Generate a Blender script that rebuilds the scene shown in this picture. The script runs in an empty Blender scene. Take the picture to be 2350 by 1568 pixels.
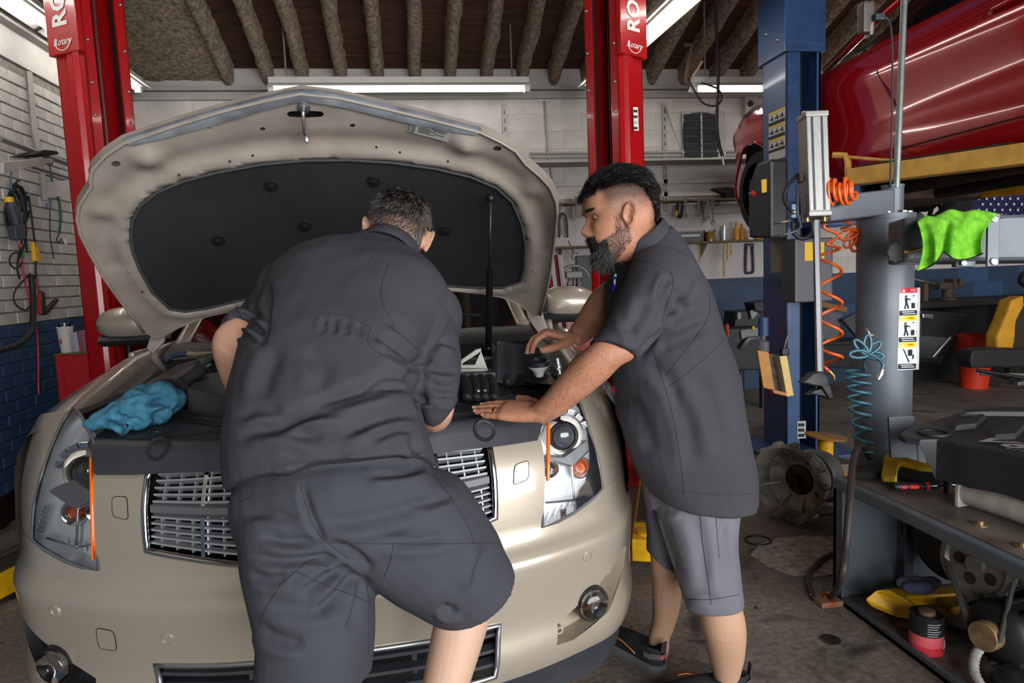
import bpy, bmesh, math, random
import numpy as np
from mathutils import Vector, Matrix, noise, geometry
from mathutils.bvhtree import BVHTree

random.seed(7)
rng = np.random.default_rng(7)
SC = bpy.context.scene
COL = SC.collection
PI = math.pi

# ------------------------------------------------------------------ camera, light, exposure
W, H, F = 2350.0, 1568.0, 2350.0 * 24.0 / 36.0
PITCH, ROLL, YAW, CAMZ = math.radians(5.8), math.radians(2.4), math.radians(8.3), 1.35
_fw = np.array([math.sin(YAW) * math.cos(PITCH), math.cos(YAW) * math.cos(PITCH), -math.sin(PITCH)])
_r = np.array([math.cos(YAW), -math.sin(YAW), 0.0])
_u = np.cross(_r, _fw)
CR = _r * math.cos(ROLL) - _u * math.sin(ROLL)
CU = _u * math.cos(ROLL) + _r * math.sin(ROLL)
CF = _fw
CP = np.array([0.0, 0.0, CAMZ])
cam_d = bpy.data.cameras.new('camera')
cam_d.lens, cam_d.sensor_width, cam_d.clip_start, cam_d.clip_end = 24.0, 36.0, 0.05, 200
cam_o = bpy.data.objects.new('camera', cam_d)
COL.objects.link(cam_o)
m = Matrix.Identity(4)
for i in range(3):
    m[i][0], m[i][1], m[i][2], m[i][3] = CR[i], CU[i], -CF[i], CP[i]
cam_o.matrix_world = m
SC.camera = cam_o

world = bpy.data.worlds.new('world')
SC.world = world
world.use_nodes = True
bg = world.node_tree.nodes['Background']
bg.inputs[0].default_value = (0.93, 0.97, 1.0, 1)
bg.inputs[1].default_value = 1.6

def area_light(name, loc, target, sx, sy, power, color=(1, 1, 1)):
    d = bpy.data.lights.new(name, 'AREA')
    d.shape, d.size, d.size_y, d.energy, d.color = 'RECTANGLE', sx, sy, power, color
    o = bpy.data.objects.new(name, d)
    COL.objects.link(o)
    o.location = loc
    o.rotation_euler = (Vector(target) - Vector(loc)).to_track_quat('-Z', 'Y').to_euler()
    o['kind'] = 'helper'
    return o

# daylight falling in through the open bay doors behind the camera
area_light('bay_door_daylight', (3.2, -2.95, 1.75), (3.0, 3.0, 1.6), 7.2, 2.9, 450, (0.97, 0.98, 1.0))

SC.view_settings.view_transform = 'Standard'
SC.view_settings.look = 'None'
SC.view_settings.exposure = 0.4
SC.view_settings.gamma = 1.0
SC.view_settings.use_curve_mapping = False
SC.cycles.use_denoising = True
SC.cycles.max_bounces = 8

# ------------------------------------------------------------------ pixel <-> place
def ray(px, py):
    return CF + CR * ((px - W / 2) / F) - CU * ((py - H / 2) / F)
def at(px, py, d):                      # a point at distance d along the view axis
    return CP + ray(px, py) * d
def onY(px, py, Y):
    r = ray(px, py); return CP + r * (Y / r[1])
def onX(px, py, X):
    r = ray(px, py); return CP + r * (X / r[0])
def onZ(px, py, Z):
    r = ray(px, py); return CP + r * ((Z - CAMZ) / r[2])
def proj(P):
    d = np.asarray(P) - CP
    z = d @ CF
    return np.stack([W / 2 + F * (d @ CR) / z, H / 2 - F * (d @ CU) / z], -1)
def V(*a):
    return np.array(a if len(a) > 1 else a[0], float)
def unit(v):
    v = np.asarray(v, float); return v / (np.linalg.norm(v) + 1e-12)

# ------------------------------------------------------------------ materials
MATS = {}
def lin(c):
    return tuple((x / 12.92 if x <= 0.04045 else ((x + 0.055) / 1.055) ** 2.4) for x in c)
def hexc(h):
    return lin(tuple(int(h[i:i + 2], 16) / 255 for i in (0, 2, 4)))
def mat(name, col, rough=0.5, metal=0.0, var=0.0, scale=8.0, bump=0.0, bscale=60.0, col2=None, coat=0.0,
        trans=0.0, ior=1.45, alpha=1.0, emit=None, estr=0.0, spec=0.5, stretch=None, sheen=0.0, rvar=0.0, detail=6.0, lo=0.35, hi=0.65, sss=0.0):
    if name in MATS: return MATS[name]
    m = bpy.data.materials.new(name)
    m.use_nodes = True
    nt = m.node_tree; b = nt.nodes['Principled BSDF']
    c = hexc(col) if isinstance(col, str) else col
    b.inputs['Base Color'].default_value = (*c, 1)
    b.inputs['Roughness'].default_value = rough
    b.inputs['Metallic'].default_value = metal
    b.inputs['Coat Weight'].default_value = coat
    b.inputs['Coat Roughness'].default_value = 0.06
    b.inputs['Transmission Weight'].default_value = trans
    b.inputs['IOR'].default_value = ior
    b.inputs['Alpha'].default_value = alpha
    b.inputs['Specular IOR Level'].default_value = spec
    b.inputs['Sheen Weight'].default_value = sheen
    if sss:
        b.inputs['Subsurface Weight'].default_value = sss
        b.inputs['Subsurface Radius'].default_value = (0.010, 0.004, 0.002)
        b.inputs['Subsurface Scale'].default_value = 1.0
    if emit is not None:
        e = hexc(emit) if isinstance(emit, str) else emit
        b.inputs['Emission Color'].default_value = (*e, 1)
        b.inputs['Emission Strength'].default_value = estr
    tc = None
    if var or bump or col2 or rvar:
        tc = nt.nodes.new('ShaderNodeTexCoord')
        src = tc.outputs['Object']
        if stretch:
            mp = nt.nodes.new('ShaderNodeMapping'); mp.inputs['Scale'].default_value = stretch
            nt.links.new(src, mp.inputs['Vector']); src = mp.outputs['Vector']
    if var or col2 or rvar:
        n = nt.nodes.new('ShaderNodeTexNoise'); n.inputs['Scale'].default_value = scale; n.inputs['Detail'].default_value = detail
        nt.links.new(src, n.inputs['Vector'])
        if var or col2:
            r = nt.nodes.new('ShaderNodeValToRGB')
            if col2:
                c2 = hexc(col2) if isinstance(col2, str) else col2
                a0, a1 = c, c2
            else:
                a0 = tuple(x * (1 - var) for x in c); a1 = tuple(min(1, x * (1 + var)) for x in c)
            r.color_ramp.elements[0].position, r.color_ramp.elements[1].position = lo, hi
            r.color_ramp.elements[0].color, r.color_ramp.elements[1].color = (*a0, 1), (*a1, 1)
            nt.links.new(n.outputs['Fac'], r.inputs['Fac'])
            nt.links.new(r.outputs['Color'], b.inputs['Base Color'])
        if rvar:
            mr = nt.nodes.new('ShaderNodeMapRange'); mr.inputs['To Min'].default_value = max(0, rough - rvar); mr.inputs['To Max'].default_value = min(1, rough + rvar)
            nt.links.new(n.outputs['Fac'], mr.inputs['Value']); nt.links.new(mr.outputs['Result'], b.inputs['Roughness'])
    if bump:
        n2 = nt.nodes.new('ShaderNodeTexNoise'); n2.inputs['Scale'].default_value = bscale; n2.inputs['Detail'].default_value = 4
        nt.links.new(src, n2.inputs['Vector'])
        bp = nt.nodes.new('ShaderNodeBump'); bp.inputs['Strength'].default_value = 0.6; bp.inputs['Distance'].default_value = bump
        nt.links.new(n2.outputs['Fac'], bp.inputs['Height']); nt.links.new(bp.outputs['Normal'], b.inputs['Normal'])
    MATS[name] = m
    return m

def pane(name, tint=(1, 1, 1), gloss=1.0, rough=0.02):
    """clear sheet of glass or plastic: see-through, with a Fresnel reflection"""
    if name in MATS: return MATS[name]
    m = bpy.data.materials.new(name); m.use_nodes = True; nt = m.node_tree; nt.nodes.clear()
    o = nt.nodes.new('ShaderNodeOutputMaterial'); mx = nt.nodes.new('ShaderNodeMixShader'); t = nt.nodes.new('ShaderNodeBsdfTransparent'); g = nt.nodes.new('ShaderNodeBsdfGlossy'); f = nt.nodes.new('ShaderNodeFresnel')
    t.inputs[0].default_value = (*tint, 1); g.inputs[0].default_value = (gloss, gloss, gloss, 1); g.inputs['Roughness'].default_value = rough; f.inputs[0].default_value = 1.5
    L = nt.links.new; L(f.outputs[0], mx.inputs[0]); L(t.outputs[0], mx.inputs[1]); L(g.outputs[0], mx.inputs[2]); L(mx.outputs[0], o.inputs[0])
    MATS[name] = m
    return m

# ------------------------------------------------------------------ objects
class Mesh:
    """collects vertices and faces in world space; build() links them as ONE mesh object"""
    def __init__(s):
        s.v, s.f = [], []
    def add(s, verts, faces):
        o = len(s.v)
        s.v.extend([tuple(map(float, p)) for p in verts])
        s.f.extend([tuple(i + o for i in q) for q in faces])
        return s
    def box(s, c, size, R=None):
        c = np.asarray(c, float); h = np.asarray(size, float) / 2
        vs = []
        for x, y, z in ((-1,-1,-1),(1,-1,-1),(1,1,-1),(-1,1,-1),(-1,-1,1),(1,-1,1),(1,1,1),(-1,1,1)):
            p = np.array([x, y, z]) * h
            if R is not None: p = R @ p
            vs.append(c + p)
        return s.add(vs, [(0,3,2,1),(4,5,6,7),(0,1,5,4),(1,2,6,5),(2,3,7,6),(3,0,4,7)])
    def bbox(s, x0, x1, y0, y1, z0, z1):
        return s.box(((x0+x1)/2, (y0+y1)/2, (z0+z1)/2), (abs(x1-x0), abs(y1-y0), abs(z1-z0)))
    def loft(s, rings, cap=True, closed=True, loop=False):
        n = len(rings[0]); k = len(rings)
        vs = [p for r in rings for p in r]; fs = []
        for i in range(k if loop else k - 1):
            a, b = i * n, ((i + 1) % k) * n
            for j in range(n if closed else n - 1):
                j2 = (j + 1) % n
                fs.append((a + j, a + j2, b + j2, b + j))
        if cap and closed and not loop:
            fs.append(tuple(range(n))[::-1]); fs.append(tuple((k - 1) * n + j for j in range(n)))
        return s.add(vs, fs)
    def tube(s, path, r, n=8, cap=True, loop=False, squash=None):
        path = [np.asarray(p, float) for p in path]
        k = len(path); rings = []
        rr = r if hasattr(r, '__len__') else [r] * k
        t0 = unit(path[1] - path[0])
        nrm = unit(np.cross(t0, (0, 0, 1) if abs(t0[2]) < .9 else (1, 0, 0)))
        for i in range(k):
            if loop: t = unit(path[(i + 1) % k] - path[i - 1])
            else: t = unit(path[min(i + 1, k - 1)] - path[max(i - 1, 0)])
            nrm = unit(nrm - t * (nrm @ t)); b = np.cross(t, nrm)
            sq = squash or 1.0
            rings.append([path[i] + rr[i] * (math.cos(a) * nrm + math.sin(a) * b * sq) for a in np.arange(n) * 2 * PI / n])
        return s.loft(rings, cap, True, loop)
    def cyl(s, a, b, r, r2=None, n=20, cap=True):
        return s.tube([a, b], [r, r if r2 is None else r2], n, cap)
    def lathe(s, o, axis, prof, n=32, cap=True):
        """prof: (radius, distance along axis)"""
        o = np.asarray(o, float); ax = unit(axis)
        e1 = unit(np.cross(ax, (0, 0, 1) if abs(ax[2]) < .9 else (1, 0, 0))); e2 = np.cross(ax, e1)
        rings = [[o + ax * h + r * (math.cos(a) * e1 + math.sin(a) * e2) for a in np.arange(n) * 2 * PI / n] for r, h in prof]
        return s.loft(rings, cap)
    def prism(s, poly, d):
        """poly: 3D loop; d: extrusion vector"""
        n = len(poly); d = np.asarray(d, float)
        vs = [np.asarray(p, float) for p in poly] + [np.asarray(p, float) + d for p in poly]
        fs = [tuple(range(n))[::-1], tuple(range(n, 2 * n))] + [(i, (i + 1) % n, n + (i + 1) % n, n + i) for i in range(n)]
        return s.add(vs, fs)
    def sphere(s, c, r, n=16, R=None, k=10):
        c = np.asarray(c, float); r = np.asarray(r if hasattr(r, '__len__') else (r, r, r), float)
        rings = []
        for i in range(k + 1):
            t = PI * min(max(i / k, 1e-3), 1 - 1e-3)
            ring = []
            for a in np.arange(n) * 2 * PI / n:
                p = np.array([math.sin(t) * math.cos(a), math.sin(t) * math.sin(a), math.cos(t)]) * r
                if R is not None: p = R @ p
                ring.append(c + p)
            rings.append(ring)
        return s.loft(rings[::-1])
    def grid(s, P, closed=False):
        P = np.asarray(P); k, n = P.shape[:2]
        fs = []
        for i in range(k - 1):
            for j in range(n if closed else n - 1):
                j2 = (j + 1) % n
                fs.append((i * n + j, i * n + j2, (i + 1) * n + j2, (i + 1) * n + j))
        return s.add(P.reshape(-1, 3), fs)
    def build(s, name, material, parent=None, smooth=40, label=None, kind=None, bevel=0, fix=True):
        me = bpy.data.meshes.new(name)
        me.from_pydata(s.v, [], s.f)
        if fix:
            bm = bmesh.new(); bm.from_mesh(me)
            bmesh.ops.recalc_face_normals(bm, faces=bm.faces)
            if bevel:
                es = [e for e in bm.edges if len(e.link_faces) == 2 and e.calc_face_angle(0) > 0.6]
                bmesh.ops.bevel(bm, geom=es, offset=bevel, segments=2, profile=0.6, affect='EDGES', clamp_overlap=True)
            bm.to_mesh(me); bm.free()
        return link(name, me, material, parent, smooth, label, kind)

def link(name, me, material, parent=None, smooth=40, label=None, kind=None):
    if material is not None:
        if isinstance(material, (list, tuple)):
            for q in material: me.materials.append(q)
        elif not me.materials: me.materials.append(material)
    if smooth:
        me.polygons.foreach_set('use_smooth', [True] * len(me.polygons))
        if smooth < 180: me.set_sharp_from_angle(angle=math.radians(smooth))
    o = bpy.data.objects.new(name, me)
    COL.objects.link(o)
    if parent is not None:
        o.parent = parent
        if parent.type == 'EMPTY':
            o.matrix_parent_inverse = Matrix.Translation(-Vector(parent.location))
    if label: o['label'] = label
    if kind: o['kind'] = kind
    return o

def tag(o, label, cat, group=None, kind=None):
    o['label'] = label; o['category'] = cat
    if group: o['group'] = group
    if kind: o['kind'] = kind
    return o
def thing(name, label, cat, loc, group=None):
    o = bpy.data.objects.new(name, None)
    o.empty_display_size = 0.1
    COL.objects.link(o)
    o.location = tuple(map(float, loc))
    return tag(o, label, cat, group)
def structure(o):
    o['kind'] = 'structure'; return o

def catmull(pts, n=8, loop=False):
    P = [np.asarray(p, float) for p in pts]; k = len(P); out = []
    for i in range(k if loop else k - 1):
        if loop: a, b, c, d = P[i - 1], P[i], P[(i + 1) % k], P[(i + 2) % k]
        else: a, b, c, d = P[max(i - 1, 0)], P[i], P[i + 1], P[min(i + 2, k - 1)]
        for t in np.arange(n) / n:
            out.append(0.5 * (2 * b + (c - a) * t + (2 * a - 5 * b + 4 * c - d) * t ** 2 + (3 * b - a - 3 * c + d) * t ** 3))
    if not loop: out.append(P[-1])
    return out
def interp(x, xs, ys):
    return np.interp(x, xs, ys)
def sinterp(x, xs, ys):
    """smooth (monotone-ish catmull) interpolation through xs, ys"""
    xs = np.asarray(xs, float); ys = np.asarray(ys, float); x = np.clip(np.asarray(x, float), xs[0], xs[-1])
    m = np.gradient(ys, xs)
    i = np.clip(np.searchsorted(xs, x) - 1, 0, len(xs) - 2)
    h = xs[i + 1] - xs[i]; t = (x - xs[i]) / h
    return ((2*t**3 - 3*t**2 + 1) * ys[i] + (t**3 - 2*t**2 + t) * h * m[i] + (-2*t**3 + 3*t**2) * ys[i + 1] + (t**3 - t**2) * h * m[i + 1])

# text as mesh, laid on a plane: origin o, right vector e1, up vector e2 (their length = 1 em)
def text(name, s, o, e1, e2, material, parent, size=1.0, depth=0.0008, align='CENTER', label=None, shear=0.0, bold=0.0):
    cu = bpy.data.curves.new(name, 'FONT'); cu.body = s; cu.size = size; cu.align_x = align; cu.align_y = 'CENTER'
    cu.extrude = 0; cu.shear = shear; cu.offset = bold; cu.resolution_u = 2
    ob = bpy.data.objects.new(name, cu); COL.objects.link(ob)
    dg = bpy.context.evaluated_depsgraph_get(); dg.update()
    me = bpy.data.meshes.new_from_object(ob.evaluated_get(dg))
    bpy.data.objects.remove(ob)
    e1, e2, o = (np.asarray(q, float) for q in (e1, e2, o))
    nrm = unit(np.cross(e1, e2))
    co = np.empty(len(me.vertices) * 3); me.vertices.foreach_get('co', co); co = co.reshape(-1, 3)
    w = o + co[:, :1] * e1 + co[:, 1:2] * e2 + nrm * depth
    me.vertices.foreach_set('co', w.ravel()); me.update()
    return link(name, me, material, parent, 0, label)

# ------------------------------------------------------------------ curved sheets: S(u,v) -> place
class Sheet:
    def __init__(s, fn): s.fn = fn
    def pts(s, uv):
        return np.array([s.fn(u, v) for u, v in uv])
    def inv(s, px, py, u=0.0, v=0.0):
        for _ in range(60):
            p = proj(s.fn(u, v)); e = np.array([px, py]) - p
            if abs(e).max() < 0.02: break
            h = 1e-4
            J = np.stack([(proj(s.fn(u + h, v)) - p) / h, (proj(s.fn(u, v + h)) - p) / h], -1)
            try: d = np.linalg.solve(J, e)
            except np.linalg.LinAlgError: d = np.linalg.lstsq(J, e, rcond=None)[0]
            d = np.clip(d, -0.12, 0.12); u += d[0]; v += d[1]
        return (float(u), float(v))
    def nrm(s, u, v):
        h = 1e-3
        return unit(np.cross(s.fn(u + h, v) - s.fn(u - h, v), s.fn(u, v + h) - s.fn(u, v - h)))
    def patch(s, outer, holes=(), step=0.03, off=0.0, thick=0.0, rough=None, resamp=True):
        """triangulated patch inside outer minus holes; thick>0 extrudes against the normal"""
        def res(poly):
            out = []
            k = len(poly)
            for i in range(k):
                a, b = np.array(poly[i]), np.array(poly[(i + 1) % k])
                n = max(1, int(np.ceil(np.linalg.norm(b - a) / step))) if resamp else 1
                out += [tuple(a + (b - a) * t / n) for t in range(n)]
            return out
        loops = [res(outer)] + [res(h) for h in holes]
        pts, edges = [], []
        for lp in loops:
            o = len(pts); pts += lp; edges += [(o + i, o + (i + 1) % len(lp)) for i in range(len(lp))]
        A = np.array(loops[0]); lo, hi = A.min(0), A.max(0)
        allp = np.array(pts)
        gx = np.arange(lo[0] + step * .5, hi[0], step); gy = np.arange(lo[1] + step * .5, hi[1], step)
        def inside(Q, lp):
            L = np.array(lp); x, y = Q[:, :1], Q[:, 1:]; x1, y1 = L[:, 0], L[:, 1]; x2, y2 = np.roll(x1, -1), np.roll(y1, -1)
            c = ((y1 > y) != (y2 > y)) & (x < (x2 - x1) * (y - y1) / (y2 - y1 + 1e-15) + x1)
            return c.sum(1) % 2 == 1
        def ok(Q):
            k = inside(Q, loops[0])
            for h in loops[1:]: k &= ~inside(Q, h)
            return k
        G = np.stack(np.meshgrid(gx, gy, indexing='ij'), -1).reshape(-1, 2)
        if len(G):
            G = G[ok(G)]
            if len(G):
                dm = np.min(((G[:, None, :] - allp[None]) ** 2).sum(-1), axis=1)
                pts += [tuple(q) for q in G[dm > (step * .45) ** 2]]
        r = geometry.delaunay_2d_cdt([Vector(p) for p in pts], edges, [], 0, 1e-6)
        uv = [tuple(p) for p in r[0]]
        tr = [tuple(f) for f in r[2]]
        cen = np.array([np.mean([uv[i] for i in f], 0) for f in tr])
        tris = [f for f, k in zip(tr, ok(cen)) if k]
        P = []
        for u, v in uv:
            p = s.fn(u, v)
            if off: p = p + s.nrm(u, v) * off
            P.append(p)
        P = np.array(P)
        mb = Mesh()
        if not thick:
            return mb.add(P, tris)
        B = np.array([p - s.nrm(u, v) * thick for p, (u, v) in zip(P, uv)])
        n = len(P)
        cnt = {}
        for t in tris:
            for a, b in ((t[0], t[1]), (t[1], t[2]), (t[2], t[0])):
                cnt[(a, b)] = 1
        fs = list(tris) + [tuple(n + i for i in t[::-1]) for t in tris]
        for (a, b) in cnt:
            if (b, a) not in cnt: fs.append((b, a, n + a, n + b))
        return mb.add(np.vstack([P, B]), fs)
    def line(s, uv, off=0.0):
        return [s.fn(u, v) + s.nrm(u, v) * off for u, v in uv]

# ------------------------------------------------------------------ soft bodies: union of lofts -> one skin
def skin(mb, voxel=0.006, it=3, lam=0.5):
    me = bpy.data.meshes.new('tmp'); me.from_pydata(mb.v, [], mb.f)
    bm = bmesh.new(); bm.from_mesh(me); bmesh.ops.recalc_face_normals(bm, faces=bm.faces); bm.to_mesh(me); bm.free()
    ob = bpy.data.objects.new('tmp', me); COL.objects.link(ob)
    md = ob.modifiers.new('r', 'REMESH'); md.mode = 'VOXEL'; md.voxel_size = voxel; md.adaptivity = 0
    dg = bpy.context.evaluated_depsgraph_get(); dg.update()
    out = bpy.data.meshes.new_from_object(ob.evaluated_get(dg))
    bpy.data.objects.remove(ob); bpy.data.meshes.remove(me)
    smooth_mesh(out, it, lam)
    return out
def coords(me):
    a = np.empty(len(me.vertices) * 3, np.float32); me.vertices.foreach_get('co', a); return a.reshape(-1, 3).astype(float)
def set_coords(me, P):
    me.vertices.foreach_set('co', np.asarray(P, np.float32).ravel()); me.update()
def normals(me):
    a = np.empty(len(me.vertices) * 3, np.float32); me.vertices.foreach_get('normal', a); return a.reshape(-1, 3).astype(float)
def edges_of(me):
    e = np.empty(len(me.edges) * 2, np.int32); me.edges.foreach_get('vertices', e); return e.reshape(-1, 2)
def smooth_mesh(me, it, lam=0.5, weight=None):
    P = coords(me); E = edges_of(me); n = len(P)
    deg = np.bincount(E.ravel(), minlength=n).astype(float)[:, None]
    deg[deg == 0] = 1
    for _ in range(it):
        for l in (lam, -lam * 0.85):
            S = np.stack([np.bincount(E[:, 0], P[E[:, 1], k], n) + np.bincount(E[:, 1], P[E[:, 0], k], n) for k in range(3)], -1)
            d = (S / deg - P) * l
            P = P + (d if weight is None else d * weight[:, None])
    set_coords(me, P)
def vnoise(P, scale, seed=0.0, octs=2):
    """cheap smooth 3-D noise in numpy, range about -1..1"""
    out = np.zeros(len(P)); amp = 1.0
    r = np.random.default_rng(int(seed * 10) + 3)
    for o in range(octs):
        for k in range(6):
            d = unit(r.normal(size=3)) * (2 * PI / scale) * (0.7 + 0.6 * r.random()) * 2 ** o
            d2 = unit(r.normal(size=3)) * (2 * PI / scale) * 0.5
            out += amp * np.sin(P @ d + 1.3 * np.sin(P @ d2 + r.random() * 6) + r.random() * 6) / 4.0
        amp *= 0.5
    return out
def polydist(Q, line):
    """distance from 2-D points to a polyline, signed by side"""
    best = np.full(len(Q), 1e9); sgn = np.zeros(len(Q)); tt = np.zeros(len(Q))
    L = np.array(line, float); seg = np.linalg.norm(np.diff(L, axis=0), axis=1); cum = np.concatenate([[0], np.cumsum(seg)])
    for i in range(len(L) - 1):
        a, b = L[i], L[i + 1]; ab = b - a
        t = np.clip(((Q - a) @ ab) / (ab @ ab), 0, 1)
        c = a + t[:, None] * ab; d = np.linalg.norm(Q - c, axis=1)
        s = np.sign(ab[0] * (Q - a)[:, 1] - ab[1] * (Q - a)[:, 0])
        m = d < best; best[m] = d[m]; sgn[m] = s[m]; tt[m] = (cum[i] + t[m] * seg[i]) / cum[-1]
    return best, sgn, tt
def folds(me, strokes):
    """press folds and creases into a cloth along strokes drawn over it: (polyline, width px, depth m [, ridge])"""
    P = coords(me); N = normals(me); Q = proj(P)
    front = ((CP - P) * N).sum(1) > 0
    D = np.zeros(len(P))
    for st in strokes:
        line, w, a = st[:3]; ridge = st[3] if len(st) > 3 else 0.7
        L = np.array(catmull([np.array(p, float) for p in line], 6))
        m = front & (Q[:, 0] > L[:, 0].min() - 4 * w) & (Q[:, 0] < L[:, 0].max() + 4 * w) & (Q[:, 1] > L[:, 1].min() - 4 * w) & (Q[:, 1] < L[:, 1].max() + 4 * w)
        if not m.any(): continue
        d, s, t = polydist(Q[m], L)
        fade = np.clip(np.minimum(t, 1 - t) / 0.22, 0, 1) ** .8
        x = d / w
        D[m] += a * fade * (-np.exp(-x ** 2) + ridge * np.exp(-((x * s - 1.5) / 0.9) ** 2))
    set_coords(me, P + N * D[:, None])
def tree_of(me):
    me.calc_loop_triangles()
    P = coords(me)
    return BVHTree.FromPolygons([tuple(p) for p in P], [tuple(t.vertices) for t in me.loop_triangles])
def cast(tree, px, py, lift=0.0):
    d = Vector(unit(ray(px, py)))
    hit = tree.ray_cast(Vector(CP), d)
    if hit[0] is None: return None
    return np.array(hit[0]) + np.array(hit[1]) * lift if np.dot(hit[1], d) < 0 else np.array(hit[0]) - np.array(hit[1]) * lift
def cast_line(tree, pts, n=10, lift=0.0):
    out = [cast(tree, p[0], p[1], lift) for p in catmull([np.array(q, float) for q in pts], n)]
    return [p for p in out if p is not None]
# ================================================================== THE ROOM
XL, XR, YB, YF = -2.45, 8.6, 6.8, -3.0          # left wall, right wall, back wall, open bay front
ZB, ZT = 1.19, 3.03                             # top of the blue band, top of the walls
SLOPE = math.tan(math.radians(18.5))
def roof_z(y): return 3.33 + (YB - y) * SLOPE

def floor_material():
    m = bpy.data.materials.new('stained_concrete'); m.use_nodes = True
    nt = m.node_tree; L = nt.links.new; b = nt.nodes['Principled BSDF']
    tc = nt.nodes.new('ShaderNodeTexCoord')
    def noise_n(sc, det=6, dist=0.0):
        n = nt.nodes.new('ShaderNodeTexNoise'); n.inputs['Scale'].default_value = sc; n.inputs['Detail'].default_value = det; n.inputs['Distortion'].default_value = dist
        L(tc.outputs['Object'], n.inputs['Vector']); return n
    def ramp(src, p0, c0, p1, c1):
        r = nt.nodes.new('ShaderNodeValToRGB'); e = r.color_ramp.elements
        e[0].position, e[1].position = p0, p1; e[0].color, e[1].color = (*c0, 1), (*c1, 1)
        L(src, r.inputs['Fac']); return r.outputs['Color']
    def mix(fac, a, bb, mode='MIX'):
        x = nt.nodes.new('ShaderNodeMix'); x.data_type = 'RGBA'; x.blend_type = mode
        if isinstance(fac, float): x.inputs[0].default_value = fac
        else: L(fac, x.inputs[0])
        L(a, x.inputs[6])
        if isinstance(bb, tuple): x.inputs[7].default_value = (*bb, 1)
        else: L(bb, x.inputs[7])
        return x.outputs[2]
    base = ramp(noise_n(1.3, 8, 0.4).outputs['Fac'], 0.35, hexc('5e554d'), 0.68, hexc('857a6f'))
    fine = ramp(noise_n(45, 5).outputs['Fac'], 0.3, (0.55, 0.55, 0.55), 0.75, (1.25, 1.25, 1.25))
    c = mix(1.0, base, fine, 'MULTIPLY')
    stain = ramp(noise_n(2.6, 7, 1.2).outputs['Fac'], 0.56, (0, 0, 0), 0.66, (1, 1, 1))
    c = mix(stain, c, hexc('37312c'))
    spots = ramp(noise_n(16, 3, 0.6).outputs['Fac'], 0.68, (0, 0, 0), 0.73, (1, 1, 1))
    c = mix(spots, c, hexc('2c2620'))
    specks = ramp(noise_n(90, 2).outputs['Fac'], 0.74, (0, 0, 0), 0.77, (1, 1, 1))
    c = mix(specks, c, hexc('a39a90'))
    L(c, b.inputs['Base Color'])
    L(ramp(noise_n(3, 4).outputs['Fac'], 0.3, (0.45,) * 3, 0.7, (0.8,) * 3), b.inputs['Roughness'])
    bp = nt.nodes.new('ShaderNodeBump'); bp.inputs['Distance'].default_value = 0.004; bp.inputs['Strength'].default_value = 0.4
    L(noise_n(30, 6).outputs['Fac'], bp.inputs['Height']); L(bp.outputs['Normal'], b.inputs['Normal'])
    return m
FLOORM = floor_material()
structure(Mesh().bbox(XL - .3, XR + .3, YF - 6, YB + .3, -0.2, 0).build('floor', FLOORM, smooth=0))

WHITE = mat('white_wall_paint', 'b6b1aa', 0.6, var=0.1, scale=5, bump=0.002, bscale=90)
BLUE = mat('blue_wall_paint', '2a4668', 0.5, var=0.07, scale=6, bump=0.002, bscale=90)
MORTW = mat('white_mortar_shaded', '7c776f', 0.8, var=0.25, scale=20)  # darker than the white bricks: shadow lines of the joints put into the colour
MORTB = mat('blue_mortar', '20374f', 0.6, var=0.15, scale=20)
GREYW = mat('grey_wall_paint', '9a9792', 0.6, var=0.06, scale=3)

def brick_mesh(name, lx, ly, lz, b, material):
    mb = Mesh().box((0, 0, 0), (lx, ly, lz))
    me = bpy.data.meshes.new(name); me.from_pydata(mb.v, [], mb.f)
    bm = bmesh.new(); bm.from_mesh(me)
    bmesh.ops.bevel(bm, geom=bm.edges[:], offset=b, segments=1, affect='EDGES'); bm.to_mesh(me); bm.free()
    me.materials.append(material)
    return me

# left wall: painted bricks, blue below and white above
wl = structure(Mesh().bbox(XL - .3, XL, YF, YB, 0, ZT).build('wall_left', MORTW, smooth=0))
CO, BL = 0.0768, 0.212
bw = brick_mesh('brick_white', 0.02, BL - .011, CO - .009, 0.003, WHITE)
bb = brick_mesh('brick_blue', 0.02, BL - .011, CO - .009, 0.003, BLUE)
stuffW, stuffB = Mesh(), Mesh()
n_course = int(2.83 / CO)
for k in range(n_course):
    z = (k + .5) * CO
    y0 = 4.15 + (k % 2) * BL / 2
    for j in range(13):
        y = y0 + j * BL + BL / 2
        if y + BL / 2 > YB: continue
        wh = z > ZB - .02
        j_off = random.uniform(-.003, .003)
        if y < 5.72 and z > .1:
            o = bpy.data.objects.new('brick', bw if wh else bb); COL.objects.link(o)
            o.location = (XL + j_off, y, z); o.parent = wl
            o.rotation_euler = (random.uniform(-.006, .006), 0, random.uniform(-.012, .012))
        else:
            (stuffW if wh else stuffB).box((XL + j_off, y, z), (0.02, BL - .011, CO - .009))
stuffW.build('brick_rows', WHITE, wl, 0, kind='stuff')
stuffB.build('brick_rows', BLUE, wl, 0, kind='stuff')
structure(Mesh().bbox(XL + .0005, XL + .004, YF, YB, 0, ZB - .025).build('trim_2', MORTB, smooth=0))
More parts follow.
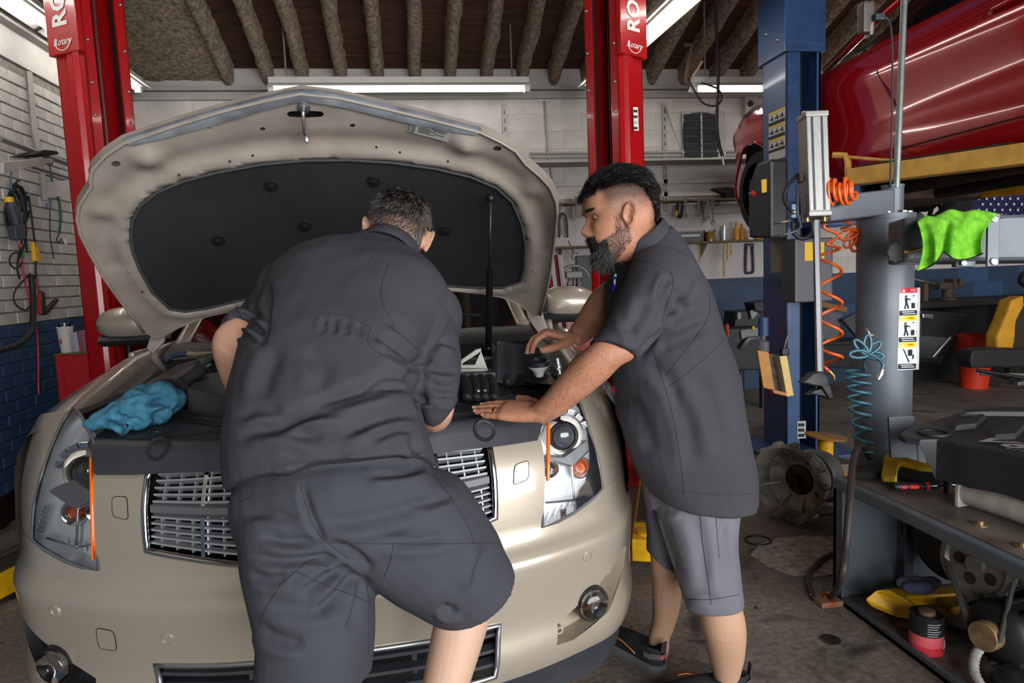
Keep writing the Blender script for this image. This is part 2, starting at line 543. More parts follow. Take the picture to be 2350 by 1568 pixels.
# header, moulding and wall-top beam on the left
structure(Mesh().bbox(XL - .02, XL + .015, YF, YB, 2.83, ZT).build('trim_3', WHITE, smooth=0))
structure(Mesh().bbox(XL, XL + .09, YF, YB, ZT, ZT + .05).bbox(XL, XL + .13, YF, YB, ZT + .05, ZT + .16).build('trim_4', GREYW, smooth=0, bevel=.004))
TAR = mat('black_tar', '121110', 0.35, var=0.6, scale=9, bump=0.01, bscale=25)
Pg = []
for z in np.linspace(0, 0.17, 7):
    Pg.append([(XL + .018 + .03 * (1 - z / .17) * (1 + noise.noise(Vector((y * 7, z * 20, 0)))) , y, z + (0.04 * noise.noise(Vector((y * 5, 3, 1))) if z > .1 else 0)) for y in np.linspace(3.6, YB, 120)])
structure(Mesh().grid(Pg).build('baseboard_left', TAR, smooth=180))

# back wall: painted concrete blocks
wb = structure(Mesh().bbox(XL - .3, XR + .3, YB, YB + .3, 0, 3.4).build('wall_back', mat('painted_joint', 'aca7a0', .7), smooth=0))
structure(Mesh().bbox(XL, XR, YB - .004, YB - .0005, 0, ZB).build('trim_5', MORTB, smooth=0))
BC, BW = ZB / 7, 0.385
cw = brick_mesh('block_white', BW - .004, .006, BC - .003, .002, WHITE)
cb = brick_mesh('block_blue', BW - .004, .006, BC - .003, .002, BLUE)
sw, sb, nsp = Mesh(), Mesh(), 0
for k in range(18):
    z = (k + .5) * BC
    if z + BC / 2 > 3.08: continue
    for j in range(29):
        x = XL + (j + .5) * BW - (k % 2) * BW / 2
        if x + BW / 2 > XR: continue
        wh = z > ZB
        p = proj((x, YB, z))
        seen = 1190 < p[0] < 2380 and p[1] < 800 and not (p[1] < 420 and p[0] > 1790)
        if seen and nsp < 290:
            nsp += 1
            o = bpy.data.objects.new('block', cw if wh else cb); COL.objects.link(o)
            o.location = (x, YB + random.uniform(-.0015, .0015), z); o.parent = wb
        else:
            (sw if wh else sb).box((x, YB, z), (BW - .004, .006, BC - .003))
sw.build('block_rows', WHITE, wb, 0, kind='stuff'); sb.build('block_rows', BLUE, wb, 0, kind='stuff')
structure(Mesh().bbox(XL, XR, YB - .05, YB, 3.03, 3.10).bbox(XL, XR, YB - .09, YB, 3.105, 3.14).build('trim_6', GREYW, smooth=0, bevel=.004))
# front wall with the open bay door behind the camera
structure(Mesh().bbox(XL - .3, -.4, YF - .2, YF, 0, roof_z(YF)).bbox(6.8, XR + .3, YF - .2, YF, 0, roof_z(YF)).bbox(-.4, 6.8, YF - .2, YF, 3.2, roof_z(YF)).build('wall_front', WHITE, smooth=0))
structure(Mesh().bbox(XR, XR + .3, YF, YB, 0, 3.4).build('wall_right', WHITE, smooth=0))

# roof: brown board deck on joists thick with sprayed insulation
DECK = mat('brown_roof_boards', '2e1b10', 0.8, scale=3.0, stretch=(1.2, 9, 9), col2='55331c', bump=.004, bscale=20, lo=.3, hi=.75)
SPRAY = mat('sprayed_insulation', '665949', 0.95, scale=30, col2='a08f79', bump=.02, bscale=70)
ce = Mesh()
def deckp(x, y, d=0): return (x, y, roof_z(y) + d)
ce.add([deckp(XL - .3, YB + .3), deckp(XR + .3, YB + .3), deckp(XR + .3, YF), deckp(XL - .3, YF),
        deckp(XL - .3, YB + .3, .15), deckp(XR + .3, YB + .3, .15), deckp(XR + .3, YF, .15), deckp(XL - .3, YF, .15)],
       [(0, 1, 2, 3), (7, 6, 5, 4), (0, 4, 5, 1), (1, 5, 6, 2), (2, 6, 7, 3), (3, 7, 4, 0)])
ceil = structure(ce.build('ceiling', DECK, smooth=0))
yb_ = YB
for k in range(24):                                   # deck boards, proud of each other
    y0 = YB - k * .19
    if y0 < 2.6: break
    d = random.uniform(.004, .012)
    mb = Mesh(); vs = []
    for dz in (-d, .01):
        vs += [(XL, y0, roof_z(y0) + dz), (XR, y0, roof_z(y0) + dz), (XR, y0 - .183, roof_z(y0 - .183) + dz), (XL, y0 - .183, roof_z(y0 - .183) + dz)]
    mb.add(vs, [(0, 1, 2, 3), (7, 6, 5, 4), (0, 4, 5, 1), (1, 5, 6, 2), (2, 6, 7, 3), (3, 7, 4, 0)])
    mb.build('plank', DECK, ceil, 0)
def joist(x, w=.085, h=.17, y0=YB - .02, y1=2.7, seed=0):
    rings = []
    ny = 90
    for i in range(ny):
        y = y0 + (y1 - y0) * i / (ny - 1); z = roof_z(y)
        r = []
        for a, b in ((-.75, 0), (-.65, -.45), (-.55, -.8), (-.3, -1), (0, -1.03), (.3, -1), (.55, -.8), (.65, -.45), (.75, 0)):
            nz = noise.noise(Vector((x * 3 + a * 2, y * 9, b * 2 + seed))) * .016 + noise.noise(Vector((x * 3 + a * 6, y * 26, b * 5 + seed))) * .009
            r.append((x + a * w * 1.0 + nz * (1 if a > 0 else -1) + .012 * noise.noise(Vector((y * 2.5, seed, 1))), y, z + b * h + nz * .8))
        rings.append(r)
    return Mesh().loft(rings, cap=False, closed=False)
xs_j = [onY(px, 186, YB)[0] for px in (525, 616, 697, 784, 868, 953, 1034, 1116, 1198, 1270)]
x = xs_j[-1]
while x < 7.2: x += .335; xs_j.append(x)
for i, x in enumerate(xs_j):
    joist(x, seed=i).build('joist', SPRAY, ceil, 180)
# the sprayed bay beside the left wall
Pg = []
for y in np.linspace(YB, 2.7, 70):
    Pg.append([(xx, y, roof_z(y) - .12 + .018 * noise.noise(Vector((xx * 9, y * 9, 0))) + .01 * noise.noise(Vector((xx * 24, y * 24, 3)))) for xx in np.linspace(XL, xs_j[0] + .02, 30)])
structure(Mesh().grid(Pg).build('trim_7', SPRAY, smooth=180))
# wall above the left wall and the back wall up to the roof
structure(Mesh().prism([(XL - .01, YB, ZT + .1), (XL - .01, YF, ZT + .1), (XL - .01, YF, roof_z(YF)), (XL - .01, YB, roof_z(YB))], (-.2, 0, 0)).build('trim_8', SPRAY, smooth=0))
structure(Mesh().prism([(XR, YB, 3.3), (XR, YF, 3.3), (XR, YF, roof_z(YF)), (XR, YB, roof_z(YB))], (.2, 0, 0)).build('trim_9', WHITE, smooth=0))

# ------------------------------------------------------------------ strip lights
HOUS = mat('white_enamel', 'bdb9b2', 0.45, var=.05, scale=10)
TUBE = mat('lit_tube', 'ffffff', 0.5, emit=(1.0, 0.98, 0.93), estr=15.0)
def strip_light(a, b, label, rods=(), group='strip lights under the roof', w=.11):
    a, b = V(a), V(b); t = unit(b - a); sdir = np.cross(t, (0, 0, 1))
    th = thing('strip_light', label, 'light fixture', (a + b) / 2, group)
    def prof(s0, s1, z0, z1, A=a, B=b):
        return [A + sdir * s0 + V(0, 0, z0), A + sdir * s1 + V(0, 0, z0), A + sdir * s1 + V(0, 0, z1), A + sdir * s0 + V(0, 0, z1)]
    Mesh().prism(prof(-w * .38, w * .38, .03, .105), b - a).build('housing', HOUS, th, 0, bevel=.004)
    Mesh().prism([a + sdir * (-w) + V(0, 0, .012), a + sdir * (-w * .38) + V(0, 0, .05), a + sdir * (-w * .38) + V(0, 0, .055), a + sdir * (-w) + V(0, 0, .017)], b - a).prism(
        [a + sdir * w + V(0, 0, .012), a + sdir * (w * .38) + V(0, 0, .05), a + sdir * (w * .38) + V(0, 0, .055), a + sdir * w + V(0, 0, .017)], b - a).build('reflector', HOUS, th, 0)
    Mesh().cyl(a + t * .03 + V(0, 0, 0), b - t * .03, .016, n=12).build('tube', TUBE, th)
    for e, q in ((a, 1), (b, -1)):
        Mesh().box(e + t * q * .015 + V(0, 0, .012), (.05, .05, .07)).build('lamp_holder', HOUS, th, 0, bevel=.004)
    for s in rods:
        p = a + (b - a) * s
        Mesh().cyl(p + V(0, 0, .1), V(p[0], p[1], roof_z(p[1]) + .02), .008, n=8).build('hanger_rod', mat('dull_rod', '7d7468', .5, .4), th)
    return th
strip_light((-1.08, 6.2, 2.965), (1.15, 6.2, 2.965), 'strip light hung on two rods across the back, above the raised hood', (.065, .935))
strip_light((-2.2, 2.6, 3.03), (-2.2, 5.0, 3.03), 'lit strip light running above the white brick wall, nearest one')
strip_light((-2.2, 5.05, 3.03), (-2.2, 6.45, 3.03), 'strip light by the back corner, end showing behind the left red lift post')
_a, _b = onZ(1349, 207, 2.97), onZ(1580, -5, 2.97)
strip_light(_a, _a + (_b - _a) * 1.35, 'slanting lit strip light beside the right red lift post', (.75,))
_a, _b = onY(1590, 207, 5.9), onY(1800, 205, 5.9)
strip_light(_a, _a + V(2.3, 0, 0), 'strip light between the right red post and the blue post', (.05,))
# ================================================================== THE BEIGE CAR
CX, CY = -0.24, 1.66
PAINT = mat('champagne_paint', 'a69b8b', 0.32, 0.35, coat=0.8, var=.02, scale=400)
INNERP = mat('underhood_paint', '877d72', 0.5, 0.1, col2='978d82', scale=9, bump=.0006, bscale=40)
CHROME = mat('chrome', 'd8dadd', 0.12, 1.0)
SATIN = mat('satin_silver', 'a9abad', 0.32, 0.9)
BLKPL = mat('black_plastic', '222326', 0.42, var=.12, scale=30, bump=.0006, bscale=350)
BLKPL2 = mat('grey_black_plastic', '33353a', 0.5, var=.1, scale=20, bump=.0008, bscale=300)
RUBBER = mat('black_rubber', '19191b', 0.6, var=.1, scale=30)
LENS = pane('clear_lens', (.97, .98, .99))
CLEAR = pane('clear_glass', (.85, .9, .89))
AMBER = mat('amber_plastic', 'ef6a1c', 0.25, coat=.5)
FELT = mat('hood_felt', '131316', 0.95, col2='26262a', scale=3.0, bump=.002, bscale=160, lo=.3, hi=.8)
DARKM = mat('dark_metal', '3a3a3c', 0.4, .8, var=.2, scale=20)
ALUM = mat('cast_aluminium', '95928b', 0.5, .5, var=.12, scale=25)
BOLT = mat('zinc_bolt', 'a8a498', 0.35, .9)

car = thing('car', 'beige crossover car with its hood raised, lift posts on both sides', 'car', (CX, CY, 0))

_A = [0, .30, .505, .67, .83, 1.01, 1.18, 1.42, 1.9, 2.6]
_X = [0, .299, .497, .648, .786, .883, .932, .953, .957, .957]
_Y = [-.035, -.012, .042, .108, .192, .342, .500, .738, 1.218, 1.918]
_Z = [.10, .20, .27, .33, .40, .50, .565, .585, .600, .618, .65, .70, .75, .82, .90, .95, 1.0, 1.06]
_O = [.10, .07, .02, .005, .014, .006, -.002, -.003, .004, .020, .034, .040, .046, .060, .098, .135, .19, .30]
_q = np.linspace(0, 2.6, 1301); _tx = sinterp(_q, _A, _X); _ty = sinterp(_q, _A, _Y)
_gx, _gy = np.gradient(_tx, _q), np.gradient(_ty, _q); _gl = np.hypot(_gx, _gy); _gx, _gy = (_gx / _gl).tolist(), (_gy / _gl).tolist()
_tx, _ty = _tx.tolist(), _ty.tolist()
_zz = np.linspace(.10, 1.06, 961); _oz = sinterp(_zz, _Z, _O).tolist()
def _lk(T, f, n):
    f = min(max(f, 0.0), n - 1.001); i = int(f); f -= i
    return T[i] * (1 - f) + T[i + 1] * f
def fascia(a, z):
    s = 1 if a >= 0 else -1; q = abs(a); f = q / .002
    x, y, tx, ty = _lk(_tx, f, 1301), _lk(_ty, f, 1301), _lk(_gx, f, 1301), _lk(_gy, f, 1301)
    k = 1 - .72 * min(1, max(0, (q - .75) / .5))
    o = _lk(_oz, (z - .10) / .001, 961) * k
    return np.array((CX + s * (x - ty * o), CY + y + tx * o, z))
SF = Sheet(fascia)
def az(px, py): 
    a, z = SF.inv(px, py, (px - 740) / 900.0, .7); return (a, z)
def mir(poly): return [(-a, z) for a, z in poly][::-1]
HLR = [az(*p) for p in ((1256, 1213), (1300, 1196), (1355, 1163), (1400, 1121))]
_hl = [az(*p) for p in ((228, 1310), (190, 1302), (150, 1287), (105, 1262), (76, 1238), (80, 1165), (98, 1090), (122, 1020), (146, 968), (168, 937), (186, 952), (206, 992), (218, 1020), (224, 1060))]
HLR = [(-a, z) for a, z in _hl]                     # right lamp outline: inner bottom, along the bottom, outer edge, tip, inner edge
HLL = [(-a, z) for a, z in HLR]
GR = [(-.462, .908), (-.22, .922), (0, .93), (.22, .922), (.462, .908), (.445, .712), (.2, .672), (0, .655), (-.2, .672), (-.445, .712)]
LG = [(-.43, .435), (.43, .435), (.41, .30), (-.41, .30)]
FOGR = [(.60, .33), (.66, .325), (.80, .36), (.92, .44), (.95, .50), (.90, .515), (.80, .47), (.68, .41), (.61, .385)]
FOGL = mir(FOGR)
hlb = HLR[:6]
outer = [(-1.75, .27), (0, .27), (1.75, .27), (1.75, .70)] + [hlb[4], hlb[3], hlb[2], hlb[1], hlb[0]] + [HLR[-1], (HLR[-1][0], .925), (.462, .935), (.22, .95), (0, .957), (-.22, .95), (-.462, .935), (-HLR[-1][0], .925), HLL[-1]] + [HLL[0], HLL[1], HLL[2], HLL[3], HLL[4]] + [(-1.75, .70)]
SF.patch(outer, [GR, LG, FOGR, FOGL], step=.016).build('bumper_cover', PAINT, car, 60)
# dark lip below, and the shadowed inside
SF.patch([(-1.7, .13), (0, .13), (1.7, .13), (1.7, .268), (0, .268), (-1.7, .268)], step=.05, off=-.006).build('lower_lip', BLKPL2, car, 60)
def edge_tube(poly, r, name, material, off=0.0, parent=car, loop=True, n=6, sub=3):
    uv = []
    k = len(poly)
    for i in range(k if loop else k - 1):
        a, b = np.array(poly[i]), np.array(poly[(i + 1) % k])
        m_ = max(1, int(np.linalg.norm(b - a) / .03))
        uv += [tuple(a + (b - a) * t / m_) for t in range(m_)]
    if not loop: uv.append(tuple(poly[-1]))
    P = SF.line(uv, off)
    return Mesh().tube(P, r, n, cap=not loop, loop=loop).build(name, material, parent, 180)
# front grille
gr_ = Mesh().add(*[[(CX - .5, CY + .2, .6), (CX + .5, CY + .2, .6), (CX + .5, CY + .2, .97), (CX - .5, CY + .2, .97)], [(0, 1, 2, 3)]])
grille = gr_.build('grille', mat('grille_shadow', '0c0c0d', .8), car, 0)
edge_tube(GR, .009, 'grille_surround', CHROME, .0, grille)
def gz(f, a):       # height inside the grille: f=0 bottom .. 1 top
    q = abs(a)
    return interp(q, [0, .2, .445], [.665, .680, .718]) * (1 - f) + interp(q, [0, .22, .46], [.922, .915, .900]) * f
GRM = mat('grille_silver', 'a0a2a5', 0.4, .5)
def grille_bar(f, hgt, dep, nm, material, inset=.03, amax=.44):
    rings = []
    for a in np.linspace(-amax, amax, 37):
        z = gz(f, a); p = fascia(a, z); n = SF.nrm(a, z); n = n if n[1] < 0 else -n
        c = p - n * inset; up = V(0, 0, 1)
        rings.append([c - up * hgt + n * 0, c - up * hgt * .3 + n * dep, c + up * hgt * .5 + n * dep, c + up * hgt])
    Mesh().loft(rings).build(nm, material, grille, 30)
for k in range(5): grille_bar(.06 + k * .085, .0062, .022, 'slat', GRM)
for k in range(5): grille_bar(.60 + k * .085, .0062, .022, 'slat', GRM)
grille_bar(.50, .021, .026, 'centre_bar', mat('bar_grey', '77767a', .35, .5), inset=.028)
def vbar(a, w, dep, nm, material, f0=.0, f1=1.0, inset=.034):
    rings = []
    for f in np.linspace(f0, f1, 9):
        z = gz(f, a); p = fascia(a, z); n = SF.nrm(a, z); n = n if n[1] < 0 else -n
        t = unit(np.cross(n, (0, 0, 1))); c = p - n * inset
        rings.append([c - t * w, c - t * w + n * dep, c + t * w + n * dep, c + t * w])
    Mesh().loft(rings).build(nm, material, grille, 30)
for a in np.arange(-.42, .43, .042):
    vbar(a, .0018, .014, 'grille_strut', GRM)
for a in (-.30, .30, -.1, .1):
    vbar(a, .005, .030, 'chrome_divider', CHROME, .0, .44); vbar(a, .005, .030, 'chrome_divider', CHROME, .56, 1.0)
# lower grille
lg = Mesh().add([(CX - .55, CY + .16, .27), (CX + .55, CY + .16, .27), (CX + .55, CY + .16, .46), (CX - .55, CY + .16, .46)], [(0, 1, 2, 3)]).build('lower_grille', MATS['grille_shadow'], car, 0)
edge_tube(LG, .008, 'lower_surround', SATIN, 0, lg)
for z in (.405, .365, .33):
    rings = []
    for a in np.linspace(-.42, .42, 25):
        p = fascia(a, z) + V(0, .04, 0)
        rings.append([p + V(0, 0, -.007), p + V(0, -.03, -.004), p + V(0, -.03, .005), p + V(0, 0, .008)])
    Mesh().loft(rings).build('slat', BLKPL2, lg, 30)
for a in (-.2, 0, .2):
    p = fascia(a, .37); Mesh().box(p + V(0, .05, 0), (.012, .03, .12)).build('grille_strut', BLKPL2, lg, 0)
# tow-hook covers and parking sensors
def outline_cap(pts, nm):
    uv = [az(*p) for p in pts]
    SF.patch(catmull2(uv), [], step=.02, off=.0015 * SGN).build(nm, PAINT, car, 60)
    Mesh().tube(SF.line(catmull2(uv), .0012 * SGN), .0011, 5, loop=True).build('cap_gap', MATS['grille_shadow'], car, 180)
SGN = 1 if SF.nrm(0, .6)[1] < 0 else -1
def catmull2(uv):
    k = len(uv); out = []
    for i in range(k):
        a, b, c = np.array(uv[i - 1]), np.array(uv[i]), np.array(uv[(i + 1) % k])
        p, q = b + (a - b) * .25, b + (c - b) * .25
        for t in (0, .33, .67, 1): out.append(tuple(p * (1 - t) ** 2 + 2 * b * t * (1 - t) + q * t * t))
    return out
outline_cap(((258, 1140), (293, 1140), (296, 1194), (260, 1186)), 'tow_cover')
outline_cap(((1180, 1068), (1213, 1056), (1212, 1100), (1177, 1115)), 'tow_cover')
outline_cap(((220, 1440), (262, 1448), (270, 1494), (228, 1488)), 'tow_cover')
for px, py in ((127, 1403), (384, 1467), (1347, 1276)):
    a, z = az(px, py); p = fascia(a, z); n = SF.nrm(a, z) * SGN
    Mesh().lathe(p - n * .004, n, [(.0155, 0), (.0155, .0065), (.0125, .0075), (.0125, .0055), (.001, .0055)], 24).build('parking_sensor', PAINT, car, 40)
# fog lamps
FOGP = mat('fog_bezel', '9d917f', .4, .3)
for s, FG in ((1, FOGR), (-1, FOGL)):
    SF.patch(FG, [], step=.02, off=-.055 * SGN).build('fog_recess', FOGP if s > 0 else BLKPL, car, 60)
    ring = SF.line(FG, 0); ring2 = SF.line(FG, -.056 * SGN)
    Mesh().loft([ring, ring2], cap=False).build('fog_surround', FOGP if s > 0 else BLKPL, car, 30)
    n = unit(V(s * .25, -1, 0)); c = fascia(s * .735, .405) + n * .035
    fl = Mesh().lathe(c - n * .07, n, [(.05, 0), (.052, .035), (.049, .05), (.044, .05), (.041, .02), (.001, .01)], 32).build('fog_lamp', DARKM, car, 40)
    Mesh().lathe(c - n * .066, n, [(.040, .002), (.030, .018), (.012, .024), (.001, .025)], 28).build('reflector', CHROME, fl, 60)
    Mesh().lathe(c - n * .066, n, [(.045, .052), (.035, .062), (.018, .067), (.001, .068)], 28).build('lens', LENS, fl, 180)
    if s > 0:
        Mesh().box(fascia(.83, .475) - SF.nrm(.83, .475) * SGN * .04, (.05, .03, .06)).build('fog_bracket', ALUM, car, 0, bevel=.008)
        c2 = fascia(.64, .355) - SF.nrm(.64, .355) * SGN * .05
        Mesh().lathe(c2, V(.2, -1, 0), [(.012, 0), (.012, .02), (.006, .02), (.006, .008), (.001, .008)], 16).build('fog_screw_boss', ALUM, car, 40)

# ------------------------------------------------------------------ headlights
REFL = mat('lamp_reflector', 'e4e6e8', 0.3, 0.0)
GREYR = mat('lamp_grey', '8a8c90', 0.35, .2)
for s, HP in ((1, HLR), (-1, HLL)):
    hp = HP if s > 0 else HP[::-1]
    o_hl = SF.patch(hp, [], step=.02, off=-.055 * SGN).build('headlight', REFL, car, 60)
    A, B = SF.line(hp, .0), SF.line(hp, -.056 * SGN)
    Mesh().loft([A, B], cap=False).build('lamp_wall', REFL, o_hl, 20)
    SF.patch(hp, [], step=.025, off=.003 * SGN).build('lens', LENS, o_hl, 180)
    Mesh().tube(SF.line(hp, .002 * SGN), .0045, 6, loop=True).build('lens_seal', mat('lamp_seal', '55575a', .4), o_hl, 180)
    def LP(px, py, o):                # a place inside the lamp, read off the right or left lamp
        a, z = az(px, py); return fascia(a, z) + SF.nrm(a, z) * SGN * o
    c = LP(1304, 994, -.028) if s > 0 else LP(176, 1080, -.028)
    n = unit(V(s * .10, -1, .02))
    Mesh().lathe(c, n, [(.060, -.02), (.060, .0), (.052, .008), (.046, .006), (.045, -.01)], 40, cap=False).build('projector_ring', mat('projector_white', 'd9d4c8', .3, .2), o_hl, 40)
    Mesh().lathe(c, n, [(.045, -.012), (.040, .002), (.036, .004), (.035, 0)], 36).build('projector_bezel', DARKM, o_hl, 40)
    Mesh().lathe(c, n, [(.035, -.002), (.028, .012), (.015, .019), (.001, .021)], 32).build('projector_lens', mat('projector_glass', '55595e', .03, .3, coat=1.0), o_hl, 180)
    up = V(0, 0, 1); t = unit(np.cross(up, n))
    for k in range(7):
        ang = math.radians(20 + k * 23)
        d = t * math.cos(ang) + up * math.sin(ang); e = np.cross(n, d)
        R = np.stack([d, e, n], -1)
        Mesh().box(c + d * .073 - n * .008, (.017, .022, .012), R).build('reflector_tooth', CHROME, o_hl, 0, bevel=.002)
    Mesh().tube([c + (t * math.cos(b) + up * math.sin(b)) * .066 - n * .004 for b in np.linspace(math.radians(205), math.radians(330), 16)], .010, 8).build('reflector_lip', CHROME, o_hl, 180)
    # grey chevron below the projector
    if s > 0: ch = [(1262, 1048), (1300, 1050), (1368, 1000), (1371, 1018), (1322, 1068), (1318, 1068), (1264, 1052)]
    else: ch = [(207, 1135), (160, 1100), (106, 1124), (104, 1130), (158, 1168), (163, 1170), (207, 1146)]
    F_ = [LP(x, y, -.012) for x, y in ch]
    Mesh().prism(F_, V(0, .03, 0)).build('reflector_chevron', GREYR, o_hl, 20)
    # bulbs
    b1 = LP(1347, 1075, -.03) if s > 0 else LP(147, 1182, -.03)
    Mesh().lathe(b1, n, [(.014, -.02), (.014, 0), (.010, .012), (.004, .018), (.0005, .02)], 18).build('amber_bulb', AMBER, o_hl, 180)
    Mesh().lathe(b1 - n * .025, n, [(.004, .004), (.028, .014), (.034, .03), (.032, .03), (.02, .012)], 24, cap=False).build('turn_reflector', CHROME, o_hl, 60)
    b2 = LP(1277, 1077, -.03) if s > 0 else LP(198, 1180, -.03)
    Mesh().lathe(b2, n, [(.003, -.02), (.022, -.012), (.026, .004), (.024, .004), (.014, -.012), (.0005, -.012)], 24).build('side_reflector', CHROME, o_hl, 60)
    Mesh().lathe(b2, n, [(.007, -.02), (.007, .006), (.003, .012), (.0005, .013)], 14).build('clear_bulb', CLEAR, o_hl, 180)
    # amber marker, chrome dividers and the ribbed bar at the outer edge
    st = [(1259, 970), (1258, 1104)] if s > 0 else [(209, 1052), (214, 1284)]
    Mesh().tube([LP(*p, -.001) for p in catmull(st, 8)], .0055, 6).build('amber_marker', AMBER, o_hl, 60)
    if s > 0: segs = [((1322, 1070), (1328, 1150)), ((1262, 1156), (1330, 1150)), ((1330, 1150), (1392, 1118)), ((1262, 1052), (1320, 1070)), ((1320, 1070), (1372, 1022))]
    else: segs = [((163, 1170), (158, 1262)), ((205, 1252), (158, 1262)), ((158, 1262), (90, 1240)), ((207, 1146), (163, 1170)), ((163, 1170), (104, 1130))]
    for a_, b_ in segs:
        Mesh().tube([LP(a_[0] + (b_[0] - a_[0]) * q, a_[1] + (b_[1] - a_[1]) * q, -.02) for q in np.linspace(0, 1, 6)], .0035, 6).build('reflector_ridge', CHROME, o_hl, 60)
    for k in range(6):
        q = (1383 + k * 2.4, 1050 + k * 10) if s > 0 else (96 - k * 3, 1165 + k * 11)
        Mesh().box(LP(*q, -.012), (.016, .012, .009)).build('light_guide', CLEAR, o_hl, 0, bevel=.002)
    for k in range(7):
        if s > 0: a_, b_ = (1275 + k * 16, 1200 - k * 7), (1285 + k * 16, 1182 - k * 8)
        else: a_, b_ = (205 - k * 14, 1292 - k * 4), (200 - k * 14, 1270 - k * 4)
        Mesh().tube([LP(*a_, -.04), LP(*b_, -.045)], .003, 5).build('reflector_rib', REFL, o_hl, 60)

# ------------------------------------------------------------------ hood, standing open
HO = V(CX, CY + 1.153, 1.150); HD = V(0, -.712, .702); HN = V(0, -.702, -.712)
def hood_fn(s, t, e=0.0):
    cr = .135 * (abs(s) / .76) ** 2.2 * (0.75 + .25 * min(1, max(0, t / .7)))
    return HO + V(s, 0, 0) + HD * t + HN * (cr + e - .045 * math.sin(PI * min(1, max(0, t / 1.1))))
SH = Sheet(hood_fn)
hs = lambda px, py: SH.inv(px, py, (px - 720) / 700.0, .5)
BUMPS = [((345, 366), .028, .040), ((237, 487), .022, .034), ((1066, 334), .028, .042), ((1216, 438), .022, .034)]
BUMPS = [(hs(*p), h, r) for p, h, r in BUMPS]
H_OUT = [(330, 762), (306, 728), (276, 690), (240, 640), (205, 580), (183, 535), (176, 500), (181, 470), (200, 440), (209, 425), (206, 408), (213, 386), (240, 357), (283, 328),
         (400, 288), (520, 252), (610, 230), (690, 214), (780, 224), (900, 252), (1010, 279), (1104, 303), (1150, 325), (1184, 346), (1206, 375), (1240, 404), (1262, 428), (1277, 462), (1279, 495),
         (1272, 560), (1264, 625), (1252, 680), (1240, 722), (1222, 726), (1195, 700), (1150, 682), (1070, 668), (1000, 662), (900, 668), (760, 676), (640, 692), (540, 712), (470, 728), (410, 752), (375, 772), (352, 774)]
HU = [hs(*p) for p in H_OUT]
FELTP = [(300, 545), (303, 505), (322, 470), (360, 440), (420, 415), (500, 394), (600, 376), (700, 367), (800, 366), (900, 372), (1000, 386), (1080, 405), (1140, 430), (1175, 462), (1196, 510), (1206, 560),
         (1204, 615), (1195, 645), (1150, 660), (1070, 658), (980, 652), (860, 655), (720, 664), (620, 676), (540, 690), (480, 706), (425, 714), (390, 708), (372, 690), (352, 672), (322, 620), (306, 580)]
FU = [hs(*p) for p in FELTP]
FUa = np.array(FU)
_hs0, _ht0, _hg = -.95, -.15, .008
_G = np.stack(np.meshgrid(_hs0 + np.arange(238) * _hg, _ht0 + np.arange(180) * _hg, indexing='ij'), -1).reshape(-1, 2)
_D = polydist(_G, np.vstack([FUa, FUa[:1]]))[0].reshape(238, 180)
def _insm(Q, L):
    x, y = Q[:, :1], Q[:, 1:]; x1, y1 = L[:, 0], L[:, 1]; x2, y2 = np.roll(x1, -1), np.roll(y1, -1)
    c = ((y1 > y) != (y2 > y)) & (x < (x2 - x1) * (y - y1) / (y2 - y1 + 1e-15) + x1)
    return c.sum(1) % 2 == 1
_D = np.where(_insm(_G, FUa).reshape(238, 180), -_D, _D).tolist()
def hood_inner(s, t):
    f, g = (s - _hs0) / _hg, (t - _ht0) / _hg
    f = min(max(f, 0), 236.9); g = min(max(g, 0), 178.9); i, j = int(f), int(g); f -= i; g -= j
    d = (_D[i][j] * (1 - f) + _D[i + 1][j] * f) * (1 - g) + (_D[i][j + 1] * (1 - f) + _D[i + 1][j + 1] * f) * g
    if d < 0: e = -.038 + .018 * (1 - math.exp(-(d / .02) ** 2))
    else: e = .010 * math.exp(-((d - .022) / .016) ** 2) - .012 * math.exp(-((d - .075) / .03) ** 2) * (1 if t > .45 else .3)
    for (bs, bt), h, r in BUMPS:
        q2 = ((s - bs) ** 2 + (t - bt) ** 2) / r ** 2
        if q2 < 9: e += h * math.exp(-q2 * 1.2)
    return hood_fn(s, t, e)
SHI = Sheet(hood_inner)
slot = [hs(*p) for p in ((658, 262), (664, 256), (700, 254), (738, 256), (744, 262), (738, 268), (700, 270), (664, 268))]
holes_px = [(603, 296, 6), (809, 288, 6), (1141, 341, 9), (266, 376, 10), (568, 242, 0)]
hhole = []
for x, y, r in holes_px:
    if r: hhole.append([hs(x + r * 1.1 * math.cos(b), y + r * .65 * math.sin(b)) for b in np.arange(8) * PI / 4])
hood = SHI.patch(HU, [slot] + hhole, step=.016).build('hood', INNERP, car, 70)
SH.patch(HU, [], step=.05, off=-.035 if SH.nrm(0, .5)[1] < 0 else .035).build('outer_skin', PAINT, hood, 60)
HSG = 1 if SH.nrm(0, .5)[1] < 0 else -1
rimA = SH.line(HU, .004 * HSG); rimB = SH.line(HU, -.036 * HSG)
Mesh().loft([rimA, rimB], cap=False).build('hood_flange', INNERP, hood, 30)
Mesh().tube(SH.line([HU[i] for i in range(0, 33)], .004 * HSG), .0055, 6).build('hood_rim', INNERP, hood, 180)
fin = SH.patch(FU, [], step=.03, off=.000).build('insulation_pad', FELT, hood, 60)
Mesh().tube(SH.line(FU, .004 * HSG), .005, 6, loop=True).build('pad_edge', mat('felt_edge', '3a3b3d', .8), hood, 180)
for px, py in ((622, 428), (857, 417), (501, 553), (1020, 530), (700, 520)):
    p = hood_fn(*hs(px, py)); n = SH.nrm(*hs(px, py)) * HSG
    Mesh().lathe(p, n, [(.024, -.002), (.022, .004), (.015, .003), (.009, .006), (.001, .007)], 20).build('pad_clip', mat('clip_black', '0e0e10', .6), fin, 40)
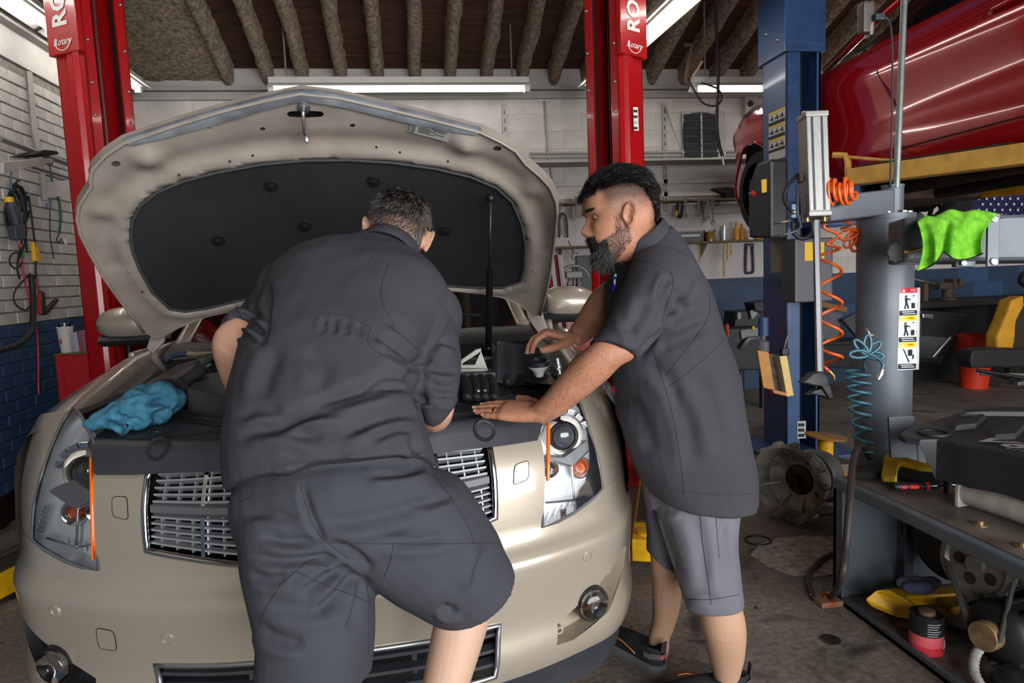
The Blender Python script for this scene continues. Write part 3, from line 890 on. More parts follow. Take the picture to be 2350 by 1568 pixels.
# chrome strip along the front edge
cs = [(283, 326), (400, 287), (520, 251), (610, 229), (690, 213), (780, 222), (900, 250), (1010, 277), (1105, 301)]
cs2 = [(310, 331), (410, 306), (520, 277), (610, 250), (690, 233), (780, 243), (900, 272), (1010, 296), (1085, 309)]
c1 = catmull([np.array(hs(*p)) for p in cs], 5); c2 = catmull([np.array(hs(*p)) for p in cs2], 5)
rings = []
for u_, v_ in zip(c1, c2):
    a_, b_ = hood_fn(*u_), hood_fn(*v_)
    rings.append([a_ + HD * .004 - HN * .015, a_ + HD * .006 + HN * .004, (a_ + b_) / 2 + HN * .010, b_ + HN * .008, b_ + HN * .0])
Mesh().loft(rings, cap=False, closed=False).build('chrome_strip', mat('grey_chrome', '969ba2', .3, .45, var=.3, scale=14), hood, 50)  # mottled grey base colour stands in for the strip's reflections
# latch striker
p0 = hood_fn(*hs(697, 246)) + HN * .012; p1 = hood_fn(*hs(700, 280)) + HN * .05; p2 = hood_fn(*hs(706, 305)) + HN * .02; 
st = Mesh().tube(catmull([p0, p0 + HN * .02, p1, p2], 6), .0055, 8).build('latch_striker', SATIN, hood, 180)
Mesh().lathe(p0 - HN * .012, HN, [(.019, 0), (.019, .004), (.010, .008), (.001, .009)], 16).build('striker_base', SATIN, st, 40)
Mesh().tube([p2 + V(-.008, 0, .012), p2 + V(-.003, 0, -.016)], .008, 6).build('striker_tip', SATIN, st, 60)
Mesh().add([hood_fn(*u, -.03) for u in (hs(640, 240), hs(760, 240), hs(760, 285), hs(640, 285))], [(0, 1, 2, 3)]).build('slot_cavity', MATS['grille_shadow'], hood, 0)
# paper sticker
sp = [hs(*p) for p in ((945, 278), (1037, 303), (1028, 324), (938, 300))]
stk = SH.patch(sp, [], step=.03, off=.006 * HSG).build('sticker', mat('grey_sticker', '8d8c88', .6), hood, 0)
def stk_pt(u, v):
    a = np.array(sp[0]) * (1 - u) + np.array(sp[1]) * u; b = np.array(sp[3]) * (1 - u) + np.array(sp[2]) * u
    q = a * v + b * (1 - v); return hood_fn(q[0], q[1], .0075)
INK = mat('black_ink', '1c1c1e', .7)
for v0, u0, u1 in ((.85, .2, .42), (.7, .2, .5), (.55, .2, .62), (.4, .2, .5), (.25, .2, .6), (.85, .5, .9), (.7, .55, .86), (.4, .6, .85)):
    Mesh().add([stk_pt(u0, v0), stk_pt(u1, v0), stk_pt(u1, v0 + .06), stk_pt(u0, v0 + .06)], [(0, 1, 2, 3)]).build('print_line', INK, stk, 0)
for k in range(9):
    Mesh().add([stk_pt(.02, .06 + k * .1), stk_pt(.13, .06 + k * .1), stk_pt(.13, .10 + k * .1), stk_pt(.02, .10 + k * .1)], [(0, 1, 2, 3)]).build('print_line', INK, stk, 0)
# small plugs round the pad
for px, py in ((580, 356), (528, 368), (412, 398), (864, 340), (918, 350), (1028, 370), (1035, 545), (1210, 545), (1225, 620), (297, 620), (328, 665), (430, 280), (485, 291), (912, 266)):
    u = hs(px, py); Mesh().sphere(hood_inner(*u) + HN * .001, .004, 8, k=5).build('hood_plug', BOLT if px % 2 else INK, hood, 180)
# hinges
for s, pts, bl in ((-1, [(336, 712), (366, 706), (380, 752), (376, 785), (352, 812), (336, 800), (346, 770), (334, 735)], ((345, 716), (367, 748))),
               (1, [(1212, 656), (1232, 654), (1240, 700), (1252, 740), (1262, 765), (1246, 778), (1232, 760), (1212, 730), (1204, 700)], ((1220, 663), (1214, 697)))):
    P = [onY(x, y, CY + 1.10) for x, y in pts]
    h_ = Mesh().prism(P, V(0, .018, 0)).build('hood_hinge', INNERP, car, 30, bevel=.002)
    for q in bl:
        c = onY(*q, CY + 1.10); Mesh().lathe(c + V(0, .004, 0), V(0, -1, 0), [(.018, 0), (.017, .008), (.010, .008), (.010, .02), (.006, .022), (.001, .022)], 12).build('bolt', BOLT, h_, 30)
    e = P[4]
    Mesh().tube([e + V(0, .02, .05), e + V(s * .02, .06, -.02), e + V(0, .1, -.08)], .014, 8).build('hinge_arm', INNERP, h_, 180)
# gas strut
a_, b_ = onY(1126, 455, CY + .62), onY(1121, 800, CY + .80)
mid = a_ + (b_ - a_) * .46
gs = Mesh().cyl(a_, mid, .006, n=10).build('gas_strut', BLKPL, car, 180)
Mesh().cyl(mid, b_, .0125, n=14).build('strut_tube', mat('strut_black', '131315', .25), gs, 40)
Mesh().sphere(a_, .014, 12).build('strut_joint', DARKM, gs, 180)
Mesh().sphere(b_, .016, 12).build('strut_joint', DARKM, gs, 180)

# ------------------------------------------------------------------ fenders, cabin, mirrors
def fender(s):
    ys = [.40, .50, .62, .78, .95, 1.12, 1.3, 1.6, 2.0]
    rings = []
    for y in ys:
        zt = interp(y, [.40, .62, 1.12, 1.6, 2.0], [.985, 1.02, 1.085, 1.10, 1.10])
        xi = interp(y, [.40, .62, 1.12, 2.0], [.735, .765, .80, .84]); xo = interp(y, [.4, .5, .75, 2.0], [.895, .925, .955, .957])
        pr = [(xi, zt - .05), (xi + .006, zt - .012), (xi + .02, zt), (xi + .05, zt - .004), (xo - .055, zt - .035), (xo - .022, zt - .085), (xo - .006, zt - .16), (xo, .74), (xo + .004, .68), (xo, .62)]
        rings.append([(CX + s * x, CY + y, z) for x, z in pr])
    ob = Mesh().loft(rings, cap=False, closed=False).build('fender', PAINT, car, 50)
    P = [V(CX + s * interp(y, [.40, .62, 1.12, 2.0], [.735, .765, .80, .84]), CY + y, interp(y, [.40, .62, 1.12, 1.6], [.985, 1.02, 1.085, 1.10]) - .045) for y in np.linspace(.42, 1.6, 14)]
    rings = [[p + V(0, 0, 0), p + V(-s * .02, 0, -.01), p + V(-s * .055, 0, -.012), p + V(-s * .06, 0, -.03)] for p in P]
    Mesh().loft(rings, cap=False, closed=False).build('fender_gutter', mat('gutter', '4a4946', .5, var=.3, scale=30), ob, 50)
    # body side and door behind the wheel, wheel arch
    Mesh().bbox(CX + s * .93, CX + s * .957, CY + 1.42, CY + 4.3, .32, 1.08).build('body_side', PAINT, car, 40, bevel=.02)
    Mesh().tube([(CX + s * .945, CY + 1.0 + .40 * math.cos(b), .36 + .40 * math.sin(b)) for b in np.linspace(0, PI, 20)], .025, 8).build('wheel_arch', BLKPL, car, 180)
    c = V(CX + s * .84, CY + 1.0, .365)
    w_ = Mesh().lathe(c - V(s * .11, 0, 0), V(s, 0, 0), [(.2, 0), (.33, .005), (.36, .03), (.365, .11), (.36, .19), (.33, .215), (.24, .215), (.23, .19), (.2, .18)], 40).build('wheel', RUBBER, car, 40)
    Mesh().lathe(c, V(s, 0, 0), [(.03, .10), (.06, .095), (.23, .07), (.235, .1), (.2, .06), (.03, .06)], 30).build('rim', SATIN, w_, 40)
for s in (-1, 1):
    fender(s)
    fp = [HLR[4], (1.35, .64), (1.46, .64), (1.30, .93), (1.12, 1.0), (.96, 1.02), HLR[9], HLR[8], HLR[7], HLR[6], HLR[5]]
    SF.patch([(s * a, z) for a, z in (fp if s > 0 else fp[::-1])], [], step=.03, off=-.001 * SGN).build('fender_front', PAINT, car, 60)
GLASS = mat('windshield_glass', '0a0d0c', 0.03, spec=.6, alpha=.9, coat=.6)
ws = []
for v in np.linspace(0, 1, 8):
    ws.append([(CX + u * (.74 - .10 * v), CY + 1.50 + .85 * v + .10 * (u * u) - .10, 1.10 + .52 * v) for u in np.linspace(-1, 1, 17)])
Mesh().grid(ws).build('windshield', GLASS, car, 180)
for s in (-1, 1):
    P = [V(CX + s * (.755 - .10 * v), CY + 1.52 + .85 * v, 1.10 + .525 * v) for v in np.linspace(-.1, 1, 8)]
    Mesh().tube(P, .035, 8).build('a_pillar', PAINT, car, 180)
    dg = Mesh().prism([(CX + s * .90, CY + 1.75, 1.08), (CX + s * .90, CY + 4.1, 1.08), (CX + s * .72, CY + 3.7, 1.60), (CX + s * .70, CY + 2.4, 1.62)], V(-s * .01, 0, 0)).build('side_window', GLASS, car, 0)
Mesh().loft([[(CX + u * w_ , CY + y, z - .05 * u * u) for u in np.linspace(-1, 1, 11)] for y, w_, z in ((2.36, .66, 1.625), (2.6, .69, 1.66), (3.2, .70, 1.67), (3.9, .68, 1.63), (4.3, .64, 1.45), (4.45, .8, 1.1), (4.5, .85, .5))], cap=False, closed=False).build('roof', PAINT, car, 50)
Mesh().bbox(CX - .9, CX + .9, CY + 1.7, CY + 4.4, .3, .5).build('underbody', MATS['grille_shadow'], car, 0)
for s, c in ((1, V(.803, CY + 1.75, 1.165)), (-1, V(-1.30, CY + 1.75, 1.165))):
    rings = []
    for k, (x, sy, sz) in enumerate(((-.125, .03, .045), (-.12, .055, .068), (-.08, .075, .083), (0, .085, .085), (.07, .08, .075), (.11, .06, .058), (.135, .03, .03))):
        rings.append([c + V(s * x, -sy * math.cos(b) * (1 if math.cos(b) > 0 else .4), sz * math.sin(b) + .02) for b in np.arange(20) * 2 * PI / 20])
    mr = Mesh().loft(rings).build('mirror', PAINT, car, 60)
    Mesh().loft([[c + V(s * x, -.07 + .16 * math.cos(b) * .5 + .07, -.052 + .03 * math.sin(b)) for b in np.arange(12) * 2 * PI / 12] for x in (-.2, -.1, .05, .115)]).build('mirror_foot', BLKPL, mr, 40)
for k, (px, py) in enumerate(()): pass

# ------------------------------------------------------------------ engine bay
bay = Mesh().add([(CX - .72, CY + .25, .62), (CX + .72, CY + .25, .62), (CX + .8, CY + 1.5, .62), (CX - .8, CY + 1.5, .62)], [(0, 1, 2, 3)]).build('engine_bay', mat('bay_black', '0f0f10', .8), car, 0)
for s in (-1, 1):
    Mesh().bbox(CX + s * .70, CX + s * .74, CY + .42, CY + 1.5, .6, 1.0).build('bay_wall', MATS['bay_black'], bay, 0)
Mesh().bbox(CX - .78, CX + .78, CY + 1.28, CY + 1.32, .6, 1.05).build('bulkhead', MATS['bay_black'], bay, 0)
# radiator cover: a curved black panel across the front
def cov(u, v):      # u lateral, v 0 front .. 1 back
    u = u * (.815 + .185 * min(1, v * 2.5)); q = abs(u)
    yf = interp(q, [0, .25, .46, .58, .64, .70], [.045, .06, .105, .150, .195, .32]); yb = interp(q, [0, .3, .5, .66, .70], [.27, .295, .47, .68, .72])
    zf = .935 + .012 * (1 - (u / .7) ** 2); zb = .966
    y = yf + (yb - yf) * v
    z = zf + (zb - zf) * (1 - (1 - v) ** 2.2) + (.010 * math.exp(-((v - .2) / .07) ** 2)) - (.05 * (1 - v / .12) if v < .12 else 0)
    return V(CX + u, CY + y, z)
SV = Sheet(cov)
CV = [[cov(u, v) for u in np.linspace(-.69, .69, 61)] for v in np.linspace(0, 1, 25)]
rc = Mesh().grid(CV).build('radiator_cover', BLKPL2, car, 60)
Mesh().tube([cov(u, 1.0) + V(0, .0, .004) for u in np.linspace(-.69, .69, 50)], .013, 8).build('weatherstrip', RUBBER, rc, 180)
Mesh().tube([cov(u, .9) + V(0, .0, .003) for u in np.linspace(-.62, .62, 40)], .004, 6).build('cover_rib', BLKPL, rc, 180)
Mesh().tube([cov(u, .97) + V(0, .03, .012) for u in np.linspace(-.66, .66, 40)], .010, 8).build('weatherstrip', RUBBER, rc, 180)
for px, py in ((360, 996), (362, 1030), (1112, 988)):
    u, v = SV.inv(px, py, (px - 740) / 900, .4); c = cov(u, v)
    n = SV.nrm(u, v); n = n if n[2] > 0 else -n
    cp = Mesh().lathe(c - n * .004, n, [(.034, 0), (.030, .008), (.022, .006), (.019, -.006), (.001, -.008)], 24).build('cover_recess', BLKPL, rc, 50)
    Mesh().lathe(c - n * .010, n, [(.010, 0), (.009, .007), (.004, .006), (.001, .006)], 12).build('push_clip', RUBBER, cp, 40)
text('cover_marking', 'LIFT', cov(.43, .75) + V(0, 0, .003), V(.024, .012, 0), V(-.006, .02, .004), mat('faint_mark', '4d4e52', .6), rc)
# headlight-side filler strips, beige shoulder panels under the cover
for s in (-1, 1):
    P = [[fascia(s * a, z) + V(0, 0, 0) for a in np.linspace(.44, .60, 8)] for z in (.925, .935, .945, .952)]
    Mesh().grid(P).build('shoulder_strip', mat('shoulder_grey', '8d8f94', .4), car, 60)
# fender-side black covers
for s in (-1, 1):
    P = []
    for v in np.linspace(0, 1, 9):
        y = .42 + v * .80
        P.append([(CX + s * (.70 - .17 * u * (1 - .2 * v)), CY + y + .04 * u, .985 + .05 * v + .03 * u - .09 * max(0, u - .8) * 5) for u in np.linspace(0, 1, 8)])
    fc = Mesh().grid(P).build('side_cover', BLKPL, car, 60)
    Mesh().tube([(CX + s * (.53 + .035 * v), CY + .45 + v * .78, 1.005 + .05 * v) for v in np.linspace(0, 1, 12)], .013, 8).build('weatherstrip', RUBBER, fc, 180)
    c = V(CX + s * .50, CY + .98, .90)
    stt = Mesh().lathe(c, (0, 0, 1), [(.15, 0), (.15, .05), (.13, .085), (.06, .10), (.05, .12), (.001, .12)], 32).build('strut_tower', BLKPL2, car, 40)
# cowl panel and wipers
P = []
for v in np.linspace(0, 1, 5):
    P.append([(CX + u, CY + 1.26 + .18 * v + .06 * u * u, 1.045 + .06 * v + .012 * math.sin(v * PI)) for u in np.linspace(-.78, .78, 25)])
cw_ = Mesh().grid(P).build('cowl_panel', BLKPL, car, 60)
for x0, x1 in ((-.6, -.05), (0.0, .55)):
    Mesh().tube([(CX + x0 + (x1 - x0) * t, CY + 1.42 + .02 * t, 1.125 + .05 * math.sin(t * 2.4)) for t in np.linspace(0, 1, 10)], .008, 6).build('wiper', RUBBER, cw_, 180)
# left bay: filter housing, tubular damper with rod, pale bracket, pliers on the cowl
c = at(478, 950, 2.08)
bx_ = [at(425, 890, 2.12), at(535, 915, 2.08), at(535, 985, 1.99), at(432, 985, 2.02)]
Mesh().prism(bx_, V(0.02, .22, .01)).build('filter_box', BLKPL2, car, 20, bevel=.01)
Mesh().sphere(at(375, 905, 2.12), (.075, .09, .05), 20).build('intake_duct', BLKPL, car, 180)
a_, b_ = at(420, 878, 2.2), at(460, 850, 2.3)
dm = Mesh().cyl(a_, b_, .021, n=18).build('lift_damper', BLKPL2, car, 40)
Mesh().cyl(b_, at(482, 837, 2.36), .005, n=8).build('damper_rod', SATIN, dm, 40)
Mesh().lathe(b_, b_ - a_, [(.0235, -.012), (.0235, .004), (.012, .008), (.001, .008)], 16).build('damper_cap', BLKPL, dm, 40)
pp = [at(x, y, 2.25) for x, y in ((486, 893), (492, 884), (520, 880), (560, 881), (560, 890), (520, 889), (500, 893), (492, 899))]
Mesh().prism(pp, V(0, .02, -.02)).build('engine_bracket', ALUM, car, 20, bevel=.003)
# right bay
pp = [(1052, 846), (1054, 830), (1092, 803), (1104, 800), (1106, 806), (1120, 850), (1112, 853)]
bo = [at(x, y, 2.22) for x, y in pp]
tri = [at(x, y, 2.22) for x, y in ((1060, 836), (1086, 818), (1090, 822), (1088, 834))]
Mesh().prism([at(x, y, 2.22) for x, y in ((1052, 846), (1054, 830), (1092, 803), (1104, 800), (1104, 806), (1092, 815), (1062, 834), (1060, 839), (1090, 838), (1104, 806), (1120, 850), (1112, 853), (1052, 850))], V(0, .02, 0)).build('engine_bracket', ALUM, car, 20)
Mesh().prism([at(x, y, 2.20) for x, y in ((1050, 846), (1118, 848), (1114, 858), (1052, 858))], V(0, .06, .0)).build('bracket_foot', ALUM, car, 20, bevel=.003)
Mesh().box(at(1085, 862, 2.15), (.14, .05, .02)).build('hose_clamp_rail', BLKPL, car, 0, bevel=.004)
for k in range(4):
    x = 1062 + k * 20
    hs_ = Mesh().tube(catmull([at(x, 868, 2.14), at(x + 6, 876, 2.08), at(x + 12, 895, 2.04), at(x + 10, 916, 2.0)], 6), .016, 10).build('coolant_hose', RUBBER, car, 180)
for k in range(2):
    Mesh().tube([at(1096 + k * 16 + j * .8, 893 + j * 5, 2.015) for j in range(6)], [.006, .008, .006, .008, .006, .008], 8).build('hose_spring', SATIN, car, 180)
tw = Mesh()
P = []
tl = [(1128, 815), (1150, 785), (1185, 790), (1240, 800), (1262, 838)]; tb = [(1126, 872), (1150, 880), (1190, 884), (1240, 880), (1265, 860)]
for v in np.linspace(0, 1, 8):
    P.append([at(a[0] * (1 - v) + b[0] * v, a[1] * (1 - v) + b[1] * v, 2.32 - .14 * v - .05 * math.sin(i / 4 * PI)) for i, (a, b) in enumerate(zip(catmull([np.array(q, float) for q in tl], 3), catmull([np.array(q, float) for q in tb], 3)))])
Mesh().grid(P).build('side_trim_cover', BLKPL2, car, 60)
c = at(1236, 842, 2.08)
ff = Mesh().lathe(c, V(-.05, -.15, 1), [(.012, -.03), (.020, -.012), (.032, .0), (.034, .006), (.001, .006)], 28).build('washer_filler', mat('milky_plastic', 'c9cfc6', .4, trans=.2), car, 40)
Mesh().lathe(c, V(-.05, -.15, 1), [(.034, .006), (.034, .018), (.028, .021), (.027, .012), (.001, .012)], 28).build('filler_cap', mat('cap_dark', '23272d', .4), ff, 40)
Mesh().lathe(at(1278, 823, 2.02), V(.1, -.2, -1), [(.009, 0), (.009, .02), (.011, .022), (.011, .03), (.007, .034), (.007, .05), (.001, .05)], 14).build('line_fitting', SATIN, car, 40)
# ================================================================== TWO MEN AT THE ENGINE
SKIN = mat('skin', 'a97d64', 0.5, col2='bb917a', scale=14, bump=.0012, bscale=220, spec=.35)
SKIN2 = mat('skin_tanned', '9c6b52', 0.5, col2='b07c62', scale=12, bump=.0012, bscale=220, spec=.35)
def cloth(name, col, bscale=900):
    return mat(name, col, 0.85, var=.06, scale=6, bump=.0006, bscale=bscale, spec=.2)
SHIRT = cloth('charcoal_twill', '3b3a3f'); SHORTS = cloth('slate_twill', '3c3d43'); SHORTS2 = cloth('lit_grey_twill', '626269')  # second shorts cloth is lighter, the light falling on it put into the colour
SEAM = mat('dark_seam', '29292d', .9)
NAIL = mat('nail', 'cfa096', .3)

def tone_skin(m, pale):
    nt = m.node_tree; b = nt.nodes['Principled BSDF']; src = b.inputs['Base Color'].links[0].from_socket
    at_ = nt.nodes.new('ShaderNodeAttribute'); at_.attribute_name = 'pale'; mx = nt.nodes.new('ShaderNodeMix'); mx.data_type = 'RGBA'
    nt.links.new(at_.outputs['Fac'], mx.inputs[0]); nt.links.new(src, mx.inputs[6]); mx.inputs[7].default_value = (*hexc(pale), 1)
    a2 = nt.nodes.new('ShaderNodeAttribute'); a2.attribute_name = 'stubble'; m2 = nt.nodes.new('ShaderNodeMix'); m2.data_type = 'RGBA'
    nt.links.new(a2.outputs['Fac'], m2.inputs[0]); nt.links.new(mx.outputs[2], m2.inputs[6]); m2.inputs[7].default_value = (*hexc('2b2320'), 1); nt.links.new(m2.outputs[2], b.inputs['Base Color'])
def set_pale(me, fn, nm='pale'):
    a = me.attributes.new(nm, 'FLOAT', 'POINT'); a.data.foreach_set('value', np.clip(fn(coords(me)), 0, 1).astype(np.float32))
tone_skin(SKIN, 'b89680'); tone_skin(SKIN2, 'ad8970')
def loftpx(spec, n=30, sub=4, sc=1.0, grow=0.0):
    C, A, T_, X = [], [], [], []
    for q in spec:
        L, R, d, t = q[:4]
        dl, dr = q[5] if len(q) > 5 else (0, 0)
        l, r = at(*L, d + dl), at(*R, d + dr)
        C.append((l + r) / 2); A.append((r - l) / 2); T_.append(np.array([t])); X.append(np.array([q[4] if len(q) > 4 and q[4] else 2.2]))
    C, A, T_, X = (catmull(z, sub) for z in (C, A, T_, X))
    rings = []; k = len(C); prev = None
    for i in range(k):
        tan = unit(C[min(i + 1, k - 1)] - C[max(i - 1, 0)])
        a = A[i]; b = unit(np.cross(a, tan))
        if prev is not None and b @ prev < 0: b = -b
        prev = b
        la = np.linalg.norm(a) * sc + grow; t = T_[i][0] * sc + grow; e = 2.0 / X[i][0]; u = unit(a)
        ring = []
        for th in np.arange(n) * 2 * PI / n:
            c, s = math.cos(th), math.sin(th)
            ring.append(C[i] + u * la * math.copysign(abs(c) ** e, c) + b * t * math.copysign(abs(s) ** e, s))
        rings.append(ring)
    return rings
def limb(mb, pts, rad, n=18, sub=4):
    P = catmull([np.asarray(p, float) for p in pts], sub); R = [float(r[0]) for r in catmull([np.array([r]) for r in rad], sub)]
    mb.tube(P, R, n)

# ---- hand: wrist, direction of fingers f, back of hand n, thumb side t
def hand(mb, wrist, f, n, right_thumb, curls, scale=1.0, spread=0.0, thumb=((.75, .62, -.25), (.5, .85, -.1), (.25, .95, -.05)), nails=None, fl=1.0):
    f = unit(f); n = unit(n - f * (n @ f)); t = np.cross(f, n) * (1 if right_thumb else -1)
    W_ = lambda x, y, z: wrist + scale * (t * x + f * y + n * z)
    rings = []
    for y, w, h, zc in ((-.02, .027, .019, .0), (.0, .029, .018, 0), (.03, .037, .017, .0), (.06, .042, .0155, .001), (.085, .043, .0135, .002), (.098, .038, .010, .001)):
        rings.append([W_(w * math.copysign(abs(math.cos(a)) ** .8, math.cos(a)), y, zc + h * math.copysign(abs(math.sin(a)) ** .8, math.sin(a))) for a in np.arange(24) * 2 * PI / 24])
    mb.loft(rings)
    spec = ((.031, .090, .074, .0098), (.0105, .096, .083, .0100), (-.0105, .092, .077, .0096), (-.031, .080, .060, .0086))
    out = {}
    for k, (x, y, L, r) in enumerate(spec):
        L *= fl
        sp = spread * (1.5 - k) / 1.5
        ang = 0.0; p = np.array([x, y - .018, .001]); pts = [p.copy()]; p = p + np.array([0, .018, 0]); pts.append(p.copy())
        for seg, c in zip((.46, .30, .24), curls[k]):
            ang += c
            d = np.array([math.sin(sp) * math.cos(ang), math.cos(sp) * math.cos(ang), -math.sin(ang)])
            p = p + d * L * seg; pts.append(p.copy())
        P3 = [W_(*q) for q in pts]
        rr = [r * 1.05, r * 1.08, r * 1.02, r * .95, r * .80]
        PP = []; RR = []
        for i in range(len(P3) - 1):
            for s_ in (0, .35, .7):
                PP.append(P3[i] * (1 - s_) + P3[i + 1] * s_); RR.append((rr[i] * (1 - s_) + rr[i + 1] * s_) * (1 if s_ == 0 else .94) * scale)
        PP.append(P3[-1]); RR.append(rr[-1] * scale); PP.append(P3[-1] + unit(P3[-1] - P3[-2]) * r * .6 * scale); RR.append(rr[-1] * .55 * scale)
        mb.tube(PP, RR, 14)
        dn = unit(P3[-1] - P3[-2]); up = unit(n - dn * (n @ dn)); 
        out[k] = (P3, dn, up, r * scale)
    p = np.array([.020, .012, -.006]); pts = [p]
    for d, L in zip(thumb, (.046, .034, .028)):
        p = p + unit(d) * L; pts.append(p)
    P3 = [W_(*q) for q in pts]
    mb.tube([P3[0], (P3[0] + P3[1]) / 2, P3[1], (P3[1] + P3[2]) / 2, P3[2], P3[3], P3[3] + unit(P3[3] - P3[2]) * .006 * scale], [q * scale for q in (.017, .0165, .0135, .0122, .0125, .0100, .005)], 14)
    dn = unit(P3[3] - P3[2]); up = unit(n - dn * (n @ dn)); out['thumb'] = (P3, dn, up, .0115 * scale)
    return out
def nails(hd, parent, keys=(0, 1, 2, 3, 'thumb')):
    for k in keys:
        P3, dn, up, r = hd[k]; s_ = np.cross(dn, up); c = P3[-1] - dn * r * .15 + up * r * .72
        rings = [[c + dn * a * r * .8 + s_ * b * r * .62 + up * (-.35 * b * b * r + .06 * r) for b in (-1, -.5, 0, .5, 1)] for a in (-1, -.4, .3, .9)]
        Mesh().grid(rings).build('nail', NAIL, parent, 180)

# ---- head: columns of R are right, forward, up
HZ = [-.128, -.120, -.108, -.095, -.083, -.074, -.066, -.057, -.048, -.040, -.030, -.020, -.008, .004, .014, .030, .060, .085, .102, .112, .116]
HFR = [.040, .068, .082, .083, .082, .0875, .0845, .0905, .0875, .086, .085, .085, .084, .086, .0945, .0950, .089, .070, .045, .020, .002]
HBK = [-.010, -.018, -.030, -.044, -.058, -.067, -.073, -.080, -.085, -.089, -.094, -.097, -.100, -.102, -.103, -.103, -.098, -.084, -.062, -.035, -.008]
HWD = [.016, .032, .045, .054, .059, .061, .062, .063, .065, .067, .069, .071, .073, .0745, .0755, .077, .074, .064, .048, .028, .004]
HNS = [0, 0, 0, 0, 0, 0, 0, .000, .010, .0225, .0265, .0195, .0105, .0035, .0005, 0, 0, 0, 0, 0, 0]
HNW = [.01] * 8 + [.017, .0165, .0135, .0105, .0090, .010, .012, .012] + [.01] * 5
def head_mesh(mb, c, R, sc=1.0, ears=True, n=84):
    zs = np.concatenate([np.linspace(-.128, -.10, 8), np.linspace(-.095, .03, 46), np.linspace(.035, .116, 22)])
    rings = []
    th = np.arange(n) * 2 * PI / n
    th = th - .35 * np.sin(th)          # more points towards the face
    for z in zs:
        f, b, w, ns, nw = (float(interp(z, HZ, q)) for q in (HFR, HBK, HWD, HNS, HNW))
        yc = (f + b) / 2 * .25
        ring = []
        for t in th:
            cx, sx = math.cos(t), math.sin(t)
            e = .86
            x = w * math.copysign(abs(sx) ** e, sx)
            y = yc + (f - yc if cx > 0 else yc - b) * math.copysign(abs(cx) ** e, cx)
            if cx > 0:
                y += ns * math.exp(-(x / nw) ** 2 * 1.1)
                ax = abs(x)
                y -= .0085 * math.exp(-((ax - .031) / .016) ** 2 - ((z - .001) / .0105) ** 2)
                y += .0040 * math.exp(-((ax - .030) / .020) ** 2 - ((z - .017) / .006) ** 2)
                y += .0045 * math.exp(-((ax - .043) / .016) ** 2 - ((z + .028) / .014) ** 2)
                y -= .0035 * math.exp(-((z + .066) / .0028) ** 2 - (x / .024) ** 2)
                y += .0050 * math.exp(-((ax - .0145) / .006) ** 2 - ((z + .040) / .0065) ** 2)
            ring.append(c + sc * (R @ np.array([x, y, z])))
        rings.append(ring)
    mb.loft(rings)
    if ears:
        for s in (-1, 1):
            ear(mb, c, R, s, sc)
def ear(mb, c, R, s, sc):
    o = np.array([s * .0735, -.008, -.012])
    e1 = unit((s * .30, -.95, .10)); e2 = unit((s * .12, -.12, 1)); e3 = np.cross(e1, e2) * (-1 if s > 0 else 1)
    if (e3 * np.array([s, 0, 0])).sum() < 0: e3 = -e3
    Wd = lambda a, b, h: c + sc * (R @ (o + e1 * a + e2 * b + e3 * h))
    out = []
    for t in np.linspace(-.55 * PI, 1.12 * PI, 22):        # helix rim
        a = .004 + .0165 * math.cos(t) * (1 if math.sin(t) > -.2 else .75); b = .031 * math.sin(t)
        out.append(Wd(a, b, .0135 + .002 * math.cos(t)))
    mb.tube(out, [.0048] * 20 + [.004, .003], 9)
    rings = []
    for h, q in ((-.004, .8), (.004, 1.0), (.009, 1.0), (.0105, .8)):
        rings.append([Wd(.003 + .016 * q * math.cos(t), .029 * q * math.sin(t), h) for t in np.arange(18) * 2 * PI / 18])
    mb.loft(rings)
    mb.tube([Wd(.003 + .0085 * math.cos(t), .004 + .014 * math.sin(t), .013) for t in np.linspace(-.3 * PI, .9 * PI, 12)], .0028, 7)
    mb.sphere(Wd(.004, -.030, .011), np.array((.0075, .0075, .0085)) * sc, 12)
    mb.sphere(Wd(-.010, -.004, .010), np.array((.004, .004, .006)) * sc, 10)

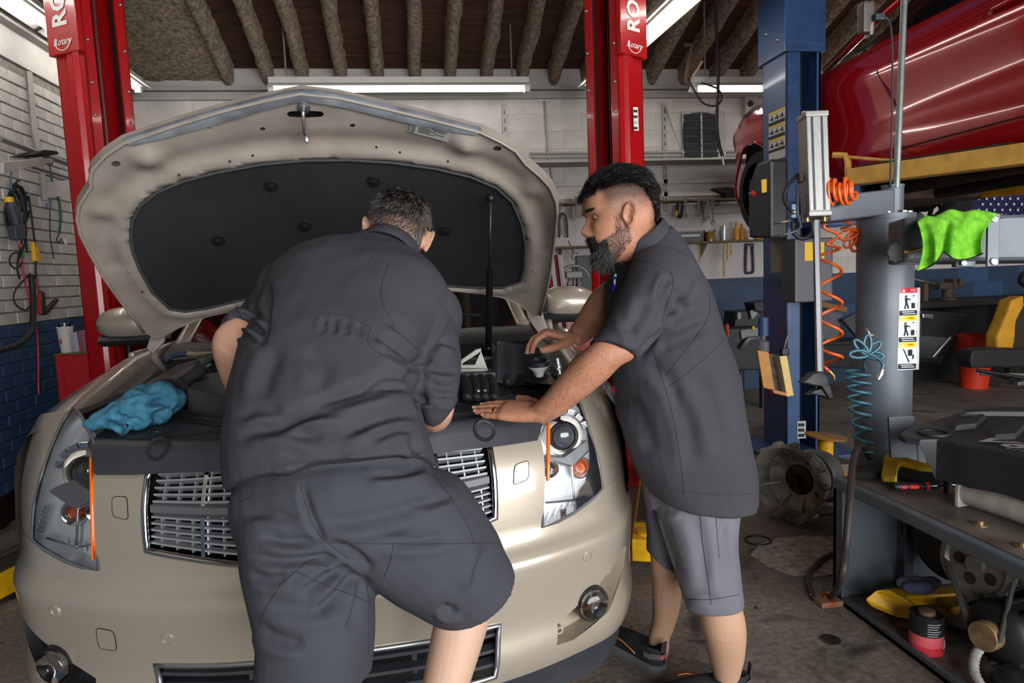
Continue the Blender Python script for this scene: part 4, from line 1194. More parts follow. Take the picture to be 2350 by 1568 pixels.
def strands(name, roots, dirs, nrm, length, mats, parent, r=.00045, curl=.25, lift=.25, seed=1, grey=.2, seg=4, droop=None, wave=0.0):
    g = np.random.default_rng(seed); k = len(roots)
    if k == 0: return None
    L = np.asarray(length) * (.75 + .5 * g.random(k)); D = dirs + g.normal(size=(k, 3)) * curl; D = D - nrm * (D * nrm).sum(1)[:, None] * .7
    D /= np.linalg.norm(D, axis=1)[:, None] + 1e-9
    P = [roots - nrm * .001]
    for i in range(1, seg + 1):
        t = i / seg
        step = D * (1 - lift * (1 - t)) + nrm * (lift * (1 - t) * 1.6 - .10 * t)
        if droop is not None: step = step + droop * t
        if wave: step = step + np.cross(D, nrm) * (wave * np.sin(t * 7 + g.random(k)[:, None] * 6))
        step /= np.linalg.norm(step, axis=1)[:, None]
        P.append(P[-1] + step * (L / seg)[:, None])
    S = np.cross(D, nrm); S /= np.linalg.norm(S, axis=1)[:, None] + 1e-9
    V_ = []
    for i, p in enumerate(P):
        rr = r * (1 - .75 * i / seg)
        V_ += [p + S * rr, p - S * rr * .5 + nrm * rr * .9, p - S * rr * .5 - nrm * rr * .9]
    n_ = 3 * (seg + 1)
    VV = np.stack(V_, 1).reshape(-1, 3)
    base = np.arange(k)[:, None] * n_; fs = []
    for i in range(seg):
        for j in range(3):
            j2 = (j + 1) % 3
            fs.append(np.concatenate([base + 3 * i + j, base + 3 * i + j2, base + 3 * i + 3 + j2, base + 3 * i + 3 + j], 1))
    FF = np.stack(fs, 1).reshape(-1, 4)
    me = bpy.data.meshes.new(name)
    me.vertices.add(len(VV)); me.vertices.foreach_set('co', VV.astype(np.float32).ravel())
    me.loops.add(FF.size); me.loops.foreach_set('vertex_index', FF.astype(np.int32).ravel())
    me.polygons.add(len(FF)); me.polygons.foreach_set('loop_start', (np.arange(len(FF)) * 4).astype(np.int32))
    mi = (g.random(k) < grey).astype(np.int32) if np.isscalar(grey) else (g.random(k) < grey).astype(np.int32)
    for q in mats: me.materials.append(q)
    me.polygons.foreach_set('material_index', np.repeat(mi, seg * 3).astype(np.int32))
    me.update(calc_edges=True)
    return link(name, me, None, parent, 180)
def sample(me, cnt, weight, seed=2):
    """random surface points with normals, picked by a weight function of the points"""
    me.calc_loop_triangles()
    T = np.empty(len(me.loop_triangles) * 3, np.int32); me.loop_triangles.foreach_get('vertices', T); T = T.reshape(-1, 3)
    P = coords(me); a, b, c = P[T[:, 0]], P[T[:, 1]], P[T[:, 2]]
    N = np.cross(b - a, c - a); ar = np.linalg.norm(N, axis=1); cen = (a + b + c) / 3
    w = weight(cen) * ar
    if w.sum() <= 0: return np.zeros((0, 3)), np.zeros((0, 3))
    g = np.random.default_rng(seed); i = g.choice(len(T), cnt, p=w / w.sum())
    u, v = g.random(cnt), g.random(cnt); m_ = u + v > 1; u[m_] = 1 - u[m_]; v[m_] = 1 - v[m_]
    return a[i] + (b - a)[i] * u[:, None] + (c - a)[i] * v[:, None], N[i] / (ar[i][:, None] + 1e-12)
def seam(tree, pts, parent, name='seam', r=.0008, material=None, lift=.0006):
    P = cast_line(tree, pts, 8, lift)
    if len(P) > 2: Mesh().tube(P, r, 5).build(name, material or SEAM, parent, 180)
def garment(name, mb, strokes, material, parent, voxel=.0052, it=8, nz=.004, nscale=.22, label=None, keep=()):
    me = skin(mb, voxel, it)
    P = coords(me); N = normals(me)
    set_coords(me, P + N * (vnoise(P, nscale, 1.0, 2) * nz)[:, None])
    folds(me, [(q[0], q[1] * 1.35, q[2] * 1.8) + tuple(q[3:]) for q in strokes])
    smooth_mesh(me, 5, .45)
    return link(name, me, material, parent, 180, label), tree_of(me), me
HAIRK = mat('black_hair', '0b0a0a', .4, spec=.4); HAIRG = mat('grey_hair', '77726d', .45, spec=.4); HAIRB = mat('brown_hair', '3a281b', .4)
STUB = mat('stubble', '3b2e27', .7)

# ------------------------------------------------------------------ man leaning in, seen from behind
man = thing('person', 'man leaning into the engine bay, back to us, charcoal shirt and shorts', 'person', at(700, 1900, 1.36) * V(1, 1, 0))
TORSO = [((538, 1134), (994, 1058), 1.425, .182, 2.5), ((528, 1075), (986, 1014), 1.44, .180, 2.5), ((528, 1005), (968, 962), 1.46, .175, 2.4), ((537, 930), (960, 905), 1.50, .175, 2.4), ((558, 850), (965, 850), 1.55, .170, 2.4),
         ((584, 775), (988, 790), 1.61, .165, 2.4), ((602, 705), (1016, 735), 1.67, .155, 2.4), ((618, 648), (1030, 690), 1.72, .140, 2.4), ((660, 606), (1012, 650), 1.765, .115, 2.2), ((725, 580), (985, 620), 1.80, .090), ((800, 563), (960, 600), 1.825, .070), ((830, 556), (948, 598), 1.84, .062)]
SLL = [((668, 600), (690, 735), 1.755, .070), ((612, 640), (640, 770), 1.72, .078), ((566, 688), (615, 788), 1.665, .074), ((534, 720), (603, 797), 1.615, .068), ((511, 742), (594, 803), 1.585, .062)]
SLR = [((935, 700), (1025, 668), 1.745, .080), ((945, 780), (1050, 740), 1.70, .084), ((945, 845), (1056, 820), 1.655, .082), ((947, 892), (1054, 888), 1.63, .076), ((960, 928), (1042, 928), 1.635, .066), ((976, 950), (1020, 956), 1.65, .05)]
shirt = Mesh(); shirt.loft(loftpx(TORSO)); shirt.loft(loftpx(SLL)); shirt.loft(loftpx(SLR))
shirt.sphere(at(640, 668, 1.735), (.06, .075, .075)); shirt.sphere(at(1010, 735, 1.73), (.06, .08, .085))
W1 = 11
st1 = [([(590, 990), (680, 955), (780, 920), (880, 893), (955, 880)], 13, .010), ([(640, 975), (720, 955), (800, 950)], 9, .006), ([(705, 925), (790, 900), (870, 880), (940, 888)], 9, .007),
       ([(830, 878), (890, 860), (958, 868)], 8, .007), ([(860, 765), (920, 800), (970, 838)], 9, .008), ([(893, 735), (945, 775), (985, 815)], 9, .008), ([(880, 800), (930, 830), (975, 855)], 8, .006),
       ([(545, 1000), (600, 985), (680, 990), (740, 1010)], 14, .008), ([(540, 960), (590, 940), (650, 945)], 12, .006), ([(780, 1000), (860, 965), (930, 950), (968, 960)], 11, .008), ([(850, 1010), (910, 985), (960, 990)], 9, .006),
       ([(640, 800), (612, 860), (596, 920)], 16, .006), ([(700, 800), (740, 850), (720, 910)], 18, .005), ([(745, 728), (742, 765)], 6, .004), ([(768, 728), (764, 768)], 6, .004), ([(792, 732), (795, 770)], 6, .004), ([(820, 742), (826, 772)], 6, .004),
       ([(545, 690), (575, 715), (608, 730)], 7, .009), ([(530, 712), (560, 742), (605, 757)], 7, .010), ([(520, 735), (550, 765), (597, 785)], 6, .007), ([(560, 705), (580, 740), (600, 775)], 6, .006),
       ([(615, 640), (612, 700), (606, 760), (596, 800)], 6, .008, 0), ([(1005, 780), (1035, 790), (1052, 800)], 7, .006), ([(980, 840), (1010, 850), (1050, 852)], 8, .007), ([(985, 880), (1015, 893), (1048, 890)], 7, .006), ([(1000, 915), (1020, 922), (1042, 915)], 6, .005),
       ([(948, 830), (950, 870), (960, 905), (978, 940)], 8, .012, 0), ([(985, 815), (965, 835), (948, 850)], 8, .010, 0), ([(1046, 720), (1010, 775), (985, 818)], 5, .003, 0), ([(640, 1040), (720, 1060), (820, 1040)], 18, .005), ([(940, 1000), (955, 1030), (960, 1050)], 10, .007)]
shirt_o, shirt_t, shirt_me = garment('shirt', shirt, st1, SHIRT, man)
for ln in ([(612, 742), (660, 712), (720, 680), (780, 650), (832, 616), (858, 588)], [(606, 786), (640, 757), (690, 732), (740, 721), (800, 727), (850, 753)], [(893, 604), (880, 640), (875, 680), (886, 715), (908, 752)],
           [(652, 594), (632, 625), (616, 665), (611, 705)], [(1046, 716), (1020, 757), (990, 808)], [(545, 1125), (620, 1118), (700, 1106), (760, 1085), (830, 1075), (900, 1066), (984, 1050)], [(850, 752), (845, 785), (870, 810), (940, 850)]):
    seam(shirt_t, ln, shirt_o)
# shorts
SHP = [((565, 1045), (970, 990), 1.45, .14, 2.4), ((558, 1090), (975, 1035), 1.44, .148, 2.4), ((552, 1130), (985, 1078), 1.43, .145, 2.4), ((543, 1180), (1020, 1125), 1.415, .162, 2.4), ((560, 1228), (1010, 1180), 1.42, .150, 2.2), ((620, 1262), (960, 1232), 1.44, .10, 2.2)]
LGL = [((548, 1165), (800, 1185), 1.42, .125), ((543, 1205), (812, 1240), 1.395, .145), ((556, 1255), (828, 1282), 1.385, .142), ((563, 1310), (848, 1318), 1.38, .136), ((582, 1385), (857, 1390), 1.375, .130), ((592, 1455), (859, 1455), 1.37, .126), ((592, 1520), (857, 1500), 1.37, .122), ((596, 1580), (852, 1542), 1.37, .118)]
LGR = [((975, 1078), (740, 1235), 1.43, .130), ((1052, 1108), (790, 1280), 1.44, .148), ((1106, 1168), (848, 1316), 1.47, .138), ((1144, 1236), (902, 1358), 1.50, .126), ((1164, 1278), (950, 1388), 1.52, .116), ((1180, 1302), (988, 1408), 1.535, .108)]
sh = Mesh(); sh.loft(loftpx(SHP)); sh.loft(loftpx(LGL)); sh.loft(loftpx(LGR))
st2 = [([(690, 1110), (705, 1165), (725, 1215), (750, 1245)], 7, .008, .3), ([(752, 1246), (790, 1262), (830, 1290), (852, 1312)], 8, .012, .3), ([(600, 1230), (660, 1245), (740, 1243)], 9, .007), ([(570, 1275), (640, 1290), (720, 1283), (790, 1280)], 8, .007),
       ([(800, 1295), (740, 1330), (690, 1365)], 9, .007), ([(815, 1310), (770, 1370), (720, 1420)], 10, .007), ([(835, 1320), (820, 1390), (800, 1450)], 9, .006), ([(575, 1320), (620, 1335), (660, 1325)], 9, .005), ([(590, 1440), (640, 1470), (700, 1480)], 12, .006),
       ([(720, 1190), (800, 1200), (900, 1180), (1000, 1150)], 14, .006), ([(840, 1090), (920, 1085), (980, 1070)], 9, .005), ([(870, 1240), (950, 1243), (1040, 1230)], 11, .006), ([(940, 1160), (1000, 1150), (1040, 1135)], 9, .004), ([(1010, 1390), (1030, 1405), (1050, 1400)], 8, .008), ([(1120, 1260), (1100, 1310), (1090, 1360)], 11, .006), ([(560, 1180), (620, 1180), (680, 1200)], 10, .005), ([(600, 1380), (700, 1400), (800, 1370)], 16, .005)]
sh_o, sh_t, sh_me = garment('shorts', sh, st2, SHORTS, man)
for ln in ([(690, 1112), (702, 1160), (722, 1212), (750, 1244), (775, 1265), (800, 1283)], [(755, 1246), (860, 1248), (960, 1250), (1060, 1248), (1140, 1246)], [(970, 1072), (1010, 1110), (1050, 1165), (1075, 1210), (1088, 1248)],
           [(720, 1285), (680, 1310), (640, 1350), (610, 1400), (592, 1450)], [(682, 1312), (750, 1345), (805, 1365), (848, 1385)], [(903, 1252), (895, 1290), (882, 1325)], [(842, 1320), (846, 1400), (846, 1500)], [(552, 1150), (580, 1140), (588, 1120)]):
    seam(sh_t, ln, sh_o)
# body
body = Mesh()
HEAD1 = at(913, 536, 1.875)
up1 = unit(CU * .80 + CF * .62 + CR * .05); rt1 = unit(CR * .955 - CU * .26 + CF * .10)
rt1 = unit(rt1 - up1 * (rt1 @ up1)); fw1 = np.cross(up1, rt1); 
R1 = np.stack([rt1, fw1, up1], -1)
head_mesh(body, HEAD1, R1, 1.0)
limb(body, [at(886, 600, 1.80), at(893, 575, 1.825), HEAD1 + R1 @ V(0, -.035, -.05)], [.068, .062, .055])
body.loft(loftpx(TORSO, sc=.74)); body.loft(loftpx(SHP, sc=.74)); body.loft(loftpx(SLL, sc=.7)); body.loft(loftpx(SLR, sc=.7))
body.loft(loftpx(LGL[:-2], sc=.68)); body.loft(loftpx(LGR[:-1], sc=.68))
body.loft(loftpx([((560, 720), (600, 790), 1.62, .045), ((506, 752), (592, 806), 1.585, .046), ((496, 778), (584, 828), 1.595, .046), ((503, 815), (577, 848), 1.62, .043), ((522, 858), (566, 880), 1.66, .038), ((548, 905), (585, 922), 1.73, .033), ((580, 938), (614, 948), 1.80, .027)]))
limb(body, [at(1000, 930, 1.65), at(996, 952, 1.69), at(985, 950, 1.78), at(960, 935, 1.90)], [.046, .044, .036, .027])
LG1 = [((640, 1450), (815, 1450), 1.38, .085), ((648, 1560), (812, 1560), 1.37, .075), ((655, 1640), (800, 1640), 1.38, .065), ((652, 1720), (798, 1720), 1.37, .066), ((668, 1830), (780, 1830), 1.36, .052), ((688, 1930), (762, 1930), 1.36, .038), ((690, 1975), (764, 1975), 1.36, .040), ((690, 2010), (770, 2010), 1.36, .04)]
body.loft(loftpx(LG1))
LG2 = [((1140, 1270), (1010, 1370), 1.52, .075), ((1150, 1340), (1005, 1402), 1.53, .068), ((1122, 1432), (992, 1452), 1.51, .064), ((1098, 1510), (980, 1510), 1.49, .062), ((1072, 1590), (966, 1590), 1.47, .058), ((1040, 1690), (955, 1690), 1.45, .048), ((1020, 1800), (952, 1800), 1.44, .038), ((1018, 1860), (950, 1860), 1.44, .04), ((1020, 1890), (950, 1890), 1.44, .04)]
body.loft(loftpx(LG2))
wl_ = at(588, 940, 1.81); wr_ = at(950, 931, 1.925)
hand(body, wl_, at(650, 955, 1.90) - wl_, V(0, -.3, 1), True, [(.3, .4, .3)] * 4)
hand(body, wr_, at(930, 925, 2.1) - wr_, V(.2, -.2, 1), False, [(.6, .8, .5)] * 4)
bme = skin(body, .0036, 2, .45)
set_pale(bme, lambda P: (.95 - P[:, 2]) * 8)
bod = link('body', bme, SKIN, man, 180)
# hair: short, grey at the sides, thin at the crown
def hlocal(P, C, R): return (P - C) @ R
def w1(P):
    q = hlocal(P, HEAD1, R1); r = np.linalg.norm(q, axis=1)
    ok = (r < .14) & (q[:, 1] < .045) & (q[:, 2] > -.078 + .25 * np.clip(q[:, 1] + .05, 0, 1)) & ~((np.abs(q[:, 0]) > .066) & (q[:, 2] < .030) & (q[:, 1] > -.045))
    cr = np.exp(-(((q[:, 0] - .018) / .030) ** 2 + ((q[:, 1] + .055) / .032) ** 2 + ((q[:, 2] - .088) / .05) ** 2))
    nape = np.clip((q[:, 2] + .078) / .03, .08, 1)
    return ok * (1 - .62 * cr) * nape
set_pale(bme, lambda P: w1(P) * .6, 'stubble')
pts, nr = sample(bme, 13000, w1, 5)
q = hlocal(pts, HEAD1, R1)
flow = np.stack([(q[:, 0] - .02) * .9, (q[:, 1] + .055) * .8, -.05 - .03 * (q[:, 2] < .06)], 1) @ R1.T
gr = np.clip(.12 + .55 * (np.abs(q[:, 0]) > .05) + .25 * (q[:, 2] < .02), 0, .6)
strands('hair', pts, flow / (np.linalg.norm(flow, axis=1)[:, None] + 1e-6), nr, np.where(q[:, 2] < -.02, .008, .022), [HAIRK, HAIRG], man, r=.0006, curl=.35, lift=.35, seed=3, grey=gr)
pts, nr = sample(bme, 900, lambda P: (lambda q: ((q[:, 2] < -.03) & (q[:, 2] > -.13) & (q[:, 1] > .02) & (np.abs(q[:, 0]) < .072) & (np.linalg.norm(q, axis=1) < .15)) * 1.0)(hlocal(P, HEAD1, R1)), 8)
strands('beard', pts, np.tile(-up1, (len(pts), 1)), nr, .014, [HAIRK, HAIRG], man, r=.0007, grey=.35, seed=4)
# collar
def collar(C, axis, e1, e2, r1, r2, h, flare, material, parent, th0=0, th1=2 * PI, name='collar', n=40):
    rings = []
    for (k, dr) in ((0, 0), (1, flare), (1.04, flare + .004), (.98, flare + .007), (.1, .010), (-.2, .010)):
        rings.append([C + axis * h * k + e1 * (r1 + dr) * math.cos(t) + e2 * (r2 + dr) * math.sin(t) for t in np.linspace(th0, th1, n)])
    P = np.array(rings)
    return Mesh().grid(P).build(name, material, parent, 60)
cax = unit(at(897, 566, 1.838) - at(884, 592, 1.81)); ce1 = unit(at(948, 600, 1.84) - at(830, 556, 1.84)); ce1 = unit(ce1 - cax * (ce1 @ cax)); ce2 = np.cross(cax, ce1)
collar(at(888, 588, 1.818), cax, ce1, ce2, .079, .082, .036, -.006, SHIRT, shirt_o)
for sp_, nm_ in ((SLL, 'cuff'), (SLR[:-1], 'cuff')):
    link(nm_, skin(Mesh().loft(loftpx([tuple(np.array(sp_[-2][j]) * .35 + np.array(sp_[-1][j]) * .65 if j < 2 else sp_[-2][j] * .35 + sp_[-1][j] * .65 for j in range(4)), sp_[-1]], grow=.006)), .005, 6), SHIRT, shirt_o, 180)
# shoes
SHOEB = mat('black_mesh_shoe', '17171a', .8, bump=.0012, bscale=400); SOLE = mat('grey_rubber_sole', '58595b', .7, var=.1, scale=40); ORNG = mat('orange_trim', 'd8761f', .6); REDP = mat('red_print', 'd2403c', .6)
def shoe(heel, d, parent, sc=1.0, tagc=True):
    heel = V(heel); d = unit(V(d[0], d[1], 0)); s = np.cross(d, (0, 0, 1)); s = unit(s)
    Wd = lambda x, y, z: heel + sc * (s * x + d * y + V(0, 0, z))
    def outline(y): return float(sinterp(y, [0, .02, .06, .12, .18, .23, .27, .295], [.012, .031, .036, .037, .045, .046, .034, .008]))
    ys = [0, .006, .02, .05, .09, .13, .18, .22, .255, .28, .295]
    so = Mesh().loft([[Wd(outline(y) * 1.08 * a, y - .006, b) for a, b in ((-1, .0), (-1.05, .016), (-.98, .034), (.98, .034), (1.05, .016), (1, 0))] for y in ys]).build('sole', SOLE, None, 40)
    rings = []
    for y in ys:
        w = outline(y); top = float(sinterp(y, [0, .03, .08, .12, .16, .22, .27, .295], [.088, .092, .080, .082, .078, .062, .052, .038]))
        open_ = y < .125
        ring = [(-1, .03), (-1.02, .045), (-.92, .03 + (top - .03) * .7), (-.62 if not open_ else -.78, top), (0 if not open_ else 0, top + (.006 if not open_ else -.02)), (.62 if not open_ else .78, top), (.92, .03 + (top - .03) * .7), (1.02, .045), (1, .03)]
        rings.append([Wd(w * a, y, z) for a, z in ring])
    up = Mesh().loft(rings).build('shoe', SHOEB, parent, 60)
    so.parent = up
    Mesh().prism([Wd(-.012, -.002, .080), Wd(.012, -.002, .080), Wd(.011, -.008, .118), Wd(-.011, -.008, .118)], -d * .004).build('pull_tab', mat('tab_grey', '2b2b2e', .8), up, 0)
    P = [[Wd(outline(max(0, y)) * 1.07 * a if y > .004 else .026 * a, y - (.004 if y < .01 else 0), z) for (a, y) in ((-1, .05), (-1, .025), (-.9, .008), (-.45, -.002), (0, -.004), (.45, -.002), (.9, .008), (1, .025), (1, .05))] for z in (.056, .074)]
    Mesh().grid(P).build('heel_band', mat('heel_grey', '48484b', .7), up, 60)
    Mesh().prism([Wd(-.014, -.0055, .061), Wd(-.003, -.0065, .061), Wd(-.003, -.0065, .069), Wd(-.014, -.0055, .069)], -d * .001).build('heel_emblem', REDP, up, 0)
    for k in range(4):
        x0 = .000 + k * .0045
        Mesh().prism([Wd(x0, -.0065, .062), Wd(x0 + .003, -.0065, .062), Wd(x0 + .003, -.0065, .0685 - .001 * (k % 2)), Wd(x0, -.0065, .0685 - .001 * (k % 2))], -d * .001).build('heel_print', REDP, up, 0)
    for sd in (-1, 1):
        Mesh().tube([Wd(sd * outline(y) * 1.02, y, z) for y, z in ((.09, .045), (.12, .055), (.15, .066), (.18, .07), (.205, .066))], .002, 5).build('orange_trim', ORNG, up, 180)
    return up
shoe(at(727, 2030, 1.33) * V(1, 1, 0) + V(0, -.04, 0), (-.15, 1), man)
shoe(at(985, 1960, 1.43) * V(1, 1, 0) + V(0, -.05, 0), (.1, 1), man)

# ------------------------------------------------------------------ bearded man in profile
man2 = thing('person', 'bearded man in charcoal work shirt leaning on the car with one flat hand', 'person', V(.86, 2.06, 0))
T2 = [((1484, 1112), (1729, 1140), 2.07, .172, 2.5), ((1446, 1050), (1724, 1065), 2.05, .185, 2.5), ((1426, 975), (1709, 985), 2.03, .190, 2.5), ((1416, 905), (1692, 890), 2.01, .192, 2.5), ((1402, 825), (1671, 800), 1.99, .194, 2.4), ((1392, 745), (1645, 722), 1.965, .196, 2.3),
      ((1392, 695), (1622, 664), 1.945, .196, 2.3), ((1400, 650), (1602, 618), 1.93, .185, 2.2), ((1414, 622), (1578, 573), 1.915, .155), ((1425, 606), (1556, 540), 1.905, .110), ((1432, 592), (1534, 518), 1.90, .078)]
S2 = [((1450, 590), (1598, 648), 1.83, .085), ((1432, 645), (1566, 705), 1.775, .090), ((1405, 708), (1522, 762), 1.735, .084), ((1376, 758), (1484, 802), 1.71, .078), ((1351, 787), (1462, 823), 1.70, .073)]
S2F = [((1440, 590), (1540, 640), 2.02, .085), ((1410, 625), (1500, 690), 2.08, .085), ((1385, 655), (1470, 720), 2.10, .075)]
sh2 = Mesh(); sh2.loft(loftpx(T2)); sh2.loft(loftpx(S2)); sh2.loft(loftpx(S2F)); sh2.sphere(at(1520, 640, 1.82), (.085, .085, .08))
st3 = [([(1535, 655), (1530, 700), (1515, 745), (1490, 790), (1465, 822)], 7, .012, 0), ([(1535, 635), (1520, 665), (1515, 690)], 8, .008), ([(1545, 660), (1560, 690), (1575, 720)], 9, .008), ([(1420, 720), (1450, 760), (1455, 800)], 10, .005), ([(1480, 680), (1470, 720), (1440, 770)], 12, .005),
       ([(1520, 740), (1570, 720), (1620, 700)], 12, .006), ([(1500, 800), (1560, 780), (1630, 740)], 12, .006), ([(1480, 840), (1530, 870), (1560, 930)], 14, .006), ([(1430, 900), (1470, 960), (1500, 1040)], 14, .007), ([(1600, 860), (1640, 940), (1660, 1040)], 18, .006), ([(1540, 900), (1580, 980), (1590, 1080)], 16, .005), ([(1440, 560), (1420, 600), (1400, 640)], 8, .006)]
s2o, s2t, s2me = garment('shirt', sh2, st3, SHIRT, man2)
for ln in ([(1440, 606), (1465, 597), (1500, 607), (1540, 625)], [(1500, 805), (1520, 870), (1545, 960), (1562, 1060), (1570, 1136)], [(1627, 668), (1628, 720), (1600, 770), (1560, 820), (1530, 860)], [(1360, 778), (1410, 797), (1455, 812)], [(1660, 780), (1620, 820), (1580, 855), (1535, 888)], [(1490, 1100), (1560, 1125), (1640, 1135), (1724, 1134)], [(1540, 625), (1545, 650), (1535, 690), (1518, 740)]):
    seam(s2t, ln, s2o)
cax = unit(at(1478, 545, 1.895) - at(1492, 590, 1.905)); ce1 = unit(at(1534, 518, 1.9) - at(1430, 600, 1.9)); cax = unit(cax - ce1 * (cax @ ce1)); ce2 = np.cross(cax, ce1)
collar(at(1484, 562, 1.90), cax, ce1, ce2, .068, .070, .036, .004, SHIRT, s2o)
sp2 = Mesh()
sp2.loft(loftpx([((1480, 1070), (1716, 1080), 2.10, .160, 2.4), ((1478, 1130), (1706, 1140), 2.09, .165, 2.4), ((1492, 1170), (1690, 1175), 2.08, .15, 2.2)]))
sp2.loft(loftpx([((1492, 1100), (1708, 1110), 2.03, .108), ((1512, 1190), (1694, 1190), 2.02, .108), ((1536, 1270), (1693, 1270), 2.01, .104), ((1556, 1340), (1697, 1345), 2.01, .100), ((1573, 1392), (1700, 1382), 2.01, .096)]))
sp2.loft(loftpx([((1477, 1100), (1620, 1110), 2.20, .10), ((1479, 1180), (1610, 1200), 2.21, .10), ((1484, 1240), (1590, 1275), 2.22, .095), ((1487, 1268), (1568, 1328), 2.22, .09)]))
st4 = [([(1500, 1130), (1530, 1230), (1562, 1340)], 10, .006), ([(1640, 1150), (1660, 1250), (1665, 1370)], 12, .005), ([(1580, 1160), (1610, 1250), (1620, 1360)], 14, .004), ([(1500, 1150), (1525, 1170), (1560, 1165)], 9, .005), ([(1500, 1180), (1515, 1250), (1545, 1320)], 9, .008, 0), ([(1560, 1380), (1600, 1370), (1650, 1374)], 10, .004), ([(1690, 1160), (1670, 1200), (1660, 1240)], 8, .005)]
p2o, p2t, p2me = garment('shorts', sp2, st4, SHORTS2, man2)
for ln in ([(1604, 1145), (1612, 1240), (1625, 1330), (1632, 1388)], [(1640, 1145), (1645, 1220), (1650, 1280)], [(1578, 1376), (1630, 1376), (1694, 1366)]):
    seam(p2t, ln, p2o)
b2 = Mesh()
HEAD2 = at(1419, 494, 1.87)
pt = math.radians(9)
fw2 = unit(-CR * math.cos(math.radians(4)) * math.cos(pt) - CU * math.sin(pt) - CF * math.sin(math.radians(4)))
rt2 = unit(CF * 1.0 - CR * .07 + CU * .03); rt2 = unit(rt2 - fw2 * (rt2 @ fw2)); up2 = np.cross(rt2, fw2)
R2 = np.stack([rt2, fw2, up2], -1)
head_mesh(b2, HEAD2, R2, 1.0)
limb(b2, [at(1492, 590, 1.905), at(1470, 560, 1.90), at(1450, 525, 1.885), HEAD2 + R2 @ V(0, -.04, -.03)], [.078, .068, .064, .055])
b2.loft(loftpx(T2, sc=.84)); b2.loft(loftpx(S2, sc=.60)); b2.loft(loftpx(S2F, sc=.72))
b2.loft(loftpx([((1402, 755), (1465, 795), 1.715, .045), ((1360, 788), (1450, 826), 1.70, .055), ((1334, 810), (1424, 838), 1.70, .054), ((1308, 834), (1396, 866), 1.71, .049), ((1276, 872), (1346, 908), 1.73, .042), ((1247, 908), (1300, 944), 1.75, .035), ((1226, 926), (1264, 966), 1.768, .029), ((1214, 932), (1252, 972), 1.775, .027)]))
b2.loft(loftpx([((1400, 640), (1470, 700), 2.11, .045), ((1362, 668), (1412, 730), 2.12, .046), ((1340, 700), (1384, 758), 2.115, .041), ((1318, 738), (1354, 780), 2.105, .033), ((1306, 758), (1334, 794), 2.095, .027)]))
b2.loft(loftpx([((1520, 1180), (1680, 1180), 2.02, .085), ((1570, 1330), (1690, 1330), 2.02, .068), ((1602, 1392), (1699, 1380), 2.02, .058), ((1611, 1440), (1711, 1440), 2.03, .058), ((1624, 1500), (1707, 1500), 2.08, .050), ((1637, 1548), (1697, 1548), 2.11, .038), ((1638, 1572), (1698, 1572), 2.12, .038), ((1636, 1590), (1698, 1590), 2.12, .04)]))
b2.loft(loftpx([((1485, 1180), (1600, 1190), 2.21, .08), ((1492, 1270), (1572, 1300), 2.22, .062), ((1496, 1320), (1564, 1345), 2.25, .056), ((1497, 1370), (1561, 1385), 2.28, .052), ((1497, 1420), (1549, 1430), 2.31, .042), ((1490, 1452), (1537, 1464), 2.33, .036), ((1486, 1480), (1535, 1488), 2.34, .037), ((1482, 1500), (1530, 1505), 2.35, .037)]))
wrA = at(1234, 948, 1.772)
tipA = onZ(1094, 944, .982)
hA = hand(b2, wrA, tipA - wrA + V(0, 0, .008), V(-.10, -.35, 1), True, [(.05, .06, .04)] * 4, 1.06, spread=-.10, thumb=((.95, .45, -.12), (.55, .85, -.10), (.3, .95, -.06)), fl=.92)
wrB = at(1318, 777, 2.092)
hB = hand(b2, wrB, at(1268, 768, 2.09) - wrB, V(-.25, .05, 1), False, [(.75, .55, .25), (.72, .5, .3), (.7, .5, .3), (.65, .5, .3)], 1.0, thumb=((.62, .75, -.45), (.45, .85, -.40), (.25, .9, -.35)))
b2me = skin(b2, .0032, 2, .45)
set_pale(b2me, lambda P: (.85 - P[:, 2]) * 8)
bod2 = link('body', b2me, SKIN2, man2, 180)
nails(hA, bod2, (0, 1, 2, 3)); nails(hB, bod2)
P3, dn, up, r = hA[2]
c = P3[1] * .45 + P3[2] * .55; dd = unit(P3[2] - P3[1]); e1 = unit(np.cross(dd, V(0, 0, 1))); e2 = np.cross(dd, e1)
Mesh().loft([[c + dd * (a * .0026) + (e1 * math.cos(t) + e2 * math.sin(t)) * (r * 1.04 + b) for t in np.arange(24) * 2 * PI / 24] for a, b in ((-1, 0), (-1, .0013), (-.5, .0019), (.5, .0019), (1, .0013), (1, 0))], loop=True, cap=False).build('gold_ring', mat('gold', 'd9a441', .2, 1.0), man2, 60)
# eyes
for s in (-1, 1):
    ec = HEAD2 + R2 @ V(s * .030, .0650, .000)
    ey = Mesh().sphere(ec, .0120, 16).build('eye', mat('eye_white', '8a7a70', .3), man2, 180)
    Mesh().lathe(ec, R2 @ V(s * .1, 1, -.45), [(.0055, .0105), (.004, .0119), (.001, .0123)], 14).build('iris', mat('iris', '2b1a10', .15), ey, 180)
    rings = [[ec + R2 @ (V(math.sin(a) * math.cos(b), math.cos(a) * math.cos(b), math.sin(b)) * .0129) for a in np.linspace(-2.3, 2.3, 22)] for b in np.linspace(-.42, 1.5, 10)]
    Mesh().grid(rings).build('eyelid', SKIN2, ey, 180)
    rings = [[ec + R2 @ (V(math.sin(a) * math.cos(b), math.cos(a) * math.cos(b), math.sin(b)) * .0129) for a in np.linspace(-2.3, 2.3, 22)] for b in np.linspace(-1.5, -.62, 6)]
    Mesh().grid(rings).build('eyelid', SKIN2, ey, 180)
    Mesh().tube([ec + R2 @ (V(math.sin(a) * math.cos(-.42), math.cos(a) * math.cos(-.42), math.sin(-.42)) * .0132) for a in np.linspace(-1.5, 1.5, 12)], .0009, 5).build('lashes', HAIRK, ey, 180)
